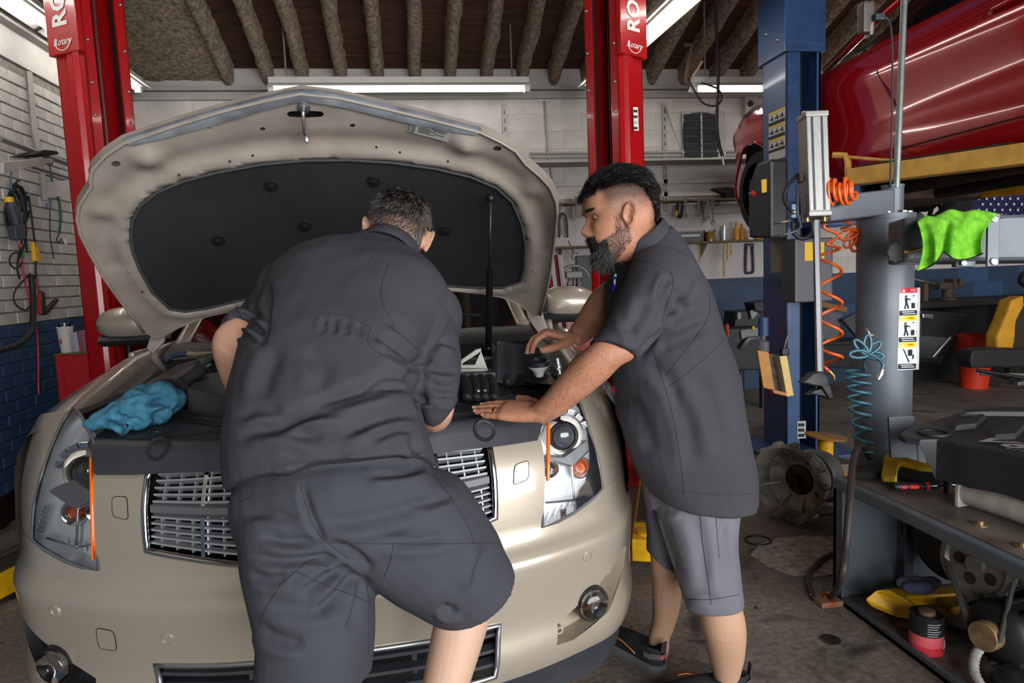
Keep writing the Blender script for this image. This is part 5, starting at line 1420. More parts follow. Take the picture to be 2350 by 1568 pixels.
# hair: slicked top and back, faded sides, eyebrows, full greying beard
def w_top(P):
    q = hlocal(P, HEAD2, R2); r = np.linalg.norm(q, axis=1)
    line = np.interp(q[:, 1], [-.11, -.095, -.08, -.06, -.03, .02, .075], [-.06, -.035, .015, .052, .074, .072, .058])      # lower edge of the long hair
    ok = (r < .15) & (q[:, 2] > line) & (q[:, 1] < .074)
    return ok * 1.0
pts, nr = sample(b2me, 9000, w_top, 11); q = hlocal(pts, HEAD2, R2)
flow = np.stack([q[:, 0] * 1.5, -.9 - .2 * (q[:, 2] > .08), -.35 + q[:, 1] * 3 - .6 * (q[:, 1] < -.06)], 1)
flow = flow @ R2.T; flow /= np.linalg.norm(flow, axis=1)[:, None]
ln_ = np.where(q[:, 2] > .05, .044, .028) * np.where(q[:, 1] < -.07, .8, 1)
strands('hair', pts, flow, nr, ln_, [HAIRK, HAIRG], man2, r=.0007, curl=.30, lift=.75, seed=12, grey=.03, seg=5, wave=.7)
pts, nr = sample(b2me, 900, lambda P: (lambda q: ((q[:, 1] > .062) & (q[:, 1] < .09) & (q[:, 2] > .058) & (q[:, 2] < .10) & (np.abs(q[:, 0]) < .06)) * 1.0)(hlocal(P, HEAD2, R2)), 13)
strands('forelock', pts, np.tile(R2 @ V(0, .8, -.3), (len(pts), 1)), nr, .026, [HAIRK, HAIRG], man2, r=.0007, curl=.5, lift=.5, seed=14, grey=.02, wave=.6)
def w_beard(P):
    q = hlocal(P, HEAD2, R2); r = np.linalg.norm(q, axis=1); ax = np.abs(q[:, 0])
    jaw = (q[:, 2] < -.040 - .55 * np.clip(q[:, 1] - .02, 0, .05)) & (q[:, 2] > -.132) & (q[:, 1] > -.012 + .9 * np.clip(-.075 - q[:, 2], 0, 1)) & (r < .165)
    lips = (q[:, 1] > .075) & (ax < .022) & (q[:, 2] > -.082) & (q[:, 2] < -.061)
    nose = (q[:, 1] > .08) & (ax < .022) & (q[:, 2] > -.050)
    mous = (q[:, 1] > .070) & (ax < .034) & (q[:, 2] < -.048) & (q[:, 2] > -.064)
    side = (q[:, 1] > .012) & (q[:, 1] < .030) & (ax > .055) & (q[:, 2] < .0) & (q[:, 2] > -.06)
    dens = np.where(q[:, 1] > .055, 1.0, .45)
    lobe = (ax > .066) & (q[:, 1] < .012)
    return (((jaw & ~lips & ~nose) | mous) * dens + side * .30) * ~lobe
def stub2(P):
    q = hlocal(P, HEAD2, R2); r = np.linalg.norm(q, axis=1); ax = np.abs(q[:, 0]); st = lambda x: np.clip(x, 0, 1) ** 2 * (3 - 2 * np.clip(x, 0, 1))
    near = (r < .16) & (q[:, 2] > -.14)
    f = st((q[:, 2] + .022) / .085) * st((.066 - q[:, 1]) / .03) * .95 * (ax > .015)
    b = st((-.012 - q[:, 1]) / -.02 + .0) * st((-.035 - q[:, 2] - .55 * np.clip(q[:, 1] - .02, 0, .05)) / .02) * st((q[:, 1] + .012 - .9 * np.clip(-.075 - q[:, 2], 0, 1)) / .02) * .42
    s = np.exp(-((q[:, 1] - .020) / .009) ** 2) * st((q[:, 2] + .07) / .02) * st((.03 - q[:, 2]) / .03) * (ax > .05) * .38
    e = np.exp(-((q[:, 1] + .012) / .020) ** 2 - ((q[:, 2] + .012) / .03) ** 2) * (ax > .06)
    n = st((-.062 - q[:, 1]) / .03) * st((q[:, 2] + .075) / .05) * .6
    return near * np.minimum(.86, np.maximum.reduce([f, b, s, n])) * (1 - e)
def w_fade(P):
    q = hlocal(P, HEAD2, R2); r = np.linalg.norm(q, axis=1)
    ok = (r < .15) & (np.abs(q[:, 0]) > .03) & (q[:, 1] < .058) & (q[:, 1] > -.11) & (q[:, 2] > -.045 - .3 * np.clip(-q[:, 1] - .02, 0, 1) + .45 * np.clip(q[:, 1] - .01, 0, 1)) & (q[:, 2] < .08)
    earz = (q[:, 1] > -.034) & (q[:, 1] < .012) & (q[:, 2] < .026) & (q[:, 2] > -.05)
    return ok * ~earz * np.clip(.10 + (np.maximum(q[:, 2] + .02, 0) / .08) ** 1.5, .08, 1)
set_pale(b2me, lambda P: stub2(P), 'stubble')
pts, nr = sample(b2me, 7000, w_fade, 15)
strands('side_stubble', pts, np.tile(R2 @ V(0, -.5, -.7), (len(pts), 1)), nr, .0045, [STUB, HAIRG], man2, r=.00026, curl=.5, lift=.5, seed=16, grey=.25, seg=2)
pts, nr = sample(b2me, 9500, w_beard, 17); q = hlocal(pts, HEAD2, R2)
lb = np.where((q[:, 1] > .045) & (q[:, 2] < -.085), .030, np.where(q[:, 1] > .055, .017, .006)) * np.where(q[:, 2] < -.10, 1.1, 1)
fl_ = np.tile(R2 @ V(0, .25, -1), (len(pts), 1))
gr = np.where((q[:, 2] < -.085) & (q[:, 1] > .03), .42, .14)
strands('beard', pts, fl_, nr, lb, [HAIRK, HAIRG], man2, r=.00045, curl=.4, lift=.40, seed=18, grey=gr, seg=4, droop=np.tile(R2 @ V(0, .1, -.7), (len(pts), 1)), wave=.35)
pts, nr = sample(b2me, 420, lambda P: (lambda q: ((q[:, 1] > .068) & (q[:, 2] > .0145) & (q[:, 2] < .0225) & (np.abs(q[:, 0]) > .012) & (np.abs(q[:, 0]) < .050)) * 1.0)(hlocal(P, HEAD2, R2)), 19)
qq = hlocal(pts, HEAD2, R2); fl_ = np.stack([np.sign(qq[:, 0]), 0 * qq[:, 0], .1 + 0 * qq[:, 0]], 1) @ R2.T
strands('eyebrow', pts, fl_, nr, .009, [HAIRK, HAIRG], man2, r=.0006, curl=.25, lift=.2, seed=20, grey=.05, seg=3)
# forearm hair
def w_arm(P):
    px = proj(P); return ((px[:, 0] > 1175) & (px[:, 0] < 1420) & (px[:, 1] > 800) & (px[:, 1] < 985) & (((P - CP) @ CF) < 1.95)) * np.clip((px[:, 0] - 1150) / 120, .15, 1)
pts, nr = sample(b2me, 1500, w_arm, 21)
strands('arm_hair', pts, np.tile(unit(at(1240, 950, 1.75) - at(1380, 830, 1.7)) + V(0, 0, -.4), (len(pts), 1)), nr, .011, [STUB, HAIRK], man2, r=.00018, curl=.5, lift=.35, seed=22, grey=.4, seg=3)
shoe(onZ(1521, 1549, 0), (-.42, .9), man2)
shoe(onZ(1716, 1606, 0), (-1, .10), man2)
# pen in the shirt pocket
a_, b_ = cast(s2t, 1412, 668, .006), cast(s2t, 1420, 632, .010)
if a_ is not None and b_ is not None:
    b_ = a_ + unit(b_ - a_) * .05
    pen = tag(Mesh().cyl(a_, a_ + (b_ - a_) * .8, .0052, n=10).build('pen', mat('pen_blue', '2a35b8', .3), None, 40), 'blue and white pen clipped in the bearded man\'s shirt pocket', 'pen')
    Mesh().tube([a_ + (b_ - a_) * .8, b_], [.0045, .0025], 8).build('pen_tip', mat('pen_white', 'e3e3e6', .4), pen, 40)
    Mesh().box(a_ + (b_ - a_) * .45 - CF * .005, (.005, .004, .02)).build('pen_label', MATS['pen_white'], pen, 0, bevel=.001)
# ================================================================== LIFTS AND THE RED CAR
RED = mat('red_enamel', 'a80f16', 0.30, coat=.35, var=.05, scale=10)
REDD = mat('red_inside', '3a0d0e', .6)
SIGNW = mat('sign_white', 'd9d7d3', .5)
STEEL = mat('steel_cable', '6f6a62', .5, .7)
ROD = mat('red_rod', '8b0d12', .4)
def red_post(cx, cy, side, label):
    """side=+1: opening towards +x (left post); -1: mirrored"""
    n = unit(V(.866 * side, -.5, 0)); t = unit(V(.5 * side, .866, 0))          # t points away from the camera
    c = V(cx, cy, 0)
    th = thing('lift_post', label, 'car lift', c, 'posts of the red lift')
    Wd = lambda a, b, z: c + n * a + t * b + V(0, 0, z)
    ZP = 3.92; w, d, k = .135, .11, .012
    def slab(pts, nm, m=RED, z0=0.02, z1=ZP, bevel=.003): return Mesh().prism([Wd(a, b, z0) for a, b in pts], V(0, 0, z1 - z0)).build(nm, m, th, 0, bevel=bevel)
    slab([(-d, -w), (-d, w), (-d + k, w), (-d + k, -w)], 'back_plate')
    for s in (-1, 1):
        slab([(-d, s * w), (-d, s * (w - k)), (d, s * (w - k)), (d, s * w)], 'side_plate')
        slab([(d, s * w), (d, s * (w - .062)), (d - k, s * (w - .062)), (d - k, s * w)], 'front_lip')
        slab([(d - k, s * (w - .062)), (d - k, s * (w - .05)), (d - .05, s * (w - .05)), (d - .05, s * (w - .062))], 'lip_return', REDD)
        slab([(-.02, s * w), (.0, s * (w + .022)), (.045, s * (w + .022)), (.065, s * w)], 'side_rib', RED, 0, 2.62)
        for z in (2.92, 2.67, 2.45, 2.28):
            Mesh().sphere(Wd(d + .002, s * (w - .025), z), .010, 10, k=6).build('bolt', BOLT, th, 180)
    for b in (-.028, .02):
        Mesh().cyl(Wd(.02, b, .3), Wd(.02, b, ZP), .0055, n=8).build('lift_cable', STEEL, th, 180)
    slab([(-d + k, -.04), (-d + k, .04), (-.02, .04), (-.02, -.04)], 'inner_track', REDD)
    # sign cover on the side towards the camera
    Mesh().prism([Wd(-d - .006, -w - .034, 2.60), Wd(d + .006, -w - .034, 2.60), Wd(d + .006, -w, 2.60), Wd(-d - .006, -w, 2.60)], V(0, 0, 1.3)).build('sign_cover', RED, th, 0, bevel=.004)
    e_right = (n if side > 0 else -n)                                        # reading direction goes up; letters lean on their side
    o = Wd(.0, -w - .036, 2.735)
    text('sign_letters', 'ROTARY', o, V(0, 0, 1) * .13, -e_right * .15, SIGNW, th, 1.0, .001, 'LEFT', bold=.03)
    o2 = Wd(.0, -w - .036, 2.66)
    text('sign_small_letters', 'Rotary', o2, e_right * .05, V(0, 0, 1) * .05, SIGNW, th, 1.0, .001, 'CENTER', shear=.3, bold=.01)
    Mesh().tube([o2 + e_right * (.055 * math.cos(a)) + V(0, 0, .045 * math.sin(a)) - t * .001 for a in np.linspace(PI * .85, 2.05 * PI, 14)], .0028, 6).build('sign_swoosh', SIGNW, th, 180)
    Mesh().bbox(cx - .28, cx + .28, cy - .25, cy + .25, 0, .025).build('base_plate', RED, th, 0, bevel=.004)
    # carriage and a dark slide pad low down
    slab([(d, -.09), (d, .09), (d + .06, .09), (d + .06, -.09)], 'carriage', RED, .12, .62, .006)
    Mesh().cyl(Wd(d + .03, -.07, .62), Wd(d + .03, -.07, 1.05), .016, n=10).build('slide_rod', BLKPL, th, 40)
    return th, Wd
pl, _ = red_post(-1.655, 4.2, 1, 'red lift post beside the white brick wall, left of the car')
pr, WdR = red_post(1.315, 4.2, -1, 'red lift post rising behind the bearded man')
# black and white instruction plate on the right post
def plate_px(pts, depth_fn, material, name, parent, thick=.002): pass
p0 = [onY(x, y, 4.03) for x, y in ((1453, 246), (1464, 246), (1466, 300), (1455, 300))]
pp_ = Mesh().prism(p0, V(0, .003, 0)).build('notice_plate', SIGNW, pr, 0)
for k in range(4):
    q = [onY(x, y, 4.028) for x, y in ((1454, 252 + k * 13), (1463, 252 + k * 13), (1463, 258 + k * 13), (1454, 258 + k * 13))]
    Mesh().prism(q, V(0, .001, 0)).build('notice_print', INK if k != 2 else mat('notice_green', '8fb5a8', .6), pp_, 0)
# yellow swing arms of the red lift, low beside the car
YEL = mat('yellow_enamel', 'd9a411', .42, var=.18, scale=14); YELW = mat('worn_yellow', 'c09018', .6, col2='6b5320', scale=22)
def arm(a, b, w, h, label, nm='lift_arm', m=None, par=None):
    a, b = V(a), V(b); t = unit(b - a); s = unit(np.cross(t, (0, 0, 1))); u = np.cross(s, t)
    o = Mesh().prism([a + s * w - u * h, a + s * w + u * h, a - s * w + u * h, a - s * w - u * h], b - a).build(nm, m or YEL, par, 0, bevel=.006, label=label)
    Mesh().prism([a + t * .05 + s * (w * .8) + u * h, a + t * .05 - s * (w * .8) + u * h, a + t * .05 - s * (w * .8) + u * (h + .012), a + t * .05 + s * (w * .8) + u * (h + .012)], (b - a) * .8).build('grip_strip', mat('grip_black', '3a3322', .9, col2='14120e', scale=60), o, 0)
    for q in (.06, .94):
        Mesh().lathe(a + (b - a) * q + u * h, u, [(w * .75, 0), (w * .75, .012), (w * .3, .016), (.001, .016)], 18).build('arm_pivot', m or YEL, o, 40)
    return o
arm((-1.70, 3.9, .075), (-2.02, 2.85, .075), .08, .055, 'yellow lift arm on the floor at the far left, beside the bumper', par=pl)
arm((1.42, 3.95, .12), (.95, 2.75, .12), .06, .05, 'yellow lift arm half hidden behind the bearded man\'s legs', par=pr)

# ------------------------------------------------------------------ blue lift post
BLUEP = mat('blue_enamel', '2c4770', .38, coat=.2, var=.12, scale=9)
bp = thing('lift_post', 'dark blue lift post with instruction plates, beside the raised red car', 'car lift', (2.68, 4.5, 0))
X0, X1, Y0, Y1 = 2.545, 2.745, 4.35, 4.66
def bx(x0, x1, y0, y1, z0, z1, nm, m=BLUEP, par=None, bev=.004): return Mesh().bbox(x0, x1, y0, y1, z0, z1).build(nm, m, par or bp, 0, bevel=bev)
bx(X0, X0 + .012, Y0, Y1, .02, 3.85, 'side_plate'); bx(X0, X0 + .10, Y0, Y0 + .014, .02, 3.85, 'front_flange'); bx(X1 + .03, X1 + .05, Y0, Y1, .02, 3.85, 'side_plate'); bx(X0, X1 + .05, Y1 - .012, Y1, .02, 3.85, 'back_plate')
bx(X1 + .02, X1 + .05, Y0, Y0 + .014, .02, 3.85, 'front_flange')
Mesh().cyl((X0 + .13, Y0 + .05, .1), (X0 + .13, Y0 + .05, 3.8), .012, n=10).build('lift_chain', RUBBER, bp, 180)
bx(X0 - .022, X1 + .07, Y0 - .02, Y1 + .02, 2.72, 3.88, 'extension_sleeve')
for y in (4.42, 4.56): Mesh().sphere((X0 - .024, y, 2.82 + (y - 4.42) * .6), .012, 10, k=6).build('bolt', BOLT, bp, 180)
bx(X0 - .2, X1 + .25, Y0 - .2, Y1 + .15, 0, .022, 'base_plate')
# instruction plates on the left face
PLW = mat('plate_white', 'a9a7a1', .5); PLY = mat('plate_yellow', 'c9a21a', .5)
def fx(y, z, o=.002): return V(X0 - o, y, z)
pz = [2.372, 2.28, 2.188]
for r_, z in enumerate(pz):
    y0_, y1_ = 4.36, 4.57
    sgn_ = Mesh().prism([fx(y0_, z - .086), fx(y1_, z - .086), fx(y1_, z), fx(y0_, z)], V(-.002, 0, 0)).build('notice_plate', PLW, bp, 0)
    Mesh().prism([fx(y0_, z - .014, .0045), fx(y1_, z - .014, .0045), fx(y1_, z, .0045), fx(y0_, z, .0045)], V(-.001, 0, 0)).build('notice_header', PLY, sgn_, 0)
    Mesh().prism([fx(y0_, z - .086, .0045), fx(y1_, z - .086, .0045), fx(y1_, z - .068, .0045), fx(y0_, z - .068, .0045)], V(-.001, 0, 0)).build('notice_footer', INK, sgn_, 0)
    for k in range(3):
        yy = 4.375 + k * .065
        Mesh().prism([fx(yy, z - .060, .0045), fx(yy + .05, z - .052, .0045), fx(yy + .045, z - .042, .0045), fx(yy + .028, z - .044, .0045), fx(yy + .02, z - .024, .0045), fx(yy + .008, z - .042, .0045)], V(-.001, 0, 0)).build('pictogram', INK, sgn_, 0)
Mesh().prism([fx(4.36, 2.045), fx(4.57, 2.045), fx(4.57, 2.10), fx(4.36, 2.10)], V(-.002, 0, 0)).build('notice_plate', PLW, bp, 0)
Mesh().prism([fx(4.40, 1.27), fx(4.55, 1.27), fx(4.55, 1.52), fx(4.40, 1.52)], V(-.002, 0, 0)).build('paper_notice', mat('paper', '8b8881', .8, var=.1, scale=60), bp, 0)
q = [onY(x, y, Y0 - .002) for x, y in ((1829, 967), (1849, 966), (1849, 1006), (1829, 1007))]
np_ = Mesh().prism(q, V(0, -.003, 0)).build('rating_plate', PLW, bp, 0)
for k in range(3):
    q = [onY(x, y, Y0 - .007) for x, y in ((1832, 972 + k * 12), (1846, 972 + k * 12), (1846, 979 + k * 12), (1832, 979 + k * 12))]
    Mesh().prism(q, V(0, .001, 0)).build('rating_print', INK, np_, 0)
# control box
cb_ = bx(2.50, 2.77, 4.17, 4.34, 1.07, 1.49, 'control_box', mat('box_grey', '4b4d50', .45, .3), None, .01)
Mesh().prism([onY(x, y, 4.168) for x, y in ((1846, 556), (1891, 556), (1891, 597), (1846, 599))], V(0, -.002, 0)).build('yellow_label', mat('label_yellow', 'e0b01c', .5), cb_, 0)
# carriage guard with red knob
g = Mesh()
gp = [(4.28, 2.02), (4.46, 2.02), (4.58, 1.88), (4.58, 1.52), (4.28, 1.50)]
guard = Mesh().prism([(2.52, y, z) for y, z in gp], V(-.13, 0, 0)).build('carriage_guard', BLKPL, bp, 0, bevel=.02)
Mesh().prism([onY(x, y, 4.27) for x, y in ((1747, 413), (1759, 411), (1759, 441), (1748, 443))], V(0, -.003, 0)).build('yellow_label', MATS['label_yellow'], guard, 0)
kn = onY(1729, 444, 4.40)
kb = Mesh().sphere(kn, .020, 14).build('release_knob', mat('knob_red', 'c4222a', .3), bp, 180)
Mesh().cyl(kn, V(2.30, 4.40, kn[2]), .006, n=8).build('knob_rod', STEEL, kb, 180)
# carriage, arm and raised bracket
bx(2.60, 2.90, 4.10, 4.34, 1.56, 1.74, 'carriage', BLUEP, None, .01)
bx(2.78, 2.86, 4.02, 4.22, 1.60, 1.84, 'carriage_post', BLUEP, None, .01)
arm(at(1960, 407, 4.05), at(2420, 345, 3.05), .06, .048, 'yellow lift arm holding up the red car', m=mat('pale_yellow', 'c79a45', .5, var=.15, scale=12), par=bp)
br = Mesh().tube([at(1912, 356, 4.2), at(1940, 357, 4.15), at(1946, 372, 4.13), at(1947, 430, 4.1)], .020, 8).build('arm_guard', MATS['pale_yellow'], bp, 40)
Mesh().tube([at(1940, 360, 4.15), at(2020, 367, 3.9), at(2100, 372, 3.7)], .010, 8).build('guard_bar', MATS['pale_yellow'], br, 40)
arm(at(2265, 440, 4.9), at(2400, 428, 4.4), .05, .04, 'yellow lift arm far back under the red car, right edge', m=YEL, par=bp)
# yellow pad holder hanging on the post, with a nozzle in it
ph = thing('pad_holder', 'yellow steel pad holder hanging on the blue lift post', 'holder', at(1780, 905, 4.42))
YO = mat('orange_yellow', 'b8771c', .5, var=.12, scale=12); YP = mat('cream_yellow', 'd6b865', .5, var=.1, scale=14)
def pxprism(pts, d, thick, nm, m, par, bev=.003): return Mesh().prism([at(x, y, d) for x, y in pts], CF * thick).build(nm, m, par, 0, bevel=bev)
pxprism([(1738, 804), (1764, 808), (1778, 897), (1752, 890)], 4.40, .02, 'side_plate', YO, ph)
pxprism([(1764, 812), (1792, 815), (1806, 905), (1776, 898)], 4.46, .02, 'back_board', mat('worn_board', '6d6254', .8, var=.3, scale=30), ph)
pxprism([(1789, 818), (1806, 816), (1822, 908), (1806, 911)], 4.38, .02, 'side_plate', YP, ph)
pxprism([(1772, 893), (1806, 902), (1806, 910), (1776, 903)], 4.38, .06, 'bottom_plate', YO, ph)
gun = tag(Mesh().tube(catmull([at(1797, 812, 4.4), at(1800, 800, 4.4), at(1806, 775, 4.4), at(1817, 762, 4.4)], 5), .006, 8).build('grease_nozzle', STEEL, None, 180), 'bent steel nozzle sticking up from the yellow holder', 'nozzle')
Mesh().box(at(1800, 808, 4.4), (.05, .04, .05)).build('nozzle_body', DARKM, gun, 0, bevel=.01)

# ------------------------------------------------------------------ raised red car
REDC = mat('red_car_paint', '9c0a14', 0.16, .1, coat=1.0)
rc_ = thing('car', 'shiny red car raised high on the blue lift', 'car', (3.75, 4.2, 1.6))
def rside(y, z):
    x = float(sinterp(z, [1.80, 1.90, 1.98, 2.08, 2.2, 2.32, 2.44, 2.52, 2.60, 2.66], [2.92, 2.875, 2.855, 2.862, 2.878, 2.868, 2.845, 2.855, 2.885, 2.93]))
    x += float(interp(y, [1.0, 2.0, 4.9, 5.5, 5.8, 6.0, 6.12], [.05, .0, .0, .0, .05, .14, .28]))
    x -= .025 * math.exp(-((y - 5.42) / .45) ** 2 - ((z - 2.25) / .25) ** 2)
    return V(x, y, z)
SR = Sheet(lambda u, v: rside(u, v))
arch = [(5.42 + .365 * math.cos(a), 1.955 + .375 * math.sin(a)) for a in np.linspace(-.45, PI + .45, 22)]
arch = [(a, max(b, 1.79)) for a, b in arch]
outl = [(1.2, 1.86), (3.0, 1.86), (4.3, 1.86), (5.02, 1.88)] + [q for q in arch[::-1] if q[1] > 1.86] + [(5.85, 1.88), (6.05, 1.92), (6.12, 2.10), (6.02, 2.32), (5.76, 2.48), (5.40, 2.57), (5.15, 2.60), (4.9, 2.615), (4.4, 2.625), (3.6, 2.64), (2.6, 2.66), (1.2, 2.66)]
SR.patch(outl, [], step=.05).build('body_side', REDC, rc_, 70)
def rline(uv, r, nm, m, o=0): Mesh().tube([rside(*q) - V(o, 0, 0) for q in uv], r, 5).build(nm, m, rc_, 180)
GAP = mat('panel_gap', '2a0306', .7)
rline([(3.90, 2.60), (3.86, 2.45), (3.72, 2.2), (3.66, 2.05), (3.66, 1.97)], .004, 'door_gap', GAP, .001)
rline([(1.3, 1.975), (3.0, 1.97), (3.66, 1.97)], .005, 'sill_gap', GAP, .001)
rline([q for q in arch if q[1] > 1.8], .012, 'arch_lip', REDC)
Mesh().prism([(2.96, 5.08, 1.80), (2.96, 5.76, 1.80), (2.96, 5.70, 2.30), (2.96, 5.42, 2.36), (2.96, 5.14, 2.30)], V(.02, 0, 0)).build('wheel_well', MATS['bay_black'], rc_, 0)
Mesh().bbox(2.98, 3.45, 5.06, 5.80, 2.30, 2.36).build('wheel_well_top', MATS['bay_black'], rc_, 0)
# door handle
hp_ = rside(2.95, 2.50); Mesh().tube([hp_ + V(-.01, .10, 0), hp_ + V(-.03, .06, .004), hp_ + V(-.03, -.06, .006), hp_ + V(-.01, -.1, .004)], .013, 8).build('door_handle', REDC, rc_, 180)
# glass, pillar, roof, hood, nose
GL2 = mat('dark_glass', '040505', .25, spec=.15)
top = lambda y: (interp(y, [1.2, 2.2, 3.2, 3.9, 4.55], [3.10, 3.14, 3.12, 2.95, 2.64]))
ys = np.linspace(1.2, 4.55, 14)
Mesh().grid([[(2.93 + .22 * v * (1 if True else 0), y, 2.655 + (top(y) - 2.655) * v) for y in ys] for v in np.linspace(0, 1, 5)]).build('side_glass', GL2, rc_, 180)
Mesh().tube([(2.93, 4.52, 2.64), (3.02, 4.1, 2.84), (3.12, 3.6, 3.03), (3.15, 3.1, 3.11)], .022, 8).build('roof_pillar', REDC, rc_, 180)
Mesh().grid([[(x, y, top(y) + .03 - .05 * ((x - 3.78) / .65) ** 2) for x in np.linspace(3.13, 4.43, 9)] for y in ys]).build('roof', REDC, rc_, 60)
Mesh().grid([[(x, y, 2.60 + .03 * math.sin((y - 4.5) * 1.2) + .05 * (1 - ((x - 3.78) / .9) ** 2) - .30 * max(0, y - 5.35) ** 1.5) for x in np.linspace(rside(y, 2.55)[0] + .02, 7.56 - rside(y, 2.55)[0] - .02, 11)] for y in np.linspace(4.55, 5.95, 9)]).build('hood', REDC, rc_, 60)
Mesh().grid([[(x, 5.95 + .12 * (1 - ((x - 3.78) / .8) ** 2), z) for x in np.linspace(3.15, 4.4, 9)] for z in (1.9, 2.1, 2.3)]).build('front_bumper', REDC, rc_, 60)
UND = mat('rusty_underbody', '2b211b', .8, col2='4a372a', scale=7, bump=.01, bscale=14)
ub = Mesh().bbox(2.95, 4.6, 1.2, 5.0, 1.86, 1.95).build('underbody', UND, rc_, 0)
for x0, y0, y1, r_ in ((3.3, 1.4, 5.2, .05), (3.9, 1.4, 4.6, .045)): Mesh().tube([(x0, y0, 1.80), (x0 + .1, (y0 + y1) / 2, 1.83), (x0, y1, 1.80)], r_, 10).build('exhaust_pipe', UND, ub, 180)
Mesh().bbox(3.2, 4.4, 4.6, 5.6, 1.76, 1.86).build('subframe', UND, ub, 0, bevel=.03)
Mesh().bbox(3.0, 4.5, 2.3, 2.7, 1.74, 1.86).build('rear_subframe', UND, ub, 0, bevel=.03)
# wheels
TYRE = mat('tyre', '161617', .75, bump=.002, bscale=60); RIMB = mat('black_alloy', '0e0e10', .3, .5)
def car_wheel(c, ax, par):
    c = V(c); ax = unit(ax)
    w_ = Mesh().lathe(c - ax * .12, ax, [(.225, 0), (.30, .0), (.325, .02), (.332, .06), (.332, .18), (.325, .215), (.30, .235), (.238, .235), (.228, .20), (.225, .02)], 44, cap=False).build('wheel', TYRE, par, 40)
    Mesh().lathe(c - ax * .12, ax, [(.228, .02), (.226, .20), (.235, .228), (.228, .232), (.218, .20), (.21, .05)], 40, cap=False).build('rim', RIMB, w_, 40)
    e1 = unit(np.cross(ax, (0, 0, 1))); e2 = np.cross(ax, e1)
    for k in range(10):
        a = k * 2 * PI / 10; d = e1 * math.cos(a) + e2 * math.sin(a); s_ = np.cross(ax, d)
        P = [c + ax * .07 + d * .045, c + ax * .085 + d * .13, c + ax * .09 + d * .222]
        Mesh().loft([[p + s_ * wv - ax * .03, p + s_ * wv, p - s_ * wv, p - s_ * wv - ax * .03] for p, wv in zip(P, (.012, .011, .016))]).build('spoke', RIMB, w_, 20)
    Mesh().lathe(c, ax, [(.06, .03), (.06, .07), (.03, .085), (.001, .085)], 20).build('hub', RIMB, w_, 40)
    Mesh().lathe(c - ax * .08, ax, [(.16, 0), (.16, .02), (.05, .02), (.05, .03), (.001, .03)], 28).build('brake_disc', DARKM, w_, 30)
    return w_
car_wheel((3.01, 5.42, 1.93), (-1, 0.02, 0), rc_); car_wheel((4.52, 5.42, 1.88), (1, .25, 0), rc_); car_wheel((3.02, 2.60, 1.93), (-1, 0, 0), rc_)
Mesh().sphere((2.86, 4.72, 2.70), (.07, .10, .07), 14).build('mirror', REDC, rc_, 180)
# ================================================================== TYRE CHANGER, RIGHT
GREYM = mat('grey_enamel', '4a5058', .4, .15, var=.1, scale=9, coat=.1)
GREYL = mat('grey_enamel_light', '5d646b', .42, .15, var=.12, scale=8)
tc_ = thing('tyre_changer', 'grey tyre changer with round column and open cabinet base', 'tyre changer', (1.95, 2.1, 0))
# cabinet
TOPM = mat('oily_top', '4a3f38', .55, col2='6a6259', scale=6, rvar=.15)
def tb(x0, x1, y0, y1, z0, z1, nm, m=GREYM, bev=.004, par=None): return Mesh().bbox(x0, x1, y0, y1, z0, z1).build(nm, m, par or tc_, 0, bevel=bev)
XC = 1.60
tb(XC, 2.55, .9, 2.40, .455, .50, 'top_rim', GREYL, .008)
tb(XC + .035, 2.5, .92, 2.37, .497, .503, 'top_plate', TOPM, 0)
tb(XC, XC + .03, 2.34, 2.40, .0, .46, 'corner_post', GREYM)
tb(XC, 2.55, 2.375, 2.40, .0, .46, 'end_wall', GREYL)
tb(XC + .26, XC + .30, 2.33, 2.375, .03, .455, 'stiffener', GREYM)
tb(XC, XC + .022, .9, 2.40, .0, .035, 'bottom_rail', GREYM)
tb(XC, 2.55, .9, 2.40, .004, .018, 'cabinet_floor', mat('dirty_floor', '4e4439', .8, col2='6a5e51', scale=16), 0)
tb(2.53, 2.55, .9, 2.40, .0, .46, 'cabinet_back', GREYM)
for z in (.12, .26): tb(XC + .252, XC + .256, 2.335, 2.338, z, z + .05, 'slot', MATS['bay_black'], 0)
ft = tb(XC - .09, XC + .005, 2.33, 2.42, .0, .022, 'floor_foot', mat('rusty_steel', '7a6a5c', .7, col2='8d4a24', scale=30))
Mesh().lathe((XC - .045, 2.375, .022), (0, 0, 1), [(.014, 0), (.014, .012), (.001, .012)], 6).build('anchor_bolt', mat('rust', '7c3f1e', .8), ft, 20)
for x, y in ((1.72, 1.83), (1.70, 1.66)): Mesh().lathe((x, y, .503), (0, 0, 1), [(.022, 0), (.022, .003), (.011, .004), (.011, .014), (.001, .015)], 10).build('top_bolt', mat('brassy', '9c8a63', .4, .8), tc_, 30)
# column
ccx, ccy, ccr = 2.105, 2.79, .116
col_ = Mesh().lathe((ccx, ccy, 0), (0, 0, 1), [(ccr, .0), (ccr, 1.515), (ccr + .004, 1.515), (ccr + .004, 1.535), (.001, 1.535)], 56).build('column', GREYL, tc_, 40)
for k in range(8):
    a = k * PI / 4 + .2; Mesh().box((ccx + .09 * math.cos(a), ccy + .09 * math.sin(a), 1.541), (.022, .022, .012)).build('cap_bolt', BOLT, col_, 0, bevel=.003)
Mesh().lathe((ccx + .01, ccy - .03, 1.535), (0, 0, 1), [(.044, 0), (.044, .115), (.046, .115), (.046, .125), (.02, .125), (.001, .125)], 36).build('swing_hub', GREYL, tc_, 40)
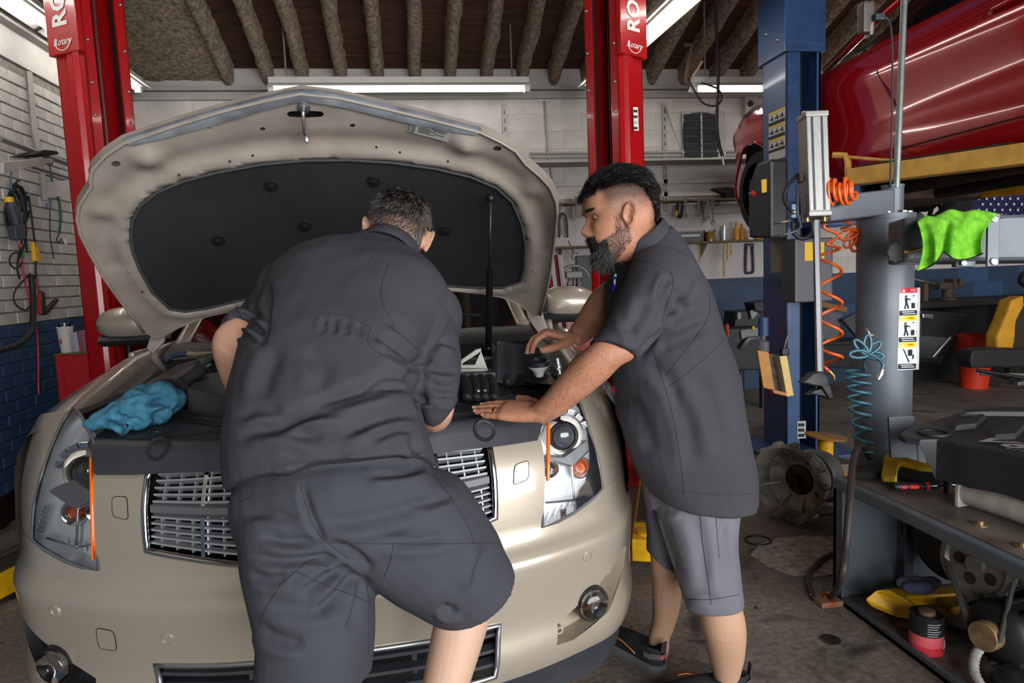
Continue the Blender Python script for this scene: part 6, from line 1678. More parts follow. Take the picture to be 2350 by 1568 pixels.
# gusset plates at the foot
gp = [(2040, 958), (2100, 955), (2116, 1000), (2128, 1110), (2060, 1110)]
pxprism([(2040, 958), (2098, 955), (2112, 1110), (2048, 1110)], 2.72, .015, 'foot_gusset', GREYL, tc_)
pxprism([(2098, 955), (2116, 995), (2135, 1110), (2112, 1110)], 2.73, .015, 'foot_gusset', GREYL, tc_)
# swing arm and galvanised pole
a_, b_ = at(2045, 465, 2.97), at(1885, 484, 2.90); s_ = V(0, 0, .054)
Mesh().prism([a_ + s_ - CF * .03, a_ - s_ - CF * .03, a_ - s_ + CF * .04, a_ + s_ + CF * .04], b_ - a_).build('swing_arm', GREYM, tc_, 0, bevel=.006)
pole = tag(Mesh().tube([at(2057, 432, 2.955), at(2066, 215, 2.955), at(2080, -120, 2.955)], .0135, 14).build('galvanised_pipe', mat('galvanised', '8b9390', .4, .6, var=.1, scale=20), None, 40), 'galvanised pipe standing on the tyre changer hub', 'pipe')
# pneumatic cylinder, hex rod and mount head
AL = mat('brushed_aluminium', '8d8c88', .42, .5, var=.12, scale=10, stretch=(20, 20, 1))
ca, cb2 = at(1864, 262, 2.86), at(1872, 500, 2.86)
ax = unit(cb2 - ca); sx = unit(CR - ax * (CR @ ax)); sf = np.cross(ax, sx)
def csec(o, w, d): return [o + sx * w + sf * d, o - sx * w + sf * d, o - sx * w - sf * d, o + sx * w - sf * d]
cyl_ = Mesh().prism(csec(ca + ax * .02, .044, .044), (cb2 - ca) - ax * .04).build('air_cylinder', AL, tc_, 0, bevel=.004)
for q in (-.022, .018):
    Mesh().prism(csec(ca + ax * .025 + sx * q - sf * (.0445 if (sf @ CF) > 0 else -.0445), .004, .002), (cb2 - ca) - ax * .05).build('cylinder_groove', DARKM, cyl_, 0)
for o, l in ((ca, .022), (cb2 - ax * .022, .022)): Mesh().prism(csec(o, .048, .048), ax * l).build('cylinder_cap', AL, cyl_, 0, bevel=.004)
for s1 in (-1, 1):
    Mesh().cyl(ca - ax * .012 + sx * s1 * .036, ca + sx * s1 * .036, .009, n=10).build('cap_nut', BOLT, cyl_, 30); Mesh().cyl(cb2 + sx * s1 * .036, cb2 + ax * .016 + sx * s1 * .036, .009, n=10).build('cap_nut', mat('brass_nut', 'a58a4e', .35, .8), cyl_, 30)
Mesh().tube([ca + ax * .255 + sx * u - sf * v * .05 for u, v in ((-.05, 0), (-.048, 1), (.0, 1.02), (.048, 1), (.05, 0))], .008, 6).build('rope_wrap', mat('dirty_rope', '6f6148', .95), cyl_, 180)
Mesh().tube([ca + ax * .27 + sx * u - sf * v * .05 for u, v in ((-.05, 0), (-.048, 1), (.0, 1.02), (.048, 1), (.05, 0))], .007, 6).build('rope_wrap', MATS['dirty_rope'], cyl_, 180)
GRB = mat('dark_strap', '55585c', .4, .5)
br_ = Mesh().tube([ca + ax * .30 + sx * .058, cb2 + ax * .012 + sx * .058, cb2 + ax * .014 - sx * .056, ca + ax * .33 - sx * .056], .006, 6).build('cylinder_strap', GRB, tc_, 40)
hx = at(1873, 506, 2.86); hy = at(1881, 862, 2.86)
Mesh().cyl(hx, hy, .0155, n=6).build('hex_rod', mat('polished_rod', 'aeafb2', .28, .9), tc_, 20)
mh = pxprism([(1868, 856), (1884, 852), (1898, 858), (1915, 914), (1905, 918), (1886, 888), (1868, 886), (1842, 879)], 2.84, .06, 'mount_head', mat('mount_black', '17181a', .4, .3), tc_, .006)
pxprism([(1856, 908), (1870, 896), (1886, 892), (1905, 918), (1890, 910), (1866, 905)], 2.85, .05, 'mount_claw', MATS['mount_black'], mh, .005)
# valve and lever beside the cylinder
vb = pxprism([(1817, 468), (1829, 468), (1830, 500), (1816, 500)], 2.85, .03, 'air_valve', mat('valve_blue', '4b6d8c', .4), tc_)
Mesh().sphere(at(1822, 487, 2.84), .010, 12).build('valve_button', SATIN, vb, 180)
Mesh().tube([at(1829, 425, 2.85), at(1830, 490, 2.85), at(1838, 520, 2.84), at(1830, 530, 2.83), at(1786, 542, 2.82)], .006, 8).build('lock_lever', GRB, tc_, 180)
Mesh().tube([at(1775, 512, 2.9), at(1815, 507, 2.88)], .007, 8).build('valve_handle', STEEL, tc_, 180)
Mesh().tube(catmull([at(1820, 510, 2.86), at(1822, 535, 2.86), at(1840, 548, 2.86), at(1860, 540, 2.87), at(1868, 520, 2.88)], 5), .009, 8).build('air_tube', RUBBER, tc_, 180)
Mesh().tube(catmull([at(1830, 400, 2.9), at(1806, 430, 2.88), at(1800, 460, 2.87), at(1818, 486, 2.85)], 5), .008, 8).build('air_tube', RUBBER, tc_, 180)
# helper arm to the right with brackets, star knob
h0, h1 = at(2068, 552, 2.62), at(2420, 545, 2.50)
hu = V(0, 0, .085)
Mesh().prism([h0 + hu - CF * .02, h0 - hu - CF * .02, h0 - hu + CF * .1, h0 + hu + CF * .1], h1 - h0).build('helper_arm', GREYM, tc_, 0, bevel=.014)
kc = at(2056, 580, 2.52)
star = [kc + CR * (r_ * math.cos(a)) * .8 + CU * (r_ * math.sin(a)) for a, r_ in ((i * PI / 8, .034 if i % 2 else .042) for i in range(16))]
kn_ = Mesh().prism(star, CF * .03 + CR * .02).build('star_knob', mat('knob_black', '0c0c0d', .6), tc_, 30, bevel=.004)
Mesh().tube([kc + CF * .02 + CR * .02, at(2120, 571, 2.57)], .009, 8).build('knob_screw', mat('brass_nut', 'a58a4e', .35, .8), kn_, 180)
for x in (2282,):
    pxprism([(x - 14, 492), (x + 14, 490), (x + 10, 610), (x - 16, 612)], 2.46, .012, 'arm_clamp', GREYL, tc_)
    for yy in (502, 600): 
        Mesh().lathe(at(x - 2, yy, 2.46), -CF, [(.013, 0), (.013, .008), (.006, .010), (.001, .010)], 14).build('clamp_bolt', SATIN, tc_, 40)
Mesh().tube([at(2230, 497, 2.5), at(2300, 496, 2.5)], .010, 8).build('clamp_rod', SATIN, tc_, 180)
pxprism([(2195, 600), (2240, 598), (2240, 612), (2195, 612)], 2.50, .03, 'arm_slide', GREYL, tc_); Mesh().lathe(at(2210, 604, 2.49), -CF, [(.010, 0), (.010, .008), (.001, .01)], 12).build('clamp_bolt', SATIN, tc_, 40)
# warning labels on the column
def colp(px, py, o=.0015):
    r = ray(px, py); x0, y0 = -ccx, -ccy
    A = r[0] ** 2 + r[1] ** 2; B = r[0] * x0 + r[1] * y0; C_ = x0 * x0 + y0 * y0 - (ccr + o) ** 2
    t = (-B - math.sqrt(max(0, B * B - A * C_))) / A; return CP + r * t
def lab(pts, nm, m, par, o=.0015, nx=8):
    (xa, ya), (xb, yb), (xc, yc), (xd, yd) = pts
    P = [[colp(xa + (xb - xa) * u, ya + (yb - ya) * u, o) for u in np.linspace(0, 1, nx)], [colp(xd + (xc - xd) * u, yd + (yc - yd) * u, o) for u in np.linspace(0, 1, nx)]]
    return Mesh().grid(P).build(nm, m, par, 60)
LW = mat('label_white', 'c9cdcf', .35)
sheet = lab([(2064, 662), (2112, 660), (2109, 848), (2059, 850)], 'warning_sheet', LW, tc_)
def L_(u, v): return (2064 + (2112 - 2064) * u - 5 * v + (2 * u * v), 662 + 188 * v - 2 * u)
def lq(u0, u1, v0, v1, nm, m, o=.003): return lab([L_(u0, v0), L_(u1, v0), L_(u1, v1), L_(u0, v1)], nm, m, sheet, o)
lq(.04, 1, .0, .06, 'danger_header', mat('danger_red', 'c02533', .35)); lq(.04, 1, .34, .40, 'warning_header', mat('warning_yellow', 'e3c419', .35)); lq(.04, 1, .665, .725, 'warning_header', MATS['warning_yellow'])
for v0, v1 in ((.275, .335), (.60, .66), (.925, .99)):
    lq(.04, 1, v0, v1, 'caption_band', INK)
    lq(.15, .9, v0 + .012, v0 + .022, 'caption_line', LW, .0045); lq(.2, .85, v0 + .036, v0 + .046, 'caption_line', LW, .0045)
def ltext(s, u, v, hgt, m):
    o = colp(*L_(u, v), .0045); e1 = colp(*L_(u + .1, v), .0045) - o; e1 = unit(e1)
    text('label_lettering', s, o, e1 * hgt, V(0, 0, 1) * hgt, m, sheet, 1.0, .0, 'CENTER', bold=.01)
ltext('DANGER', .64, .03, .0135, LW); ltext('WARNING', .62, .37, .0115, mat('label_red', 'b5441c', .4)); ltext('WARNING', .62, .695, .0115, MATS['label_red'])
for v in (.03, .37, .695): 
    lab([L_(.22, v - .018), L_(.22, v - .018), L_(.30, v + .018), L_(.14, v + .018)], 'alert_triangle', LW, sheet, .0045, 3)
for v0 in (.09, .42):
    lab([L_(.30, v0), L_(.38, v0), L_(.38, v0 + .025), L_(.30, v0 + .025)], 'pictogram', INK, sheet, .004, 3)
    lab([L_(.28, v0 + .03), L_(.42, v0 + .03), L_(.40, v0 + .09), L_(.32, v0 + .09)], 'pictogram', INK, sheet, .004, 3)
    lab([L_(.32, v0 + .09), L_(.37, v0 + .09), L_(.33, v0 + .165), L_(.27, v0 + .165)], 'pictogram', INK, sheet, .004, 3)
    lab([L_(.36, v0 + .09), L_(.41, v0 + .09), L_(.50, v0 + .16), L_(.44, v0 + .165)], 'pictogram', INK, sheet, .004, 3)
    lab([L_(.42, v0 + .035), L_(.42, v0 + .05), L_(.56, v0 + .062), L_(.56, v0 + .05)], 'pictogram', INK, sheet, .004, 3)
    lab([L_(.62, v0 + .095), L_(.9, v0 + .095), L_(.9, v0 + .16), L_(.62, v0 + .16)], 'pictogram', INK, sheet, .004, 4)
    lab([L_(.86, v0), L_(.90, v0), L_(.90, v0 + .095), L_(.86, v0 + .095)], 'pictogram', INK, sheet, .004, 3)
    lab([L_(.70, v0), L_(.88, v0), L_(.88, v0 + .012), L_(.70, v0 + .012)], 'pictogram', INK, sheet, .004, 3)
lab([L_(.24, .74), L_(.30, .75), L_(.56, .90), L_(.52, .91)], 'pictogram', INK, sheet, .004, 4); lab([L_(.50, .755), L_(.68, .755), L_(.68, .83), L_(.50, .83)], 'pictogram', INK, sheet, .004, 4); lab([L_(.72, .82), L_(.85, .80), L_(.82, .86), L_(.70, .87)], 'pictogram', INK, sheet, .004, 4)
# ---- motor, pulley and belt inside the cabinet (parts of the machine)
pc = V(1.80, 1.92, .33)
pu = Mesh().lathe(pc, V(-1, -.25, .05), [(.045, -.02), (.105, -.02), (.118, -.012), (.108, .004), (.118, .016), (.100, .018), (.092, .006), (.03, .006), (.028, .022), (.001, .022)], 40).build('drive_pulley', mat('pulley_grey', '77746e', .45, .5, var=.2, scale=12), tc_, 40)
pn = unit(V(-1, -.25, .05)); pe = unit(np.cross(pn, (0, 0, 1))); pf = np.cross(pn, pe)
for k in range(5):
    a = k * 2 * PI / 5; Mesh().lathe(pc + pn * .0065 + (pe * math.cos(a) + pf * math.sin(a)) * .058, pn, [(.020, 0), (.020, .001), (.001, .001)], 16).build('pulley_hole', mat('rust_hole', '2e1d10', .9), pu, 0)
mp = V(1.72, 1.80, .155)
ms = Mesh().lathe(mp, pn, [(.02, -.03), (.044, -.03), (.046, -.01), (.036, .0), (.046, .01), (.044, .014), (.001, .014)], 30).build('motor_pulley', mat('rusty_pulley', '8a6f4e', .6, .4, var=.3, scale=30), tc_, 40)
for s1 in (-1, 1):
    Mesh().prism([pc + pe * s1 * .112 - pn * .01, pc + pe * s1 * .112 + pn * .01, mp + pe * s1 * .042 + pn * .01, mp + pe * s1 * .042 - pn * .01], pe * s1 * .006).build('drive_belt', mat('belt', '3b3836', .8), tc_, 0)
mo = Mesh().lathe(mp - pn * .04, -pn, [(.02, -.02), (.085, .0), (.10, .02), (.10, .2), (.08, .22), (.001, .22)], 32).build('motor', mat('motor_black', '191a1b', .5), tc_, 40)
for k in range(14):
    a = k * 2 * PI / 14; d = pe * math.cos(a) + pf * math.sin(a); Mesh().prism([mp - pn * .065 + d * .10 + np.cross(pn, d) * .004, mp - pn * .065 + d * .10 - np.cross(pn, d) * .004, mp - pn * .065 + d * .113 - np.cross(pn, d) * .004, mp - pn * .065 + d * .113 + np.cross(pn, d) * .004], -pn * .17).build('cooling_fin', MATS['motor_black'], mo, 0)
Mesh().lathe(V(1.93, 2.15, .30), V(-1, -.3, 0), [(.02, -.1), (.14, -.1), (.15, -.05), (.13, .06), (.05, .08), (.001, .08)], 32).build('gearbox', mat('gearbox_brown', '2b2622', .6, var=.2, scale=10), tc_, 40)
Mesh().lathe(V(1.74, 1.72, .075), (0, 0, 1), [(.05, -.055), (.055, 0), (.02, .02), (.001, .02)], 16).build('foot_valve', DARKM, tc_, 30)
cps = catmull([onZ(2260, 1590, .03), onZ(2235, 1540, .06), onZ(2245, 1492, .10), onZ(2290, 1470, .11), onZ(2340, 1490, .09), onZ(2370, 1530, .05)], 10)
Mesh().tube(cps, [.014 if i % 2 else .0165 for i in range(len(cps))], 10).build('wrapped_hose', mat('tape_white', '8b8b89', .8, var=.2, scale=60), tc_, 40)
Mesh().tube(catmull([onZ(2175, 1440, .03), onZ(2215, 1450, .03), onZ(2260, 1445, .05), onZ(2300, 1400, .1)], 6), .008, 8).build('motor_cable', RUBBER, tc_, 180)
# hose looping off the left end
hp = catmull([colp(1996, 1050, .03), at(1975, 1022, 2.6), at(1958, 1060, 2.5), at(1950, 1150, 2.33), at(1942, 1250, 2.27), at(1930, 1330, 2.24), onZ(1905, 1372, .02), onZ(1870, 1375, .012), onZ(1855, 1330, .012), onZ(1880, 1290, .012), onZ(1930, 1262, .012)], 8)
tag(Mesh().tube(hp, .0125, 10).build('air_hose', mat('brown_rubber', '2e2825', .6), None, 180), 'dark rubber hose looping from the column down to the floor', 'hose')

# ------------------------------------------------------------------ things on the machine
# black V6 engine cover
EC = mat('engine_cover_black', '232326', .5, var=.08, scale=40, bump=.0015, bscale=350)
ec = thing('engine_cover', 'black plastic V6 engine cover lying on the tyre changer', 'engine cover', onZ(2260, 1050, .5))
zt = .735
top = [onZ(x, y, zt) for x, y in ((2062, 1000), (2085, 985), (2125, 972), (2180, 958), (2230, 948), (2350, 942), (2520, 955), (2520, 1090), (2400, 1066), (2300, 1040), (2228, 1030), (2190, 1020), (2150, 1013), (2110, 1014), (2078, 1010))]
n_ = len(top)
ctr = np.mean(top, 0)
low = [p * 1 + V(0, 0, -.012) for p in top]
for i in range(6, 13): low[i] = top[i] + V(.015, .02, -.135)
sh_ = Mesh(); ins = [ctr + (p - ctr) * .97 + V(0, 0, .006) for p in top]
sh_.loft([low, top, ins], cap=True).build('cover_shell', EC, ec, 30)
def ribp(pts, z1=.018): 
    A = [onZ(x, y, zt + .004) for x, y in pts]; c = np.mean(A, 0)
    Mesh().loft([A, [c + (p - c) * .86 + V(0, 0, z1) for p in A]]).build('raised_rib', EC, ec, 20)
ribp([(2180, 980), (2255, 958), (2265, 962), (2240, 985), (2190, 990)]); ribp([(2270, 1000), (2345, 972), (2365, 976), (2330, 1010), (2280, 1012)]); ribp([(2200, 950), (2300, 943), (2440, 946), (2430, 958), (2270, 956), (2205, 958)])
hcx = onZ(2142, 995, zt + .006)
Mesh().lathe(hcx, (0, 0, 1), [(.052, -.002), (.050, .006), (.040, .004), (.036, -.02), (.001, -.03)], 30).build('oil_cap_opening', mat('opening_dark', '101012', .6), ec, 40)
e1 = unit(onZ(2345, 1032, zt) - onZ(2260, 1015, zt)); e2 = np.cross((0, 0, 1), e1)
text('cover_lettering', 'V6', onZ(2292, 1016, zt + .009), e1 * .135, e2 * .12, mat('letter_silver', 'a9a9a9', .4, .4), ec, 1.0, .0015, 'CENTER', shear=.35, bold=.03)
text('cover_lettering', 'LITRE', onZ(2352, 1037, zt + .009), e1 * .045, e2 * .035, MATS['letter_silver'], ec, 1.0, .0015, 'CENTER', shear=.35)
Mesh().lathe(onZ(2164, 1085, .56), -CF, [(.014, 0), (.014, .01), (.006, .012), (.001, .012)], 14).build('grommet', mat('dark_blue_rubber', '18233a', .5), ec, 40)
for x_, y_ in ((ctr[0], ctr[1]), (ctr[0] + .1, ctr[1] - .08), (ctr[0], ctr[1] + .1)):
    Mesh().cyl((x_, y_, .505), (x_, y_, zt), .014, n=10).build('cover_stud', EC, ec, 40)
# white cylinder under it
wa, wb_ = onZ(2226, 1128, .555), onZ(2420, 1190, .555)
wc = tag(Mesh().cyl(wa, wb_, .046, n=32).build('white_cylinder', mat('dirty_white', 'a9a49a', .5, var=.15, scale=18), None, 40), 'dirty white air cylinder lying under the engine cover', 'cylinder')
wx = unit(wb_ - wa)
Mesh().prism([wa + V(0, 0, .05) + np.cross(wx, (0, 0, 1)) * .05, wa + V(0, 0, .05) - np.cross(wx, (0, 0, 1)) * .05, wa - V(0, 0, .05) - np.cross(wx, (0, 0, 1)) * .05, wa - V(0, 0, .05) + np.cross(wx, (0, 0, 1)) * .05], -wx * .014).build('end_plate', MATS['dirty_white'], wc, 0, bevel=.003)
Mesh().cyl(wa - wx * .014 - V(0, 0, .02), wa - wx * .05 - V(0, 0, .02), .009, n=8).build('brass_fitting', MATS['brass_nut'], wc, 30)
# screwdriver and work glove
sa, sb2, sc_ = onZ(2052, 1117, .525), onZ(2128, 1116, .525), onZ(2205, 1112, .520)
sd = tag(Mesh().tube([sa, sa + (sb2 - sa) * .15, sa + (sb2 - sa) * .5, sa + (sb2 - sa) * .85, sb2], [.010, .016, .015, .013, .011], 12).build('screwdriver', BLKPL, None, 40), 'black and red handled screwdriver on the tyre changer top', 'screwdriver')
for q0, q1 in ((.18, .32), (.42, .68)): Mesh().tube([sa + (sb2 - sa) * q0 - CF * .008, sa + (sb2 - sa) * q1 - CF * .008], .0095, 10).build('red_grip', mat('grip_red', 'cf2b23', .4), sd, 40)
Mesh().tube([sb2 - (sb2 - sa) * .06, sb2 + (sb2 - sa) * .02], .0155, 12).build('red_collar', MATS['grip_red'], sd, 40)
Mesh().cyl(sb2, sc_, .0045, n=10).build('shaft', CHROME, sd, 40)
gl = Mesh()
GY = mat('glove_yellow', 'c8a419', .85, var=.15, scale=30, bump=.002, bscale=150)
gme = Mesh()
def flatpx(pts, z0, z1): return [onZ(x, y, z) for (x, y), z in zip(pts, np.linspace(z0, z1, len(pts)))]
gme.prism(flatpx([(2026, 1108), (2022, 1100), (2028, 1062), (2035, 1054), (2080, 1062), (2140, 1080), (2150, 1090), (2110, 1085), (2066, 1073), (2060, 1085), (2058, 1108)], .52, .54), V(0, .0, .022))
gmes = skin(gme, .005, 3)
gob = tag(link('work_glove', gmes, GY, None, 180), 'yellow and black work glove lying on the tyre changer top', 'glove')
b3 = Mesh().prism(flatpx([(2060, 1100), (2062, 1078), (2090, 1082), (2150, 1096), (2150, 1108), (2100, 1108)], .516, .516), V(0, 0, .024)); link('black_palm', skin(b3, .005, 3), mat('glove_black', '171717', .9), gob, 180)
rg = tag(Mesh().sphere(onZ(2000, 1085, .52), (.09, .05, .03), 16).build('dark_rag', mat('rag_black', '1b1a19', .95, bump=.01, bscale=30), None, 180), 'crumpled black rag at the corner of the tyre changer top', 'rag')
pl_ = tag(Mesh().tube([onZ(2150, 1092, .515), onZ(2190, 1102, .515), onZ(2200, 1106, .515)], .007, 8).build('pliers', SATIN, None, 40), 'steel pliers beside the yellow glove', 'pliers')
Mesh().tube([onZ(2150, 1100, .512), onZ(2195, 1108, .512)], .006, 8).build('plier_handle', SATIN, pl_, 40)
tag(Mesh().tube([onZ(2172, 1122, .512) + V(.012 * math.cos(a), .012 * math.sin(a), 0) for a in np.linspace(.5, 5, 12)], .0025, 6).build('hose_clip', SATIN, None, 180), 'small open steel clip lying near the screwdriver', 'clip')
# things stored in the cabinet
yj = thing('floor_jack', 'yellow floor jack lying in the cabinet base', 'jack', onZ(2090, 1420, .02))
body_j = [onZ(x, y, z) for x, y, z in ((1985, 1378, .10), (2010, 1355, .13), (2040, 1352, .13), (2095, 1385, .11), (2100, 1425, .05), (2060, 1418, .05), (1995, 1390, .07))]
Mesh().prism(body_j, V(.05, .05, -.03)).build('jack_body', YEL, yj, 0, bevel=.01)
Mesh().prism([onZ(x, y, .09) for x, y in ((2040, 1350), (2200, 1345), (2200, 1362), (2045, 1372))], V(0, 0, -.04)).build('jack_rail', YEL, yj, 0, bevel=.006)
Mesh().prism([onZ(x, y, .05) for x, y in ((2150, 1375), (2200, 1368), (2203, 1410), (2155, 1420))], V(0, 0, .03)).build('jack_pad', YELW, yj, 0, bevel=.006)
rag2 = Mesh()
for k in range(5): rag2.sphere(onZ(2080 + k * 14, 1338 + (k % 2) * 10, .15), (.04, .03, .022), 12)
tag(link('bundled_rag', skin(rag2, .006, 6), mat('rag_grey', '6c6a70', .95, col2='34365a', scale=9), None, 180), 'bunched grey and blue rag on the yellow jack', 'rag')
cz = onZ(2125, 1490, .02); 
can = thing('can', 'red and black can with dripping lid at the cabinet edge', 'can', cz)
CANK = mat('can_black', '1d1c1e', .45, var=.4, scale=30); CANP = mat('can_pink', 'c9565c', .45); CANR = mat('can_red', 'c22e3c', .45); CANW = mat('can_white', 'b9b5b0', .5)
cr_ = .052
Mesh().lathe(cz, (0, 0, 1), [(cr_, 0), (cr_, .062)], 36, cap=False).build('red_label', CANR, can, 180); Mesh().lathe(cz, (0, 0, 1), [(cr_ + .0005, .03), (cr_ + .0005, .066)], 36, cap=False).build('pink_label', CANP, can, 180)
Mesh().lathe(cz, (0, 0, 1), [(cr_, .062), (cr_, .125), (cr_ + .002, .128), (cr_ - .002, .131), (cr_ - .008, .127), (.001, .127)], 36).build('can_body', CANK, can, 40)
Mesh().lathe(cz + V(.0, 0, .127), (0, 0, 1), [(.026, 0), (.026, .012), (.022, .014), (.001, .014)], 24).build('can_lid', mat('lid_brown', '6d5245', .5, .3), can, 40)
for k in range(6):
    a0 = -2.2; P = [cz + V((cr_ + .001) * math.cos(a0 + t), (cr_ + .001) * math.sin(a0 + t), .112 - k * .008) for t in np.linspace(0, .8 - .1 * (k % 3), 8)]
    Mesh().tube(P, .0012, 4).build('label_print', CANW, can, 0)
for k in range(4): 
    P = [cz + V((cr_ + .001) * math.cos(-1.1 + t), (cr_ + .001) * math.sin(-1.1 + t), .008 + k * .008 + .01 * math.sin(t * 9 + k)) for t in np.linspace(0, .6, 8)]
    Mesh().tube(P, .0016, 4).build('label_pattern', CANW if k % 2 else CANK, can, 0)
tag(Mesh().prism([onZ(x, y, .02) for x, y in ((2055, 1432), (2085, 1425), (2090, 1442), (2062, 1446))], V(0, 0, .012)).build('cardboard_scrap', mat('cardboard', '7d5f48', .9), None, 0), 'brown scrap of card in front of the can', 'scrap')
# ------------------------------------------------------------------ green towel over the helper arm
GT = mat('green_microfibre', '569a1c', .95, col2='74b82c', scale=40, bump=.004, bscale=300)
tl = [(2104, 508), (2122, 496), (2145, 497), (2180, 481), (2210, 487), (2240, 482), (2290, 491)]
lower = [(2103, 624), (2140, 608), (2155, 590), (2165, 578), (2190, 595), (2222, 594), (2254, 582)]
P = []
T1 = catmull([np.array(q, float) for q in tl], 6); T2_ = catmull([np.array(q, float) for q in lower], 6); N_ = len(T1)
for v in np.linspace(-.25, 1, 26):
    row = []
    for i in range(N_):
        u = i / (N_ - 1)
        if v < 0:
            p = at(T1[i][0], T1[i][1] - v * 10, 2.47 + .12 * (-v / .25))
        else:
            x = T1[i][0] * (1 - v) + T2_[i][0] * v; y = T1[i][1] * (1 - v) + T2_[i][1] * v
            side = 18 * math.sin(PI * v) * (u - .5) * -1.6
            fold = .016 * math.sin(u * 15 + 1.2 * v) * min(1, v * 2.2) + .008 * math.sin(u * 31 - 2 * v) * v
            p = at(x + side, y, 2.455 - .03 * min(1, v * 4) + fold)
        row.append(p)
    P.append(row)
P = np.array(P)
tm = Mesh().grid(P)
me_ = bpy.data.meshes.new('green_towel'); me_.from_pydata(tm.v, [], tm.f)
tw = tag(link('green_towel', me_, GT, None, 180), 'bright green microfibre towel draped over the grey arm', 'towel')
md = tw.modifiers.new('t', 'SOLIDIFY'); md.thickness = .005; md.offset = 0
md = tw.modifiers.new('s', 'SUBSURF'); md.levels = 1; md.render_levels = 1
Mesh().tube([p - CF * .001 for p in P[-1]] , .0028, 6).build('towel_hem', mat('hem_black', '16210e', .9), tw, 180)
# ------------------------------------------------------------------ coiled air hoses
ORH = mat('orange_hose', 'd85a1c', .35, coat=.2)
def helix(pts, rad, turns, n=18, ph=0.0, ax=None):
    P = [np.asarray(q, float) for q in pts]; C_ = catmull(P, 40); k = turns * n; out = []
    for i in range(k + 1):
        f = i / k * (len(C_) - 1); j = min(int(f), len(C_) - 2); c = C_[j] * (1 - f + j) + C_[j + 1] * (f - j)
        a = 2 * PI * i / n + ph; r = rad if np.isscalar(rad) else interp(i / k, np.linspace(0, 1, len(rad)), rad)
        out.append(c + CR * r * math.cos(a) + (CF * .97 + CU * .05) * r * math.sin(a))
    return out
hz_ = catmull([at(1902, 470, 2.95), at(1918, 500, 2.95), at(1896, 540, 2.95), at(1905, 560, 2.95)], 6)
oh = helix([at(1905, 570, 2.95), at(1906, 700, 2.95), at(1907, 822, 2.95)], .045, 4, ph=0)
mid_ = catmull([at(1898, 440, 2.95), at(1890, 470, 2.95), at(1922, 492, 2.95), at(1890, 520, 2.95), at(1925, 540, 2.95), at(1895, 560, 2.95)], 8)
loops = [at(1900 + 62 * t / (10 * PI), 440 - 2 * math.sin(t * .3), 2.84) + CU * (.046 + .012 * math.sin(t * .37)) * math.sin(t) + (CF * .6 + CR * .55) * .040 * math.cos(t) for t in np.linspace(0, 10 * PI, 110)] 
oh_t = thing('orange_air_hose', 'coiled orange air hose hanging by the blue post', 'hose', at(1905, 830, 2.95))
Mesh().tube(loops + mid_ + oh + [at(1885, 835, 2.95), at(1895, 845, 2.95), at(1902, 852, 2.95)], .0068, 9).build('hose_coil', ORH, oh_t, 180)
Mesh().tube([at(1902, 852, 2.95), at(1912, 862, 2.95), at(1915, 872, 2.95)], [.008, .007, .004], 8).build('hose_fitting', mat('brass_nut', 'a58a4e', .35, .8), oh_t, 40)
l2 = []
for k in range(6):
    a = math.radians(200 + k * 32); d = CR * math.cos(a) + CU * math.sin(a); s1 = np.cross(CF, d)
    c0 = at(1970, 530, 3.05)
    for t in np.linspace(0, 2 * PI, 14): l2.append(c0 + d * (.045 * (1 - math.cos(t))) + s1 * .022 * math.sin(t) + CF * .01 * k)
Mesh().tube([at(1925, 505, 3.0), at(1960, 515, 3.02), at(1930, 525, 3.02)] + l2 + [at(1995, 525, 3.05)], .0062, 8).build('hose_coil', ORH, oh_t, 180)
TEAL = mat('teal_hose', '2c5a68', .35, coat=.2)
th_ = thing('teal_air_hose', 'coiled teal air hose hanging against the grey column', 'hose', at(1975, 1040, 2.75))
tp = helix([at(1970, 850, 2.72), at(1972, 930, 2.74), at(1985, 1040, 2.80)], [.044, .04, .03], 8, ph=.5)
l3 = []
for k in range(5):
    a = math.radians(-10 + k * 48); d = CR * math.cos(a) + CU * math.sin(a); s1 = np.cross(CF, d); c0 = at(1985, 812, 2.60)
    for t in np.linspace(0, 2 * PI, 14): l3.append(c0 + d * (.036 * (1 - math.cos(t))) + s1 * .014 * math.sin(t) - CF * .006 * k)
Mesh().tube(l3 + [at(1980, 835, 2.66)] + tp, .0062, 8).build('hose_coil', TEAL, th_, 180)
Mesh().tube(catmull([l3[-1], at(2010, 820, 2.57), at(2026, 835, 2.56), at(2022, 852, 2.56)], 5), .0062, 8).build('hose_tail', TEAL, th_, 180)
Mesh().tube([at(2024, 848, 2.56), at(2020, 860, 2.56), at(2014, 872, 2.56)], [.010, .013, .009], 10).build('hose_coupling', SATIN, th_, 40)
Mesh().tube([at(2010, 768, 2.62), at(1996, 770, 2.62), at(1988, 752, 2.62)], .006, 8).build('hose_hook', SATIN, th_, 180)
# outlet box and cable hanging near the pole
ob_ = thing('outlet_box', 'grey hanging outlet box with a cable plugged in, by the pipe', 'outlet box', at(1985, 75, 2.95))
Mesh().box(at(1987, 42, 2.95), (.055, .05, .13)).build('box_body', mat('box_brown_grey', '57524c', .5, .3), ob_, 0, bevel=.012)
pxprism([(1998, 2), (2006, 2), (2004, 78), (1997, 78)], 2.93, .05, 'cover_plate', mat('cover_plate', '9b8d80', .4, .4), ob_, .002)
Mesh().cyl(at(1986, 8, 2.95), at(1985, -60, 2.95), .012, n=10).build('drop_cord', RUBBER, ob_, 180)
Mesh().box(at(2016, 40, 2.92), (.045, .03, .028)).build('plug', BLKPL2, ob_, 0, bevel=.006)
Mesh().tube(catmull([at(2022, 38, 2.92), at(2040, 48, 2.92), at(2047, 90, 2.92), at(2048, 200, 2.93), at(2046, 320, 2.94), at(2043, 430, 2.95)], 6), .0045, 8).build('cable', mat('cable_grey', '2e3034', .5), ob_, 180)
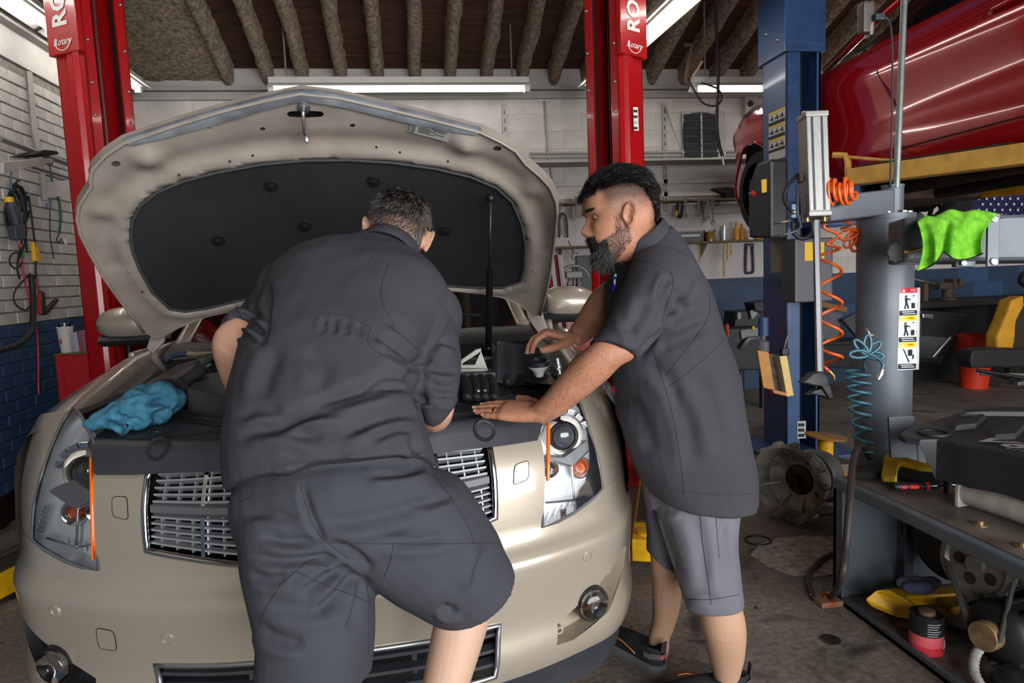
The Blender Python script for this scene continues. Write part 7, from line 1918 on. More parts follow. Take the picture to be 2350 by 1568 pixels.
# ================================================================== BACK OF THE SHOP
YW = YB - .012
def wallq(pts, y=YW): return [onY(x, yy, y) for x, yy in pts]
WOODE = mat('worn_shelf_edge', '5a4a33', .8, var=.25, scale=20); WHP = mat('white_board', 'b3adab', .7, var=.05, scale=4)
# pegboard panel and two shelves
pg_ = tag(Mesh().bbox(1.35, 3.85, YB - .03, YB - .010, 1.20, 1.86).build('pegboard', WHP, None, 0), 'white tool board on the back wall under the shelves', 'tool board')
def shelf(x0, x1, z, dep, label):
    s = thing('shelf', label, 'shelf', ((x0 + x1) / 2, YB - dep / 2, z))
    Mesh().bbox(x0, x1, YB - dep, YB - .034, z - .02, z).build('shelf_board', WOODE, s, 0, bevel=.003)
    for x in np.arange(x0 + .25, x1, .75): Mesh().prism([(x, YB - .035, z - .02), (x, YB - dep * .9, z - .02), (x, YB - .035, z - .16)], V(.012, 0, 0)).build('bracket', GREYW, s, 0)
    return s
z1 = onY(1560, 458, YB - .2)[2]; z2 = onY(1560, 556, YB - .2)[2]
shelf(1.25, 3.75, z1, .22, 'upper wooden shelf with wrenches hanging from its edge'); shelf(1.25, 3.85, z2, .22, 'lower wooden shelf with bins and bottles')
# wrenches
for i, (x, yt, yb) in enumerate(((1573, 460, 495), (1604, 460, 492), (1615, 460, 505), (1624, 460, 500), (1636, 465, 510))):
    a, b = onY(x, yt, YB - .215), onY(x, yb, YB - .215)
    w = tag(Mesh().tube([a, b], .008, 8).build('wrench', STEEL if i != 2 else DARKM, None, 40), ['short steel wrench, first of five hanging from the upper shelf', 'second steel wrench hanging from the upper shelf edge', 'dark wrench, third of five hanging from the shelf', 'fourth steel wrench hanging from the upper shelf edge', 'longest wrench at the right end of the five'][i], 'wrench', 'wrenches on the upper shelf')
    for p, r in ((a, .017), (b, .020)): Mesh().tube([p + V(r * math.cos(t), 0, r * math.sin(t)) for t in np.linspace(0, 2 * PI, 12, endpoint=False)], .006, 6, loop=True).build('jaw', STEEL, w, 180)
ch = onY(1556, 462, YB - .215)
tie = tag(Mesh().tube(catmull([ch, ch + V(-.01, 0, -.10), ch + V(.02, 0, -.16), ch + V(.045, 0, -.05), ch + V(.03, 0, 0)], 6), .016, 8).build('ratchet_strap', mat('black_strap', '1c1a17', .9), None, 180), 'black ratchet strap with yellow buckle hanging from the shelf', 'strap')
Mesh().box(ch + V(-.03, -.02, -.12), (.03, .02, .05)).build('buckle', YELW, tie, 0, bevel=.004)
hk = tag(Mesh().tube(catmull([onY(1636, 462, YB - .2), onY(1648, 462, YB - .2), onY(1650, 470, YB - .2), onY(1640, 472, YB - .2)], 5), .008, 8).build('shelf_hook', DARKM, None, 180), 'dark hook at the end of the upper shelf', 'hook')
# hanging yellow chains
YC = mat('yellow_chain', 'b08a1c', .6)
def chain(x, y0, y1, label, sp=.026):
    a, b = onY(x, y0, YB - .22), onY(x, y1, YB - .22); c = thing('chain', label, 'chain', b, 'yellow chains under the lower shelf'); n = max(2, int(np.linalg.norm(b - a) / sp))
    for k in range(n):
        p = a + (b - a) * (k + .5) / n; h = V(1, 0, 0) if k % 2 else V(0, 1, 0)
        Mesh().tube([p + h * .009 * math.cos(t) + V(0, 0, .017 * math.sin(t)) for t in np.linspace(0, 2 * PI, 8, endpoint=False)], .004, 5, loop=True).build('link', YC, c, 180)
chain(1605, 562, 602, 'short yellow chain hanging on its own under the lower shelf'); chain(1661, 560, 635, 'longest yellow chain under the lower shelf'); chain(1669, 560, 600, 'yellow chain in the middle of the three by the clamp'); chain(1677, 560, 585, 'shortest yellow chain of the three beside the clamp')
cl = onY(1722, 556, YB - .1)
cp = tag(Mesh().tube(catmull([onY(1713, 566, YB - .06), onY(1712, 622, YB - .06), onY(1720, 626, YB - .06), onY(1729, 620, YB - .06), onY(1727, 566, YB - .06)], 6), .012, 8).build('spring_clamp', DARKM, None, 180), 'dark two-legged tool hanging under the lower shelf', 'tool')
Mesh().box(onY(1720, 562, YB - .06), (.09, .03, .03)).build('clamp_head', DARKM, cp, 0, bevel=.005)
# things on the lower shelf
def onshelf(px, z, dy=.13): r = onY(px, 550, YB - dy); return V(r[0], YB - dy, z)
b = onshelf(1578, z2); bn = thing('storage_bin', 'grey parts bin on the lower shelf', 'bin', b)
Mesh().loft([[b + V(x * .13 * k, y * .075 * k, z) for x, y in ((-1, -1), (1, -1), (1, 1), (-1, 1))] for k, z in ((.85, 0), (1, .085), (1.04, .085), (1.04, .10), (.96, .10), (.8, .012))]).build('bin_body', mat('bin_grey', '55575b', .6), bn, 20)
Mesh().bbox(b[0] - .10, b[0] + .10, b[1] - .079, b[1] - .073, z2 + .05, z2 + .075).build('bin_label', PLW, bn, 0)
b = onshelf(1628, z2); jr = thing('jar', 'clear jar with amber contents on the lower shelf', 'jar', b)
Mesh().lathe(b, (0, 0, 1), [(.05, 0), (.055, .01), (.055, .08), (.05, .095), (.001, .095)], 20).build('jar_contents', mat('amber_stuff', '9c6f17', .5, var=.2, scale=30), jr, 40)
Mesh().lathe(b, (0, 0, 1), [(.058, 0), (.058, .10), (.062, .102), (.062, .112), (.001, .112)], 20).build('jar_lid', CLEAR, jr, 40)
b = onshelf(1660, z2); gj = thing('beaker', 'clear plastic beaker on the lower shelf', 'beaker', b); Mesh().lathe(b, (0, 0, 1), [(.04, 0), (.05, .15), (.052, .15), (.047, .148), (.038, .005)], 20, cap=False).build('beaker_wall', CLEAR, gj, 40)
for i, (px, c_, l, h) in enumerate(((1690, 'a8731d', 'slim amber bottle on the lower shelf', .19), (1702, '8c5f1a', 'brown bottle beside the slim amber one on the lower shelf', .17), (1722, 'd98a1c', 'orange capped white tube near the tyre on the lower shelf', .15), (1740, 'c07a1a', 'orange bottle at the end of the lower shelf', .13))):
    b = onshelf(px, z2); bt = thing('bottle', l, 'bottle', b, 'bottles on the lower shelf')
    Mesh().lathe(b, (0, 0, 1), [(.030, 0), (.032, .01), (.032, h * .62), (.014, h * .75), (.001, h * .75)], 18).build('bottle_body', mat('bottle_' + c_, c_ if i != 2 else 'c9c4bb', .35), bt, 40)
    Mesh().lathe(b + V(0, 0, h * .75), (0, 0, 1), [(.014, 0), (.012, h * .25), (.001, h * .25)], 14).build('bottle_cap', mat('cap_' + c_, c_, .5), bt, 40)
# left end of the shelves behind the hood: plates, pulley tool
fr = tag(Mesh().prism(wallq([(1320, 450), (1336, 450), (1336, 500), (1322, 500)], YB - .25), V(0, .02, 0)).build('metal_plate', mat('worn_plate', '6a655b', .6, .3), None, 0), 'worn metal plate hanging off the upper shelf beside the man\'s brow', 'plate')
ar = tag(Mesh().tube(catmull([onY(1284, 545, YB - .1), onY(1283, 505, YB - .1), onY(1291, 490, YB - .1), onY(1300, 505, YB - .1), onY(1302, 545, YB - .1)], 6), .012, 8).build('shackle', DARKM, None, 180), 'dark U-shaped shackle standing on the lower shelf behind the hood', 'shackle')
hw = tag(Mesh().tube([onY(1304, 552, YB - .2), onY(1316, 580, YB - .2)], .007, 8).build('hook_wrench', STEEL, None, 180), 'hook wrench hanging under the lower shelf behind the hood', 'wrench'); hc = onY(1320, 588, YB - .2)
Mesh().tube([hc + V(.035 * math.cos(t), 0, .035 * math.sin(t)) for t in np.linspace(.6, 5.2, 14)], .007, 6).build('hook_end', STEEL, hw, 180)
rt = thing('pulley_tool', 'round aluminium puller tool hanging on the wall above the mirror', 'puller tool', onY(1318, 660, YB - .06)); c = onY(1318, 640, YB - .06)
Mesh().tube([c + V(.15 * math.cos(t), 0, .13 * math.sin(t)) for t in np.linspace(0, PI, 18)], .016, 8).build('ring', ALUM, rt, 180); Mesh().box(c + V(0, 0, .04), (.17, .05, .07)).build('crossbar', mat('puller_grey', '7b7d7a', .5, .4), rt, 0, bevel=.01)
for s in (-1, 0, 1): Mesh().tube([c + V(s * .03, 0, .12 if s == 0 else .02), c + V(s * .06, 0, -.05), c + V(s * .02, 0, -.12)], .012, 8).build('puller_leg', ALUM, rt, 180)
bk = tag(Mesh().bbox(*sorted((onY(1336, 600, YB - .3)[0], onY(1388, 600, YB - .3)[0])), YB - .07, YB - .032, onY(1360, 672, YB - .3)[2], onY(1360, 585, YB - .3)[2]).build('black_board', BLKPL, None, 0, bevel=.006), 'plain black panel on the wall behind the man\'s beard', 'panel')
# red tool chest behind
rx0, rx1 = onY(1290, 740, 6.3)[0], onY(1420, 740, 6.3)[0]
tcb = thing('tool_chest', 'red tool chest against the back wall behind the bearded man', 'tool chest', ((rx0 + rx1) / 2, 6.45, 0))
zc = onY(1350, 690, 6.2)[2]
Mesh().bbox(rx0, rx1, 6.2, 6.7, .0, zc).build('chest_body', RED, tcb, 0, bevel=.01)
for k in range(4):
    z = zc - .06 - k * .2; d_ = Mesh().bbox(rx0 + .02, rx1 - .02, 6.185, 6.2, z - .17, z).build('drawer', RED, tcb, 0, bevel=.004); Mesh().bbox(rx0 + .1, rx1 - .1, 6.165, 6.185, z - .05, z - .03).build('handle', SATIN, d_, 0, bevel=.003)
# folded flag behind the hood
FR, FW, FB = mat('flag_red', '8a1826', .8), mat('flag_white', 'b9b3b3', .8), mat('flag_blue', '1c2340', .8)
fl = thing('flag', 'striped flag hanging folded behind the hood edge', 'flag', onY(1262, 760, 5.6))
for k, m_ in enumerate((FB, FR, FW, FR, FW)):
    x0, x1 = 1244 + k * 9, 1254 + k * 9; P = [[onY(x + (y - 590) * .12, y, 5.6 + .02 * math.sin(x)) for x in np.linspace(x0, x1, 4)] for y in np.linspace(585, 790, 10)]
    Mesh().grid(P).build('flag_stripe', m_, fl, 180)
Mesh().cyl(onY(1250, 560, 5.62), onY(1250, 560, 5.62) * V(1, 1, 0), .012, n=8).build('flag_pole', SATIN, fl, 40)
# flag with stars at the far right
f2 = thing('star_flag', 'dark blue starred flag on the back wall at the right edge', 'flag', onY(2290, 520, 6.72)); P = [[onY(x, y, 6.74 + .01 * math.sin(x * .1)) for x in np.linspace(2228, 2420, 14)] for y in np.linspace(440, 548, 6)]
Mesh().grid(P).build('flag_cloth', mat('flag_navy', '161d4a', .8), f2, 180)
for r_ in range(4):
    for k in range(9):
        c = onY(2246 + k * 18 + (r_ % 2) * 9, 456 + r_ * 13, 6.72); pts = [c + V(math.sin(i * PI / 5) * (.02 if i % 2 == 0 else .009), 0, math.cos(i * PI / 5) * (.02 if i % 2 == 0 else .009)) for i in range(10)]
        Mesh().prism(pts, V(0, -.002, 0)).build('star', SIGNW, f2, 0)
# exhaust fan in the wall
fa = thing('wall_fan', 'dark louvred exhaust fan set in the white back wall', 'fan', onY(1612, 372, YB - .05)); q = wallq([(1563, 256), (1662, 255), (1664, 372), (1566, 374)], YB - .02); Mesh().prism(q, V(0, -.02, 0)).build('fan_frame', GREYW, fa, 0)
c = onY(1608, 312, YB - .045); P = []
for t in np.linspace(0, 2 * PI, 24, endpoint=False): P.append(c + V(.19 * math.copysign(abs(math.cos(t)) ** .6, math.cos(t)), 0, .235 * math.copysign(abs(math.sin(t)) ** .6, math.sin(t))))
Mesh().prism(P, V(0, .01, 0)).build('fan_opening', mat('fan_dark', '1d1e20', .6), fa, 0)
for k in range(6): Mesh().box(c + V(0, -.012, -.19 + k * .076), (.36, .012, .045), np.array([[1, 0, 0], [0, math.cos(.5), -math.sin(.5)], [0, math.sin(.5), math.cos(.5)]])).build('louvre', mat('louvre', '3a3c3f', .5, .3), fa, 0)
Mesh().box(c + V(0, -.02, 0), (.018, .01, .44)).build('louvre_bar', GREYW, fa, 0)
# conduit, rails and standards on the white wall
GP = mat('pipe_painted', '9c9892', .55)
def pipe(pts, r, label, nm='conduit', cat='conduit', m=None): return tag(Mesh().tube([onY(x, y, YB - .03) for x, y in pts], r, 8).build(nm, m or GP, None, 180), label, cat)
pipe([(1250, 232), (1258, 350), (1266, 400), (1278, 460), (1290, 540)], .009, 'thin painted conduit running down the wall left of the post')
pipe([(1216, 352), (1700, 347)], .012, 'upper painted pipe running across the white wall', 'wall_pipe', 'pipe'); pipe([(1216, 361), (1700, 356)], .012, 'lower painted pipe running across the white wall', 'wall_pipe', 'pipe')
for px, l in ((1158, 'slotted shelf standard above the hood on the back wall'), (1523, 'slotted shelf standard between the red post and the fan')):
    sd_ = tag(Mesh().bbox(onY(px, 300, YB)[0] - .02, onY(px, 300, YB)[0] + .02, YB - .03, YB - .012, 1.9, 2.98).build('shelf_standard', GP, None, 0), l, 'shelf standard')
    for k in range(12): Mesh().bbox(onY(px, 300, YB)[0] - .005, onY(px, 300, YB)[0] + .005, YB - .032, YB - .0295, 2.0 + k * .08, 2.04 + k * .08).build('slot', DARKM, sd_, 0)
tag(Mesh().tube([onY(1526, 245, YB - .03), onY(1566, 352, YB - .25)], .008, 8).build('brace_rod', GP, None, 180), 'slanting brace rod beside the wall fan', 'brace')
wsx = onY(1225, 352, YB - .3)[0]
tag(Mesh().bbox(wsx, onY(1790, 352, YB - .3)[0], YB - .34, YB - .03, 2.365, 2.385).build('white_shelf', GREYW, None, 0, bevel=.003), 'long empty painted shelf across the white wall', 'shelf')
for px, yy, l in ((1700, 378, 'rail'), (1700, 405, 'rail')): pass
# ledges of the wall's white band
for i, (z, d) in enumerate(((2.18, .03), (2.05, .03))): structure(Mesh().bbox(XL, 3.9, YB - d, YB - .01, z, z + .05).build('trim_%d' % (10 + i), WHITE, smooth=0, bevel=.004))
# air line hanging from the roof
al = tag(Mesh().tube(catmull([onY(1642, -60, 5.5), onY(1644, 60, 5.5), onY(1648, 180, 5.5), onY(1645, 280, 5.5), onY(1650, 330, 5.5), onY(1658, 358, 5.5)], 8), .014, 8).build('hanging_hose', RUBBER, None, 180), 'black hose hanging straight down from the roof near the fan', 'hose')
Mesh().tube([onY(1658, 358, 5.5), onY(1661, 378, 5.5)], .012, 10).build('nozzle', SATIN, al, 40)
lp = tag(Mesh().tube(catmull([onY(1580, 180, 5.5), onY(1592, 205, 5.5), onY(1612, 235, 5.5), onY(1640, 243, 5.5), onY(1656, 228, 5.5), onY(1648, 205, 5.5), onY(1610, 190, 5.5)], 8), .008, 8).build('hose_loop', RUBBER, None, 180), 'thin black hose loop beside the hanging hose', 'hose')
rr = tag(Mesh().tube([onY(1569, 104, 5.5), onY(1588, 104, 5.5), onY(1583, 125, 5.5), onY(1574, 190, 5.5), onY(1584, 198, 5.5)], .018, 8).build('swing_bracket', mat('rusty_bracket', '4a382e', .8), None, 40), 'rusty bent bracket hanging from the roof joists', 'bracket')
Mesh().tube(catmull([onY(1612, 140, 5.5), onY(1600, 160, 5.5), onY(1590, 175, 5.5), onY(1585, 190, 5.5)], 5), .010, 8).build('tan_hose', mat('tan', 'a08a68', .6), rr, 180)
# small camera box on the wall
cmx = tag(Mesh().box(onY(1722, 245, YB - .06), (.14, .07, .2)).build('wall_speaker', GREYW, None, 0, bevel=.01), 'small pale box with a round eye on the wall by the red car', 'box'); Mesh().lathe(onY(1722, 238, YB - .096), V(0, -1, 0), [(.03, 0), (.03, .01), (.001, .012)], 16).build('eye', INK, cmx, 40)
# anvil-shaped dark thing at shelf end
tag(Mesh().prism([onY(x, y, YB - .2) for x, y in ((1636, 432), (1665, 428), (1690, 430), (1690, 457), (1668, 457), (1664, 446))], V(0, .1, 0)).build('bench_anvil', DARKM, None, 0, bevel=.006), 'dark pointed anvil on the upper shelf beside the tyre', 'anvil')

# ------------------------------------------------------------------ clutter along the floor
PTB = mat('part_black', '141416', .5, var=.2, scale=9); PTG = mat('part_grey', '3c3d3f', .6, var=.15, scale=9)
def lump(nm, label, cat, parts, loc):
    t = thing(nm, label, cat, loc)
    for (name, pts, Y, th, m) in parts: Mesh().prism([onY(x, y, Y) for x, y in pts], V(0, th, 0)).build(name, m, t, 0, bevel=.012)
    return t
lump('engine_part', 'pile-top black engine part with pale fittings left of the blue post', 'engine part', [('part_body', [(1690, 715), (1745, 712), (1758, 750), (1735, 770), (1685, 760)], 6.0, .25, PTB), ('part_cover', [(1730, 695), (1770, 688), (1772, 720), (1735, 715)], 5.9, .2, PTB), ('pale_fitting', [(1693, 718), (1702, 716), (1702, 732), (1694, 735)], 5.96, .03, mat('pale_fit', '7f8888', .5)), ('pale_fitting', [(1722, 714), (1738, 706), (1740, 722), (1726, 735)], 5.95, .03, MATS['pale_fit'])], onY(1720, 860, 6.0))
en = lump('engine_block', 'dark engine block on a stand left of the blue post', 'engine', [('block', [(1662, 755), (1760, 752), (1762, 800), (1745, 850), (1670, 850)], 5.75, .4, PTB), ('head_casting', [(1700, 758), (1750, 750), (1752, 772), (1702, 780)], 5.72, .05, mat('casting', '6a6d70', .5, .4)), ('yellow_tag', [(1726, 750), (1733, 748), (1734, 757), (1728, 760)], 5.7, .02, mat('tag_yellow', 'c79b2a', .5))], onY(1710, 868, 5.75) * V(1, 1, 0) + V(0, 0, 0))
Mesh().tube([onY(1702, 800, 5.7), onY(1718, 778, 5.7), onY(1742, 776, 5.7)], .02, 8).build('stand_tube', mat('casting', '6a6d70', .5, .4), en, 180)
for px in (1672, 1700, 1750): Mesh().cyl(onY(px, 848, 5.85), onY(px, 848, 5.85) * V(1, 1, 0), .03, n=10).build('stand_leg', PTB, en, 40)
tag(Mesh().tube([onY(1668, 745, 5.7), onY(1671, 772, 5.7)], [.02, .012], 10).build('pry_tool', mat('handle_red', 'b5412c', .5), None, 40), 'small red handled tool on the engine left of the blue post', 'tool')
sp_ = thing('spray_bottle', 'clear spray bottle on the yellow holder by the blue post', 'bottle', at(1752, 806, 4.44)); b = at(1752, 806, 4.44)
Mesh().lathe(b, (0, 0, 1), [(.036, 0), (.036, .06), (.014, .075), (.014, .1), (.001, .1)], 18).build('bottle_body', mat('smoky_plastic', '70767a', .2, alpha=.6), sp_, 40); Mesh().lathe(b + V(0, 0, .1), (0, 0, 1), [(.032, 0), (.032, .12), (.001, .12)], 18).build('blue_cap', mat('cap_blue', '2d4a74', .5), sp_, 40)
lump('seat_panel', 'grey carpeted car panel leaning at the wall behind the orange hose', 'car panel', [('panel', [(1935, 735), (1965, 718), (1998, 712), (2000, 800), (1985, 795)], 6.2, .06, PTG)], onY(1965, 845, 6.2))
lump('trim_panel', 'dark grey trim panel behind the steel rod', 'car panel', [('panel', [(1890, 712), (1935, 716), (1925, 775), (1900, 790), (1888, 790)], 6.3, .06, mat('trim_grey', '55565a', .7, var=.1, scale=10))], onY(1905, 845, 6.3))
tag(Mesh().prism([onY(x, y, 6.25) for x, y in ((1888, 692), (1945, 706), (1943, 718), (1886, 704))], V(0, .04, 0)).build('wooden_strip', mat('tan_wood', '7d5a30', .8), None, 0), 'tan wooden strip lying on the dark parts behind the orange hose', 'wood strip')
lump('black_bin', 'low black bin on the floor behind the teal hose', 'bin', [('bin_body', [(1888, 790), (1998, 785), (1998, 842), (1890, 845)], 6.1, .3, PTB), ('bin_rim', [(1884, 786), (2000, 781), (2000, 790), (1884, 795)], 6.08, .34, PTB)], onY(1940, 845, 6.1))
tag(Mesh().box(onZ(1896, 840, .07) * V(1, 1, 0) * .93 + V(0, 0, .07), (.10, .08, .14)).build('oil_jug', mat('jug_grey', '8a8d84', .5), None, 0, bevel=.02), 'small pale jug on the floor beside the black bin', 'jug')
tag(Mesh().tube([onY(1974, 712, 6.3), onY(1985, 672, 6.3)], .016, 10).build('gas_tube', mat('tube_pale', '9a9ca0', .4), None, 40), 'pale strut tube leaning on the wall left of the column', 'strut')
# bench along the back wall with a vise, door panels below
bn_ = thing('workbench', 'long dark workbench along the back wall at the right', 'workbench', (5.7, 6.5, 0)); bz = onY(2200, 690, 6.3)[2]
Mesh().bbox(onY(2105, 690, 6.3)[0], 7.6, 6.25, 6.75, bz - .06, bz).build('bench_top', mat('bench_black', '181614', .7, var=.3, scale=6), bn_, 0, bevel=.008); Mesh().bbox(onY(2105, 690, 6.3)[0], 7.6, 6.6, 6.75, .0, bz - .06).build('bench_back', mat('bench_dark', '0f0e0e', .8), bn_, 0)
for x in (4.9, 6.2, 7.5): Mesh().bbox(x, x + .08, 6.27, 6.35, 0, bz - .06).build('bench_leg', mat('bench_dark', '0f0e0e', .8), bn_, 0)
vc = onY(2175, 690, 6.45); vc[2] = bz
vs_ = thing('bench_vise', 'rusty bench vise on the dark workbench', 'vise', vc); VR = mat('vise_rust', '4a3e33', .7, .3, var=.2, scale=20)
Mesh().lathe(vc, (0, 0, 1), [(.09, 0), (.09, .02), (.06, .03), (.055, .12), (.001, .12)], 18).build('vise_base', VR, vs_, 30); Mesh().box(vc + V(-.02, 0, .15), (.24, .10, .07)).build('vise_body', VR, vs_, 0, bevel=.012); Mesh().box(vc + V(.10, 0, .18), (.05, .13, .09)).build('vise_jaw', VR, vs_, 0, bevel=.008); Mesh().box(vc + V(.03, 0, .18), (.04, .13, .09)).build('vise_jaw', VR, vs_, 0, bevel=.008)
Mesh().tube([vc + V(-.1, 0, .16), vc + V(-.42, -.02, .24)], .012, 8).build('vise_screw', STEEL, vs_, 180)
tag(Mesh().bbox(onY(2113, 690, 6.5)[0], onY(2122, 690, 6.5)[0], 6.45, 6.5, bz, onY(2118, 648, 6.5)[2]).build('wooden_post', mat('post_wood', '5d4630', .8), None, 0), 'short wooden post standing on the bench beside the column', 'post')
lump('door_card', 'black car door panel with bright handle, leaning against the bench', 'car panel', [('panel', [(2112, 712), (2225, 722), (2190, 775), (2160, 838), (2112, 832)], 6.0, .05, PTB), ('arm_rest', [(2112, 770), (2178, 775), (2150, 825), (2112, 822)], 5.96, .05, PTG), ('bright_handle', [(2117, 720), (2144, 722), (2142, 733), (2118, 731)], 5.97, .03, SATIN)], onY(2150, 838, 6.0))
tag(Mesh().tube([onY(2140, 820, 5.95), onY(2180, 775, 5.95), onY(2178, 772, 5.95)], .014, 8).build('chrome_trim_strip', SATIN, None, 40), 'straight bright trim strip lying across the door panel', 'trim strip')
b = onY(2236, 850, 6.05) * V(1, 1, 0); kz = onY(2236, 770, 6.0)[2]
bu = thing('bucket', 'orange-red plastic bucket behind the car seat', 'bucket', b); ORB = mat('bucket_orange', 'c4311a', .45)
Mesh().lathe(b, (0, 0, 1), [(.12, 0), (.155, kz * .72), (.163, kz * .72), (.163, kz * .8), (.156, kz * .8), (.160, kz), (.168, kz), (.168, kz - .02), (.150, kz - .02), (.115, .02), (.001, .02)], 36).build('bucket_body', ORB, bu, 30)
Mesh().tube([b + V(.165 * math.cos(t), -.165 * math.sin(t) * .5 - .08, kz * .75 - .1 * math.sin(t)) for t in np.linspace(0, PI, 14)], .004, 6).build('handle', STEEL, bu, 180)
# car seat lying there
se = thing('car_seat_unit', 'loose car seat with yellow bolsters and black cushion', 'car seat', onY(2310, 885, 5.4) * V(1, 1, 0)); SY = mat('seat_yellow', 'c08a1a', .7, var=.1, scale=12)
def softpx(pts, Y, th, nm, m):
    mb = Mesh().prism([onY(x, y, Y) for x, y in pts], V(0, th, 0)); return link(nm, skin(mb, .015, 8), m, se, 180)
softpx([(2290, 800), (2288, 775), (2312, 720), (2322, 690), (2350, 678), (2352, 700), (2334, 735), (2326, 810), (2300, 812)], 5.35, .14, 'side_bolster', SY)
softpx([(2326, 725), (2345, 700), (2420, 690), (2440, 820), (2322, 815)], 5.42, .16, 'backrest', mat('seat_dark', '2e2413', .8)); softpx([(2226, 828), (2232, 805), (2270, 800), (2400, 803), (2440, 840), (2300, 845), (2230, 846)], 5.1, .16, 'cushion', mat('seat_black', '161618', .6))
for k, (x0, y0, x1, y1) in enumerate(((2240, 850, 2350, 868), (2250, 858, 2400, 862), (2330, 850, 2345, 880))): Mesh().tube([onY(x0, y0, 5.2), onY(x1, y1, 5.0)], .016, 8).build('seat_rail', STEEL if k else DARKM, se, 40)
Mesh().box(onY(2338, 880, 5.0), (.06, .05, .03)).build('rail_foot', SATIN, se, 0, bevel=.004); Mesh().sphere(onY(2358, 640, 5.4), (.09, .06, .08), 14).build('headrest', mat('seat_black', '161618', .6), se, 180)

# ------------------------------------------------------------------ transmission and lift adapters on the floor
bh = thing('transmission', 'aluminium bell housing of a transmission standing on the floor', 'transmission', onZ(1835, 1203, 0)); BHM = mat('oily_aluminium', 'a5a297', .5, .3, col2='38352e', scale=9, lo=.42, hi=.72); DRK = mat('oily_black', '15130f', .5, var=.4, scale=14)
bc = V(1.88, 3.20, .205); bn2 = unit(V(-.90, -.44, .03))
Mesh().lathe(bc, bn2, [(.10, -.22), (.14, -.16), (.17, -.06), (.185, .0), (.203, .002), (.203, .02), (.185, .022), (.178, .01), (.16, -.07), (.10, -.10), (.08, -.10), (.075, -.14), (.001, -.14)], 44).build('bell_housing', BHM, bh, 40)
e1 = unit(np.cross(bn2, (0, 0, 1))); e2 = np.cross(bn2, e1)
Mesh().lathe(bc - bn2 * .10, bn2, [(.078, 0), (.075, .01), (.03, .015), (.022, .05), (.001, .05)], 24).build('input_hub', DRK, bh, 40)
for k in range(14):
    a = k * 2 * PI / 14 + .1; p = bc + (e1 * math.cos(a) + e2 * math.sin(a)) * .200
    Mesh().lathe(p, bn2, [(.016, -.03), (.016, .024), (.006, .024), (.006, .01), (.001, .01)], 12).build('bolt_boss', BHM, bh, 40)
for k in range(8):
    a = k * 2 * PI / 8 + .3; d = e1 * math.cos(a) + e2 * math.sin(a); s1 = np.cross(bn2, d)
    Mesh().prism([bc + d * .10 - bn2 * .09 + s1 * .004, bc + d * .10 - bn2 * .09 - s1 * .004, bc + d * .175 - bn2 * .03 - s1 * .004, bc + d * .175 - bn2 * .03 + s1 * .004], bn2 * -.012).build('inner_rib', BHM, bh, 0)
Mesh().lathe(bc - bn2 * .2, -bn2, [(.13, 0), (.14, .04), (.12, .12), (.001, .13)], 24).build('gear_case', mat('case_grey', '6b6d70', .5, .5, var=.15, scale=12), bh, 40)
Mesh().bbox(2.0, 2.25, 3.2, 3.5, 0, .08).build('case_pan', DRK, bh, 0, bevel=.02)
tag(Mesh().tube([onZ(1740, 1240, .004) + V(.06 * math.cos(t), .06 * math.sin(t), 0) for t in np.linspace(0, 2 * PI, 22, endpoint=False)], .005, 6, loop=True).build('seal_ring', DRK, None, 180), 'black seal ring lying on the floor by the transmission', 'ring')
sd2 = thing('lift_adapter', 'yellow lift adapter with round plate on a steel block', 'lift adapter', onZ(1885, 1065, .0)); ab = V(2.40, 3.68, 0)
RST = mat('rusty_block', '5c5048', .6, .4, col2='7a6b5e', scale=10)
Mesh().bbox(ab[0] - .16, ab[0] + .14, ab[1] - .14, ab[1] + .14, 0, .10).build('lower_block', RST, sd2, 0, bevel=.006); Mesh().bbox(ab[0] - .13, ab[0] + .12, ab[1] - .12, ab[1] + .12, .10, .155).build('upper_block', RST, sd2, 0, bevel=.006)
Mesh().lathe(ab + V(0, 0, .155), (0, 0, 1), [(.045, 0), (.045, .125), (.001, .125)], 24).build('adapter_post', YEL, sd2, 40)
Mesh().lathe(ab + V(0, 0, .28), (.12, 0, 1), [(.05, 0), (.115, .012), (.118, .022), (.11, .024), (.001, .022)], 32).build('adapter_plate', mat('plate_worn', '6f5a46', .6, col2='b07a2c', scale=8), sd2, 40)
a2 = thing('lift_adapter', 'second yellow lift adapter, lower and half hidden behind the transmission', 'lift adapter', (2.34, 3.44, 0)); Mesh().lathe((2.34, 3.44, 0), (0, 0, 1), [(.05, 0), (.05, .13), (.06, .132), (.06, .14), (.001, .14)], 24).build('adapter_post', YEL, a2, 40); Mesh().bbox(2.24, 2.44, 3.35, 3.52, 0, .045).build('adapter_base', RST, a2, 0, bevel=.005)
# pale patch of broken concrete and an oil stain on the floor
pa = [onZ(x, y, .0) for x, y in ((1722, 1275), (1745, 1250), (1790, 1236), (1850, 1232), (1925, 1235), (1930, 1318), (1880, 1325), (1820, 1322), (1760, 1300))]
o_ = Mesh().prism(pa, V(0, 0, .004)).build('trim_12', mat('pale_concrete', '9c9388', .85, col2='6a6159', scale=25, bump=.004, bscale=60), None, 0); structure(o_)
c = onZ(1905, 1468, 0.0); o_ = Mesh().lathe(c, (0, 0, 1), [(.001, .0015), (.033, .0015), (.036, .0005)], 20, cap=False).build('trim_13', mat('oil_stain', '231e15', .3), None, 60); structure(o_)
# ================================================================== LEFT WALL AND BLUE TOWEL
def onL(x, y, o=.03): return onX(x, y, XL + o)
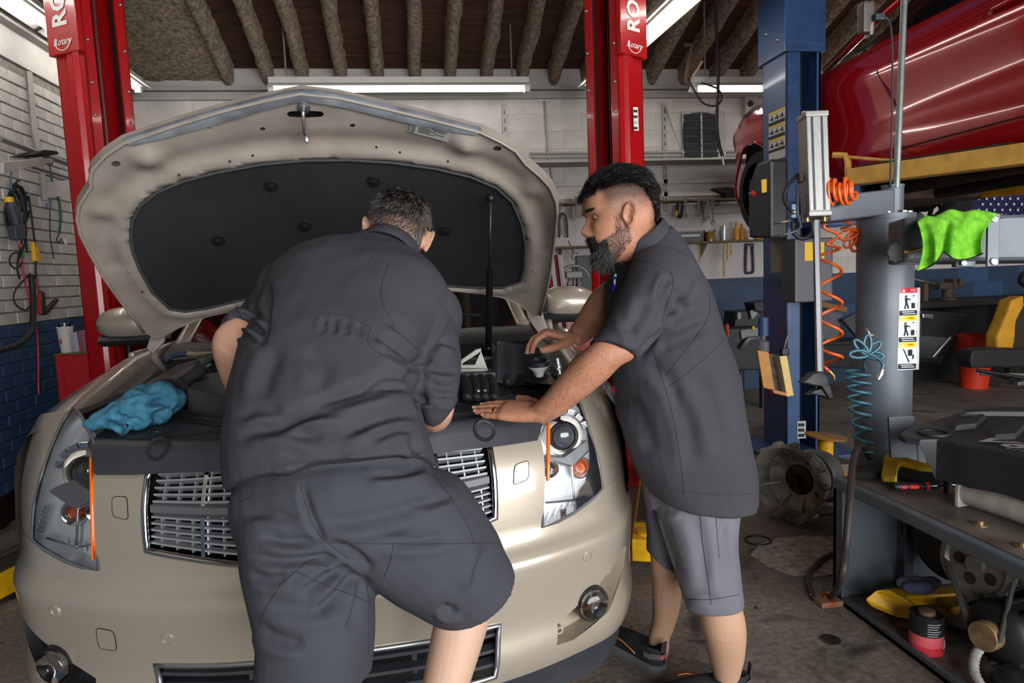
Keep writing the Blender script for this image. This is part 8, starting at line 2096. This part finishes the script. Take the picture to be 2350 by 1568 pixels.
# rack brackets on the brick wall
RK = mat('rack_white', 'a39d98', .6, var=.06, scale=8); RKD = mat('rack_grey', '6c6763', .6)
up_ = tag(Mesh().tube([onL(66, 165), onL(78, 300), onL(88, 345)], .022, 4).build('rack_upright', RK, None, 30), 'upper painted rack upright fixed to the bricks', 'rack upright'); lo_ = tag(Mesh().tube([onL(96, 395), onL(102, 460)], .020, 4).build('rack_upright', RK, None, 30), 'short painted rack upright lower on the bricks', 'rack upright')
ra = tag(Mesh().prism([onL(0, 372, .25), onL(95, 363, .16), onL(133, 362, .05), onL(133, 370, .05), onL(95, 378, .16), onL(0, 398, .25)], V(.02, 0, 0)).build('wall_rack', RK, None, 0, bevel=.004), 'painted steel rack arm sticking out over the hanging cables', 'rack arm')
rb = tag(Mesh().prism([onL(106, 418, .05), onL(170, 412, .2), onL(172, 425, .2), onL(160, 445, .18), onL(106, 455, .05)], V(.02, 0, 0)).build('wall_rack', RK, None, 0, bevel=.004), 'painted steel rack arm behind the left red post', 'rack arm')
tag(Mesh().tube([onL(0, 318, .12), onL(125, 365, .12), onL(172, 382, .12)], .020, 4).build('angle_rail', RKD, None, 30), 'long grey angle rail above the hanging cables', 'rail'); tag(Mesh().tube([onL(70, 382, .06), onL(172, 412, .06)], .012, 4).build('angle_rail', RKD, None, 30), 'thin grey rail under the rack arm', 'rail')
tag(Mesh().prism([onL(20, 362, .05), onL(45, 352, .06), onL(75, 355, .06), onL(80, 362, .05)], V(.15, 0, .02)).build('dark_bundle', mat('leafy_dark', '2d2f22', .95), None, 0), 'dark bundle resting on the rack arm at the far left', 'bundle')
# bungee cords
gb = tag(Mesh().tube(catmull([onL(117, 392), onL(119, 415), onL(128, 440), onL(136, 465), onL(139, 500), onL(136, 535)], 6), .008, 8).build('green_bungee', mat('bungee_green', '1f5a3c', .7), None, 180), 'green bungee cord hooked on the rack', 'bungee cord')
Mesh().tube(catmull([onL(117, 395), onL(114, 380), onL(118, 368), onL(120, 378)], 5), .004, 6).build('hook', DARKM, gb, 180); Mesh().tube(catmull([onL(136, 535), onL(130, 550), onL(136, 558), onL(140, 548)], 5), .004, 6).build('hook', DARKM, gb, 180)
tag(Mesh().prism([onL(144, 546), onL(152, 546), onL(154, 560), onL(148, 560)], V(.003, 0, 0)).build('paper_tag', SIGNW, None, 0), 'small white paper tag on the green bungee hook', 'tag')
tag(Mesh().tube(catmull([onL(104, 418), onL(108, 440), onL(115, 460), onL(114, 478), onL(108, 478), onL(107, 468)], 5), .006, 8).build('blue_hook', mat('hook_blue', '4a6288', .6), None, 180), 'long blue wire hook hanging on the bricks', 'hook')
tag(Mesh().tube(catmull([onL(114, 478), onL(115, 540), onL(120, 575), onL(124, 595)], 5), .0035, 6).build('hanging_string', RUBBER, None, 180), 'thin black string hanging below the blue hook', 'string')
# coiled test leads
cb = thing('cable_coil', 'coil of black jumper cables hanging from a blue hook on the brick wall', 'cable', onL(45, 620)); g = np.random.default_rng(5)
for k in range(8):
    cx_, cy_, rx_, ry_ = 40 + g.normal() * 5, 492 + g.normal() * 8, 24 + g.normal() * 4, 58 + g.normal() * 6; t0 = g.random() * 6
    Mesh().tube([onL(cx_ + rx_ * math.cos(t + .2 * math.sin(2 * t)), cy_ + ry_ * math.sin(t), .04 + .012 * k * .5) for t in np.linspace(t0, t0 + 2 * PI * .93, 26)], .006, 6).build('cable_loop', RUBBER, cb, 180)
for x0, y0, x1, y1, x2, y2 in ((30, 440, 55, 520, 62, 580), (48, 440, 60, 540, 40, 600), (66, 450, 80, 560, 82, 640), (52, 545, 40, 610, 45, 640)): Mesh().tube(catmull([onL(x0, y0, .08), onL(x1, y1, .09), onL(x2, y2, .08)], 8), .006, 6).build('cable_strand', RUBBER, cb, 180)
Mesh().tube([onL(30 + 14 * math.cos(t) * 1.0 + 6, 598 + 18 * math.sin(t), .07) for t in np.linspace(0, 2 * PI, 20)], .005, 6).build('cable_loop', RUBBER, cb, 180)
Mesh().tube(catmull([onL(70, 628, .07), onL(36, 665, .07), onL(34, 695, .07), onL(56, 712, .07), onL(72, 700, .07)], 6), .005, 6).build('cable_loop', RUBBER, cb, 180)
Mesh().tube(catmull([onL(26, 394, .06), onL(26, 430, .06), onL(34, 442, .06)], 5), .006, 6).build('wall_hook', MATS['hook_blue'], cb, 180)
tl_ = thing('timing_light', 'black and yellow timing light hung among the cables', 'timing light', onL(32, 552, .1))
Mesh().tube([onL(20, 455, .1), onL(24, 470, .1), onL(36, 500, .1), onL(42, 535, .1)], [.016, .03, .035, .03], 12).build('light_body', BLKPL2, tl_, 40); Mesh().prism([onL(14, 520, .10), onL(38, 515, .10), onL(40, 550, .10), onL(20, 552, .10)], V(.05, 0, 0)).build('light_grip', BLKPL2, tl_, 0, bevel=.008); Mesh().tube([onL(19, 452, .1), onL(21, 464, .1)], .024, 12).build('yellow_nose', YEL, tl_, 40)
yc = thing('yellow_clamp', 'yellow spring clamp hanging below the cable coil', 'clamp', onL(78, 600, .07)); Mesh().prism([onL(68, 555, .07), onL(78, 565, .07), onL(86, 595, .07), onL(82, 602, .07), onL(73, 600, .07)], V(.025, 0, 0)).build('clamp_jaw', YEL, yc, 0, bevel=.006)
tag(Mesh().tube([onL(45, 560, .08), onL(47, 572, .08)], [.012, .010], 8).build('red_clip', mat('clip_red', 'b02a2c', .5), None, 40), 'small red clip in the middle of the cables', 'clip'); tag(Mesh().tube([onL(55, 578, .08), onL(52, 590, .08)], [.008, .012], 8).build('green_clip', mat('clip_green', '2f8a3c', .5), None, 40), 'small green clip among the black cables', 'clip')
rl = tag(Mesh().tube(catmull([onL(47, 572, .07), onL(52, 620, .07), onL(62, 670, .07), onL(72, 720, .07), onL(84, 760, .07), onL(88, 820, .07), onL(88, 880, .07)], 8), .0055, 6).build('red_lead', mat('lead_red', 'b8303f', .5), None, 180), 'long red test lead hanging down over the blue bricks', 'cable'); Mesh().tube([onL(88, 880, .07), onL(89, 905, .07)], [.007, .004], 8).build('probe', mat('clip_red', 'b02a2c', .5), rl, 40)
jc = thing('jumper_clamp', 'red and black jumper cable clamp hanging open', 'clamp', onL(98, 725, .08)); Mesh().prism([onL(87, 668, .08), onL(94, 672, .08), onL(97, 712, .08), onL(97, 724, .08), onL(88, 722, .08)], V(.025, 0, 0)).build('clamp_arm', BLKPL, jc, 0, bevel=.004); Mesh().prism([onL(96, 712, .08), onL(124, 685, .08), onL(127, 690, .08), onL(104, 718, .08), onL(97, 724, .08)], V(.025, 0, 0)).build('clamp_arm', BLKPL, jc, 0, bevel=.004)
Mesh().prism([onL(85, 672, .085), onL(88, 672, .085), onL(89, 722, .085), onL(86, 720, .085)], V(.02, 0, 0)).build('red_grip', mat('clip_red', 'b02a2c', .5), jc, 0); Mesh().tube(catmull([onL(86, 640, .08), onL(85, 655, .08), onL(90, 668, .08)], 5), .005, 6).build('clamp_lead', mat('clip_red', 'b02a2c', .5), jc, 180)
tag(Mesh().tube(catmull([onL(72, 630, .10), onL(76, 690, .10), onL(74, 745, .12), onL(60, 775, .14), onL(30, 795, .16), onL(-20, 808, .18)], 8), .018, 10).build('thick_hose', RUBBER, None, 180), 'thick black hose sweeping down across the brick wall', 'hose')
# red cabinet with cups
rcx = thing('red_cabinet', 'red steel cabinet with cups on top, left of the lift post', 'cabinet', (-2.0, 4.85, 0)); zt_ = onY(180, 813, 4.62)[2]; x0, x1 = onY(122, 830, 4.62)[0], onY(122, 830, 4.62)[0] + .5
Mesh().bbox(x0, x1, 4.64, 5.1, .03, zt_).build('cabinet_body', RED, rcx, 0, bevel=.006); dr = Mesh().bbox(x0 + .05, x1 - .03, 4.625, 4.64, .08, zt_ - .07).build('cabinet_door', RED, rcx, 0, bevel=.004); Mesh().bbox(x0 + .19, x0 + .30, 4.618, 4.625, zt_ - .30, zt_ - .22).build('yellow_sticker', mat('label_yellow', 'e0b01c', .5), dr, 0)
Mesh().bbox(x0, x1, 4.63, 5.1, zt_, zt_ + .006).build('cabinet_top', mat('wood_edge', '6b5a3a', .8), rcx, 0)
def cup(px, h, r0, r1, label, m, par=None):
    b = onY(px, 811, 4.72); b[2] = zt_ + .006; t = thing('cup', label, 'cup', b, 'cups on the red cabinet'); Mesh().lathe(b, (0, 0, 1), [(r0, 0), (r1, h), (r1 + .003, h), (r1 + .003, h + .006), (r1 - .003, h + .004), (r0 - .004, .006), (.001, .006)], 24).build('cup_wall', m, t, 40); return t, b
t, b = cup(155, .16, .034, .046, 'tall white foam cup with a red mark', mat('foam_white', 'c9c4bf', .7)); Mesh().sphere(b + V(-.012, -.041, .075), (.006, .003, .017), 8).build('red_mark', mat('mark_red', 'b3202c', .6), t, 180); Mesh().lathe(b + V(0, 0, .16), (0, 0, 1), [(.034, 0), (.034, .028), (.001, .03)], 20).build('clear_lid', CLEAR, t, 40)
cup(178, .12, .030, .038, 'clear plastic cup beside the foam cup', mat('clear_cup', 'c5c8cf', .15, alpha=.35)); cup(196, .13, .030, .040, 'pinkish plastic cup next to the red post', mat('pink_cup', 'a1606a', .3, alpha=.6)); cup(213, .08, .028, .032, 'small pale tub behind the red post', mat('tub', 'b5b2aa', .5))
# ------------------------------------------------------------------ blue towel on the radiator cover
TB = mat('teal_towel', '2c6580', .95, col2='47859e', scale=35, bump=.005, bscale=260)
mb = Mesh()
def tz(x, y, z): return onZ(x, y, z)
for x, y, z, r in ((232, 972, .985, (.045, .05, .018)), (262, 962, .995, (.055, .06, .026)), (300, 945, 1.01, (.07, .075, .04)), (335, 932, 1.02, (.075, .08, .05)), (368, 918, 1.03, (.065, .075, .048)), (385, 925, 1.0, (.05, .06, .03)), (345, 958, .985, (.06, .06, .026)), (310, 970, .98, (.06, .05, .022)), (398, 935, .985, (.03, .035, .018)), (330, 910, 1.03, (.06, .06, .035))):
    mb.sphere(tz(x, y, z), r, 16)
mb.prism([tz(x, y, .975) for x, y in ((208, 985), (245, 958), (290, 950), (300, 985), (270, 990), (240, 985))], V(0, 0, .02))
tme = skin(mb, .0055, 6); P = coords(tme); N = normals(tme); set_coords(tme, P + N * (vnoise(P, .07, 4, 2) * .007)[:, None])
folds(tme, [([(255, 955), (285, 975), (310, 985)], 8, .024), ([(260, 945), (290, 965), (330, 970)], 7, .018), ([(330, 932), (365, 922), (400, 935)], 8, .022, 1.2), ([(352, 968), (370, 945), (392, 938)], 7, .020), ([(280, 915), (310, 905), (345, 898)], 5, .008), ([(300, 930), (290, 950), (285, 970)], 8, .006)])
tag(link('blue_towel', tme, TB, None, 180), 'crumpled teal-blue towel lying on the radiator cover', 'towel')
# pliers on the cowl
pw = tag(Mesh().tube(catmull([onY(378, 828, CY + 1.2), onY(400, 815, CY + 1.2), onY(432, 812, CY + 1.2)], 5), .012, 8).build('long_pliers', mat('plier_blue', '2a3246', .5), None, 180), 'long nose pliers lying on the cowl at the left', 'pliers'); Mesh().tube([onY(432, 812, CY + 1.2), onY(450, 814, CY + 1.2), onY(495, 808, CY + 1.2)], [.018, .014, .003], 8).build('jaws', mat('plier_steel', '8a7d68', .4, .7), pw, 40)
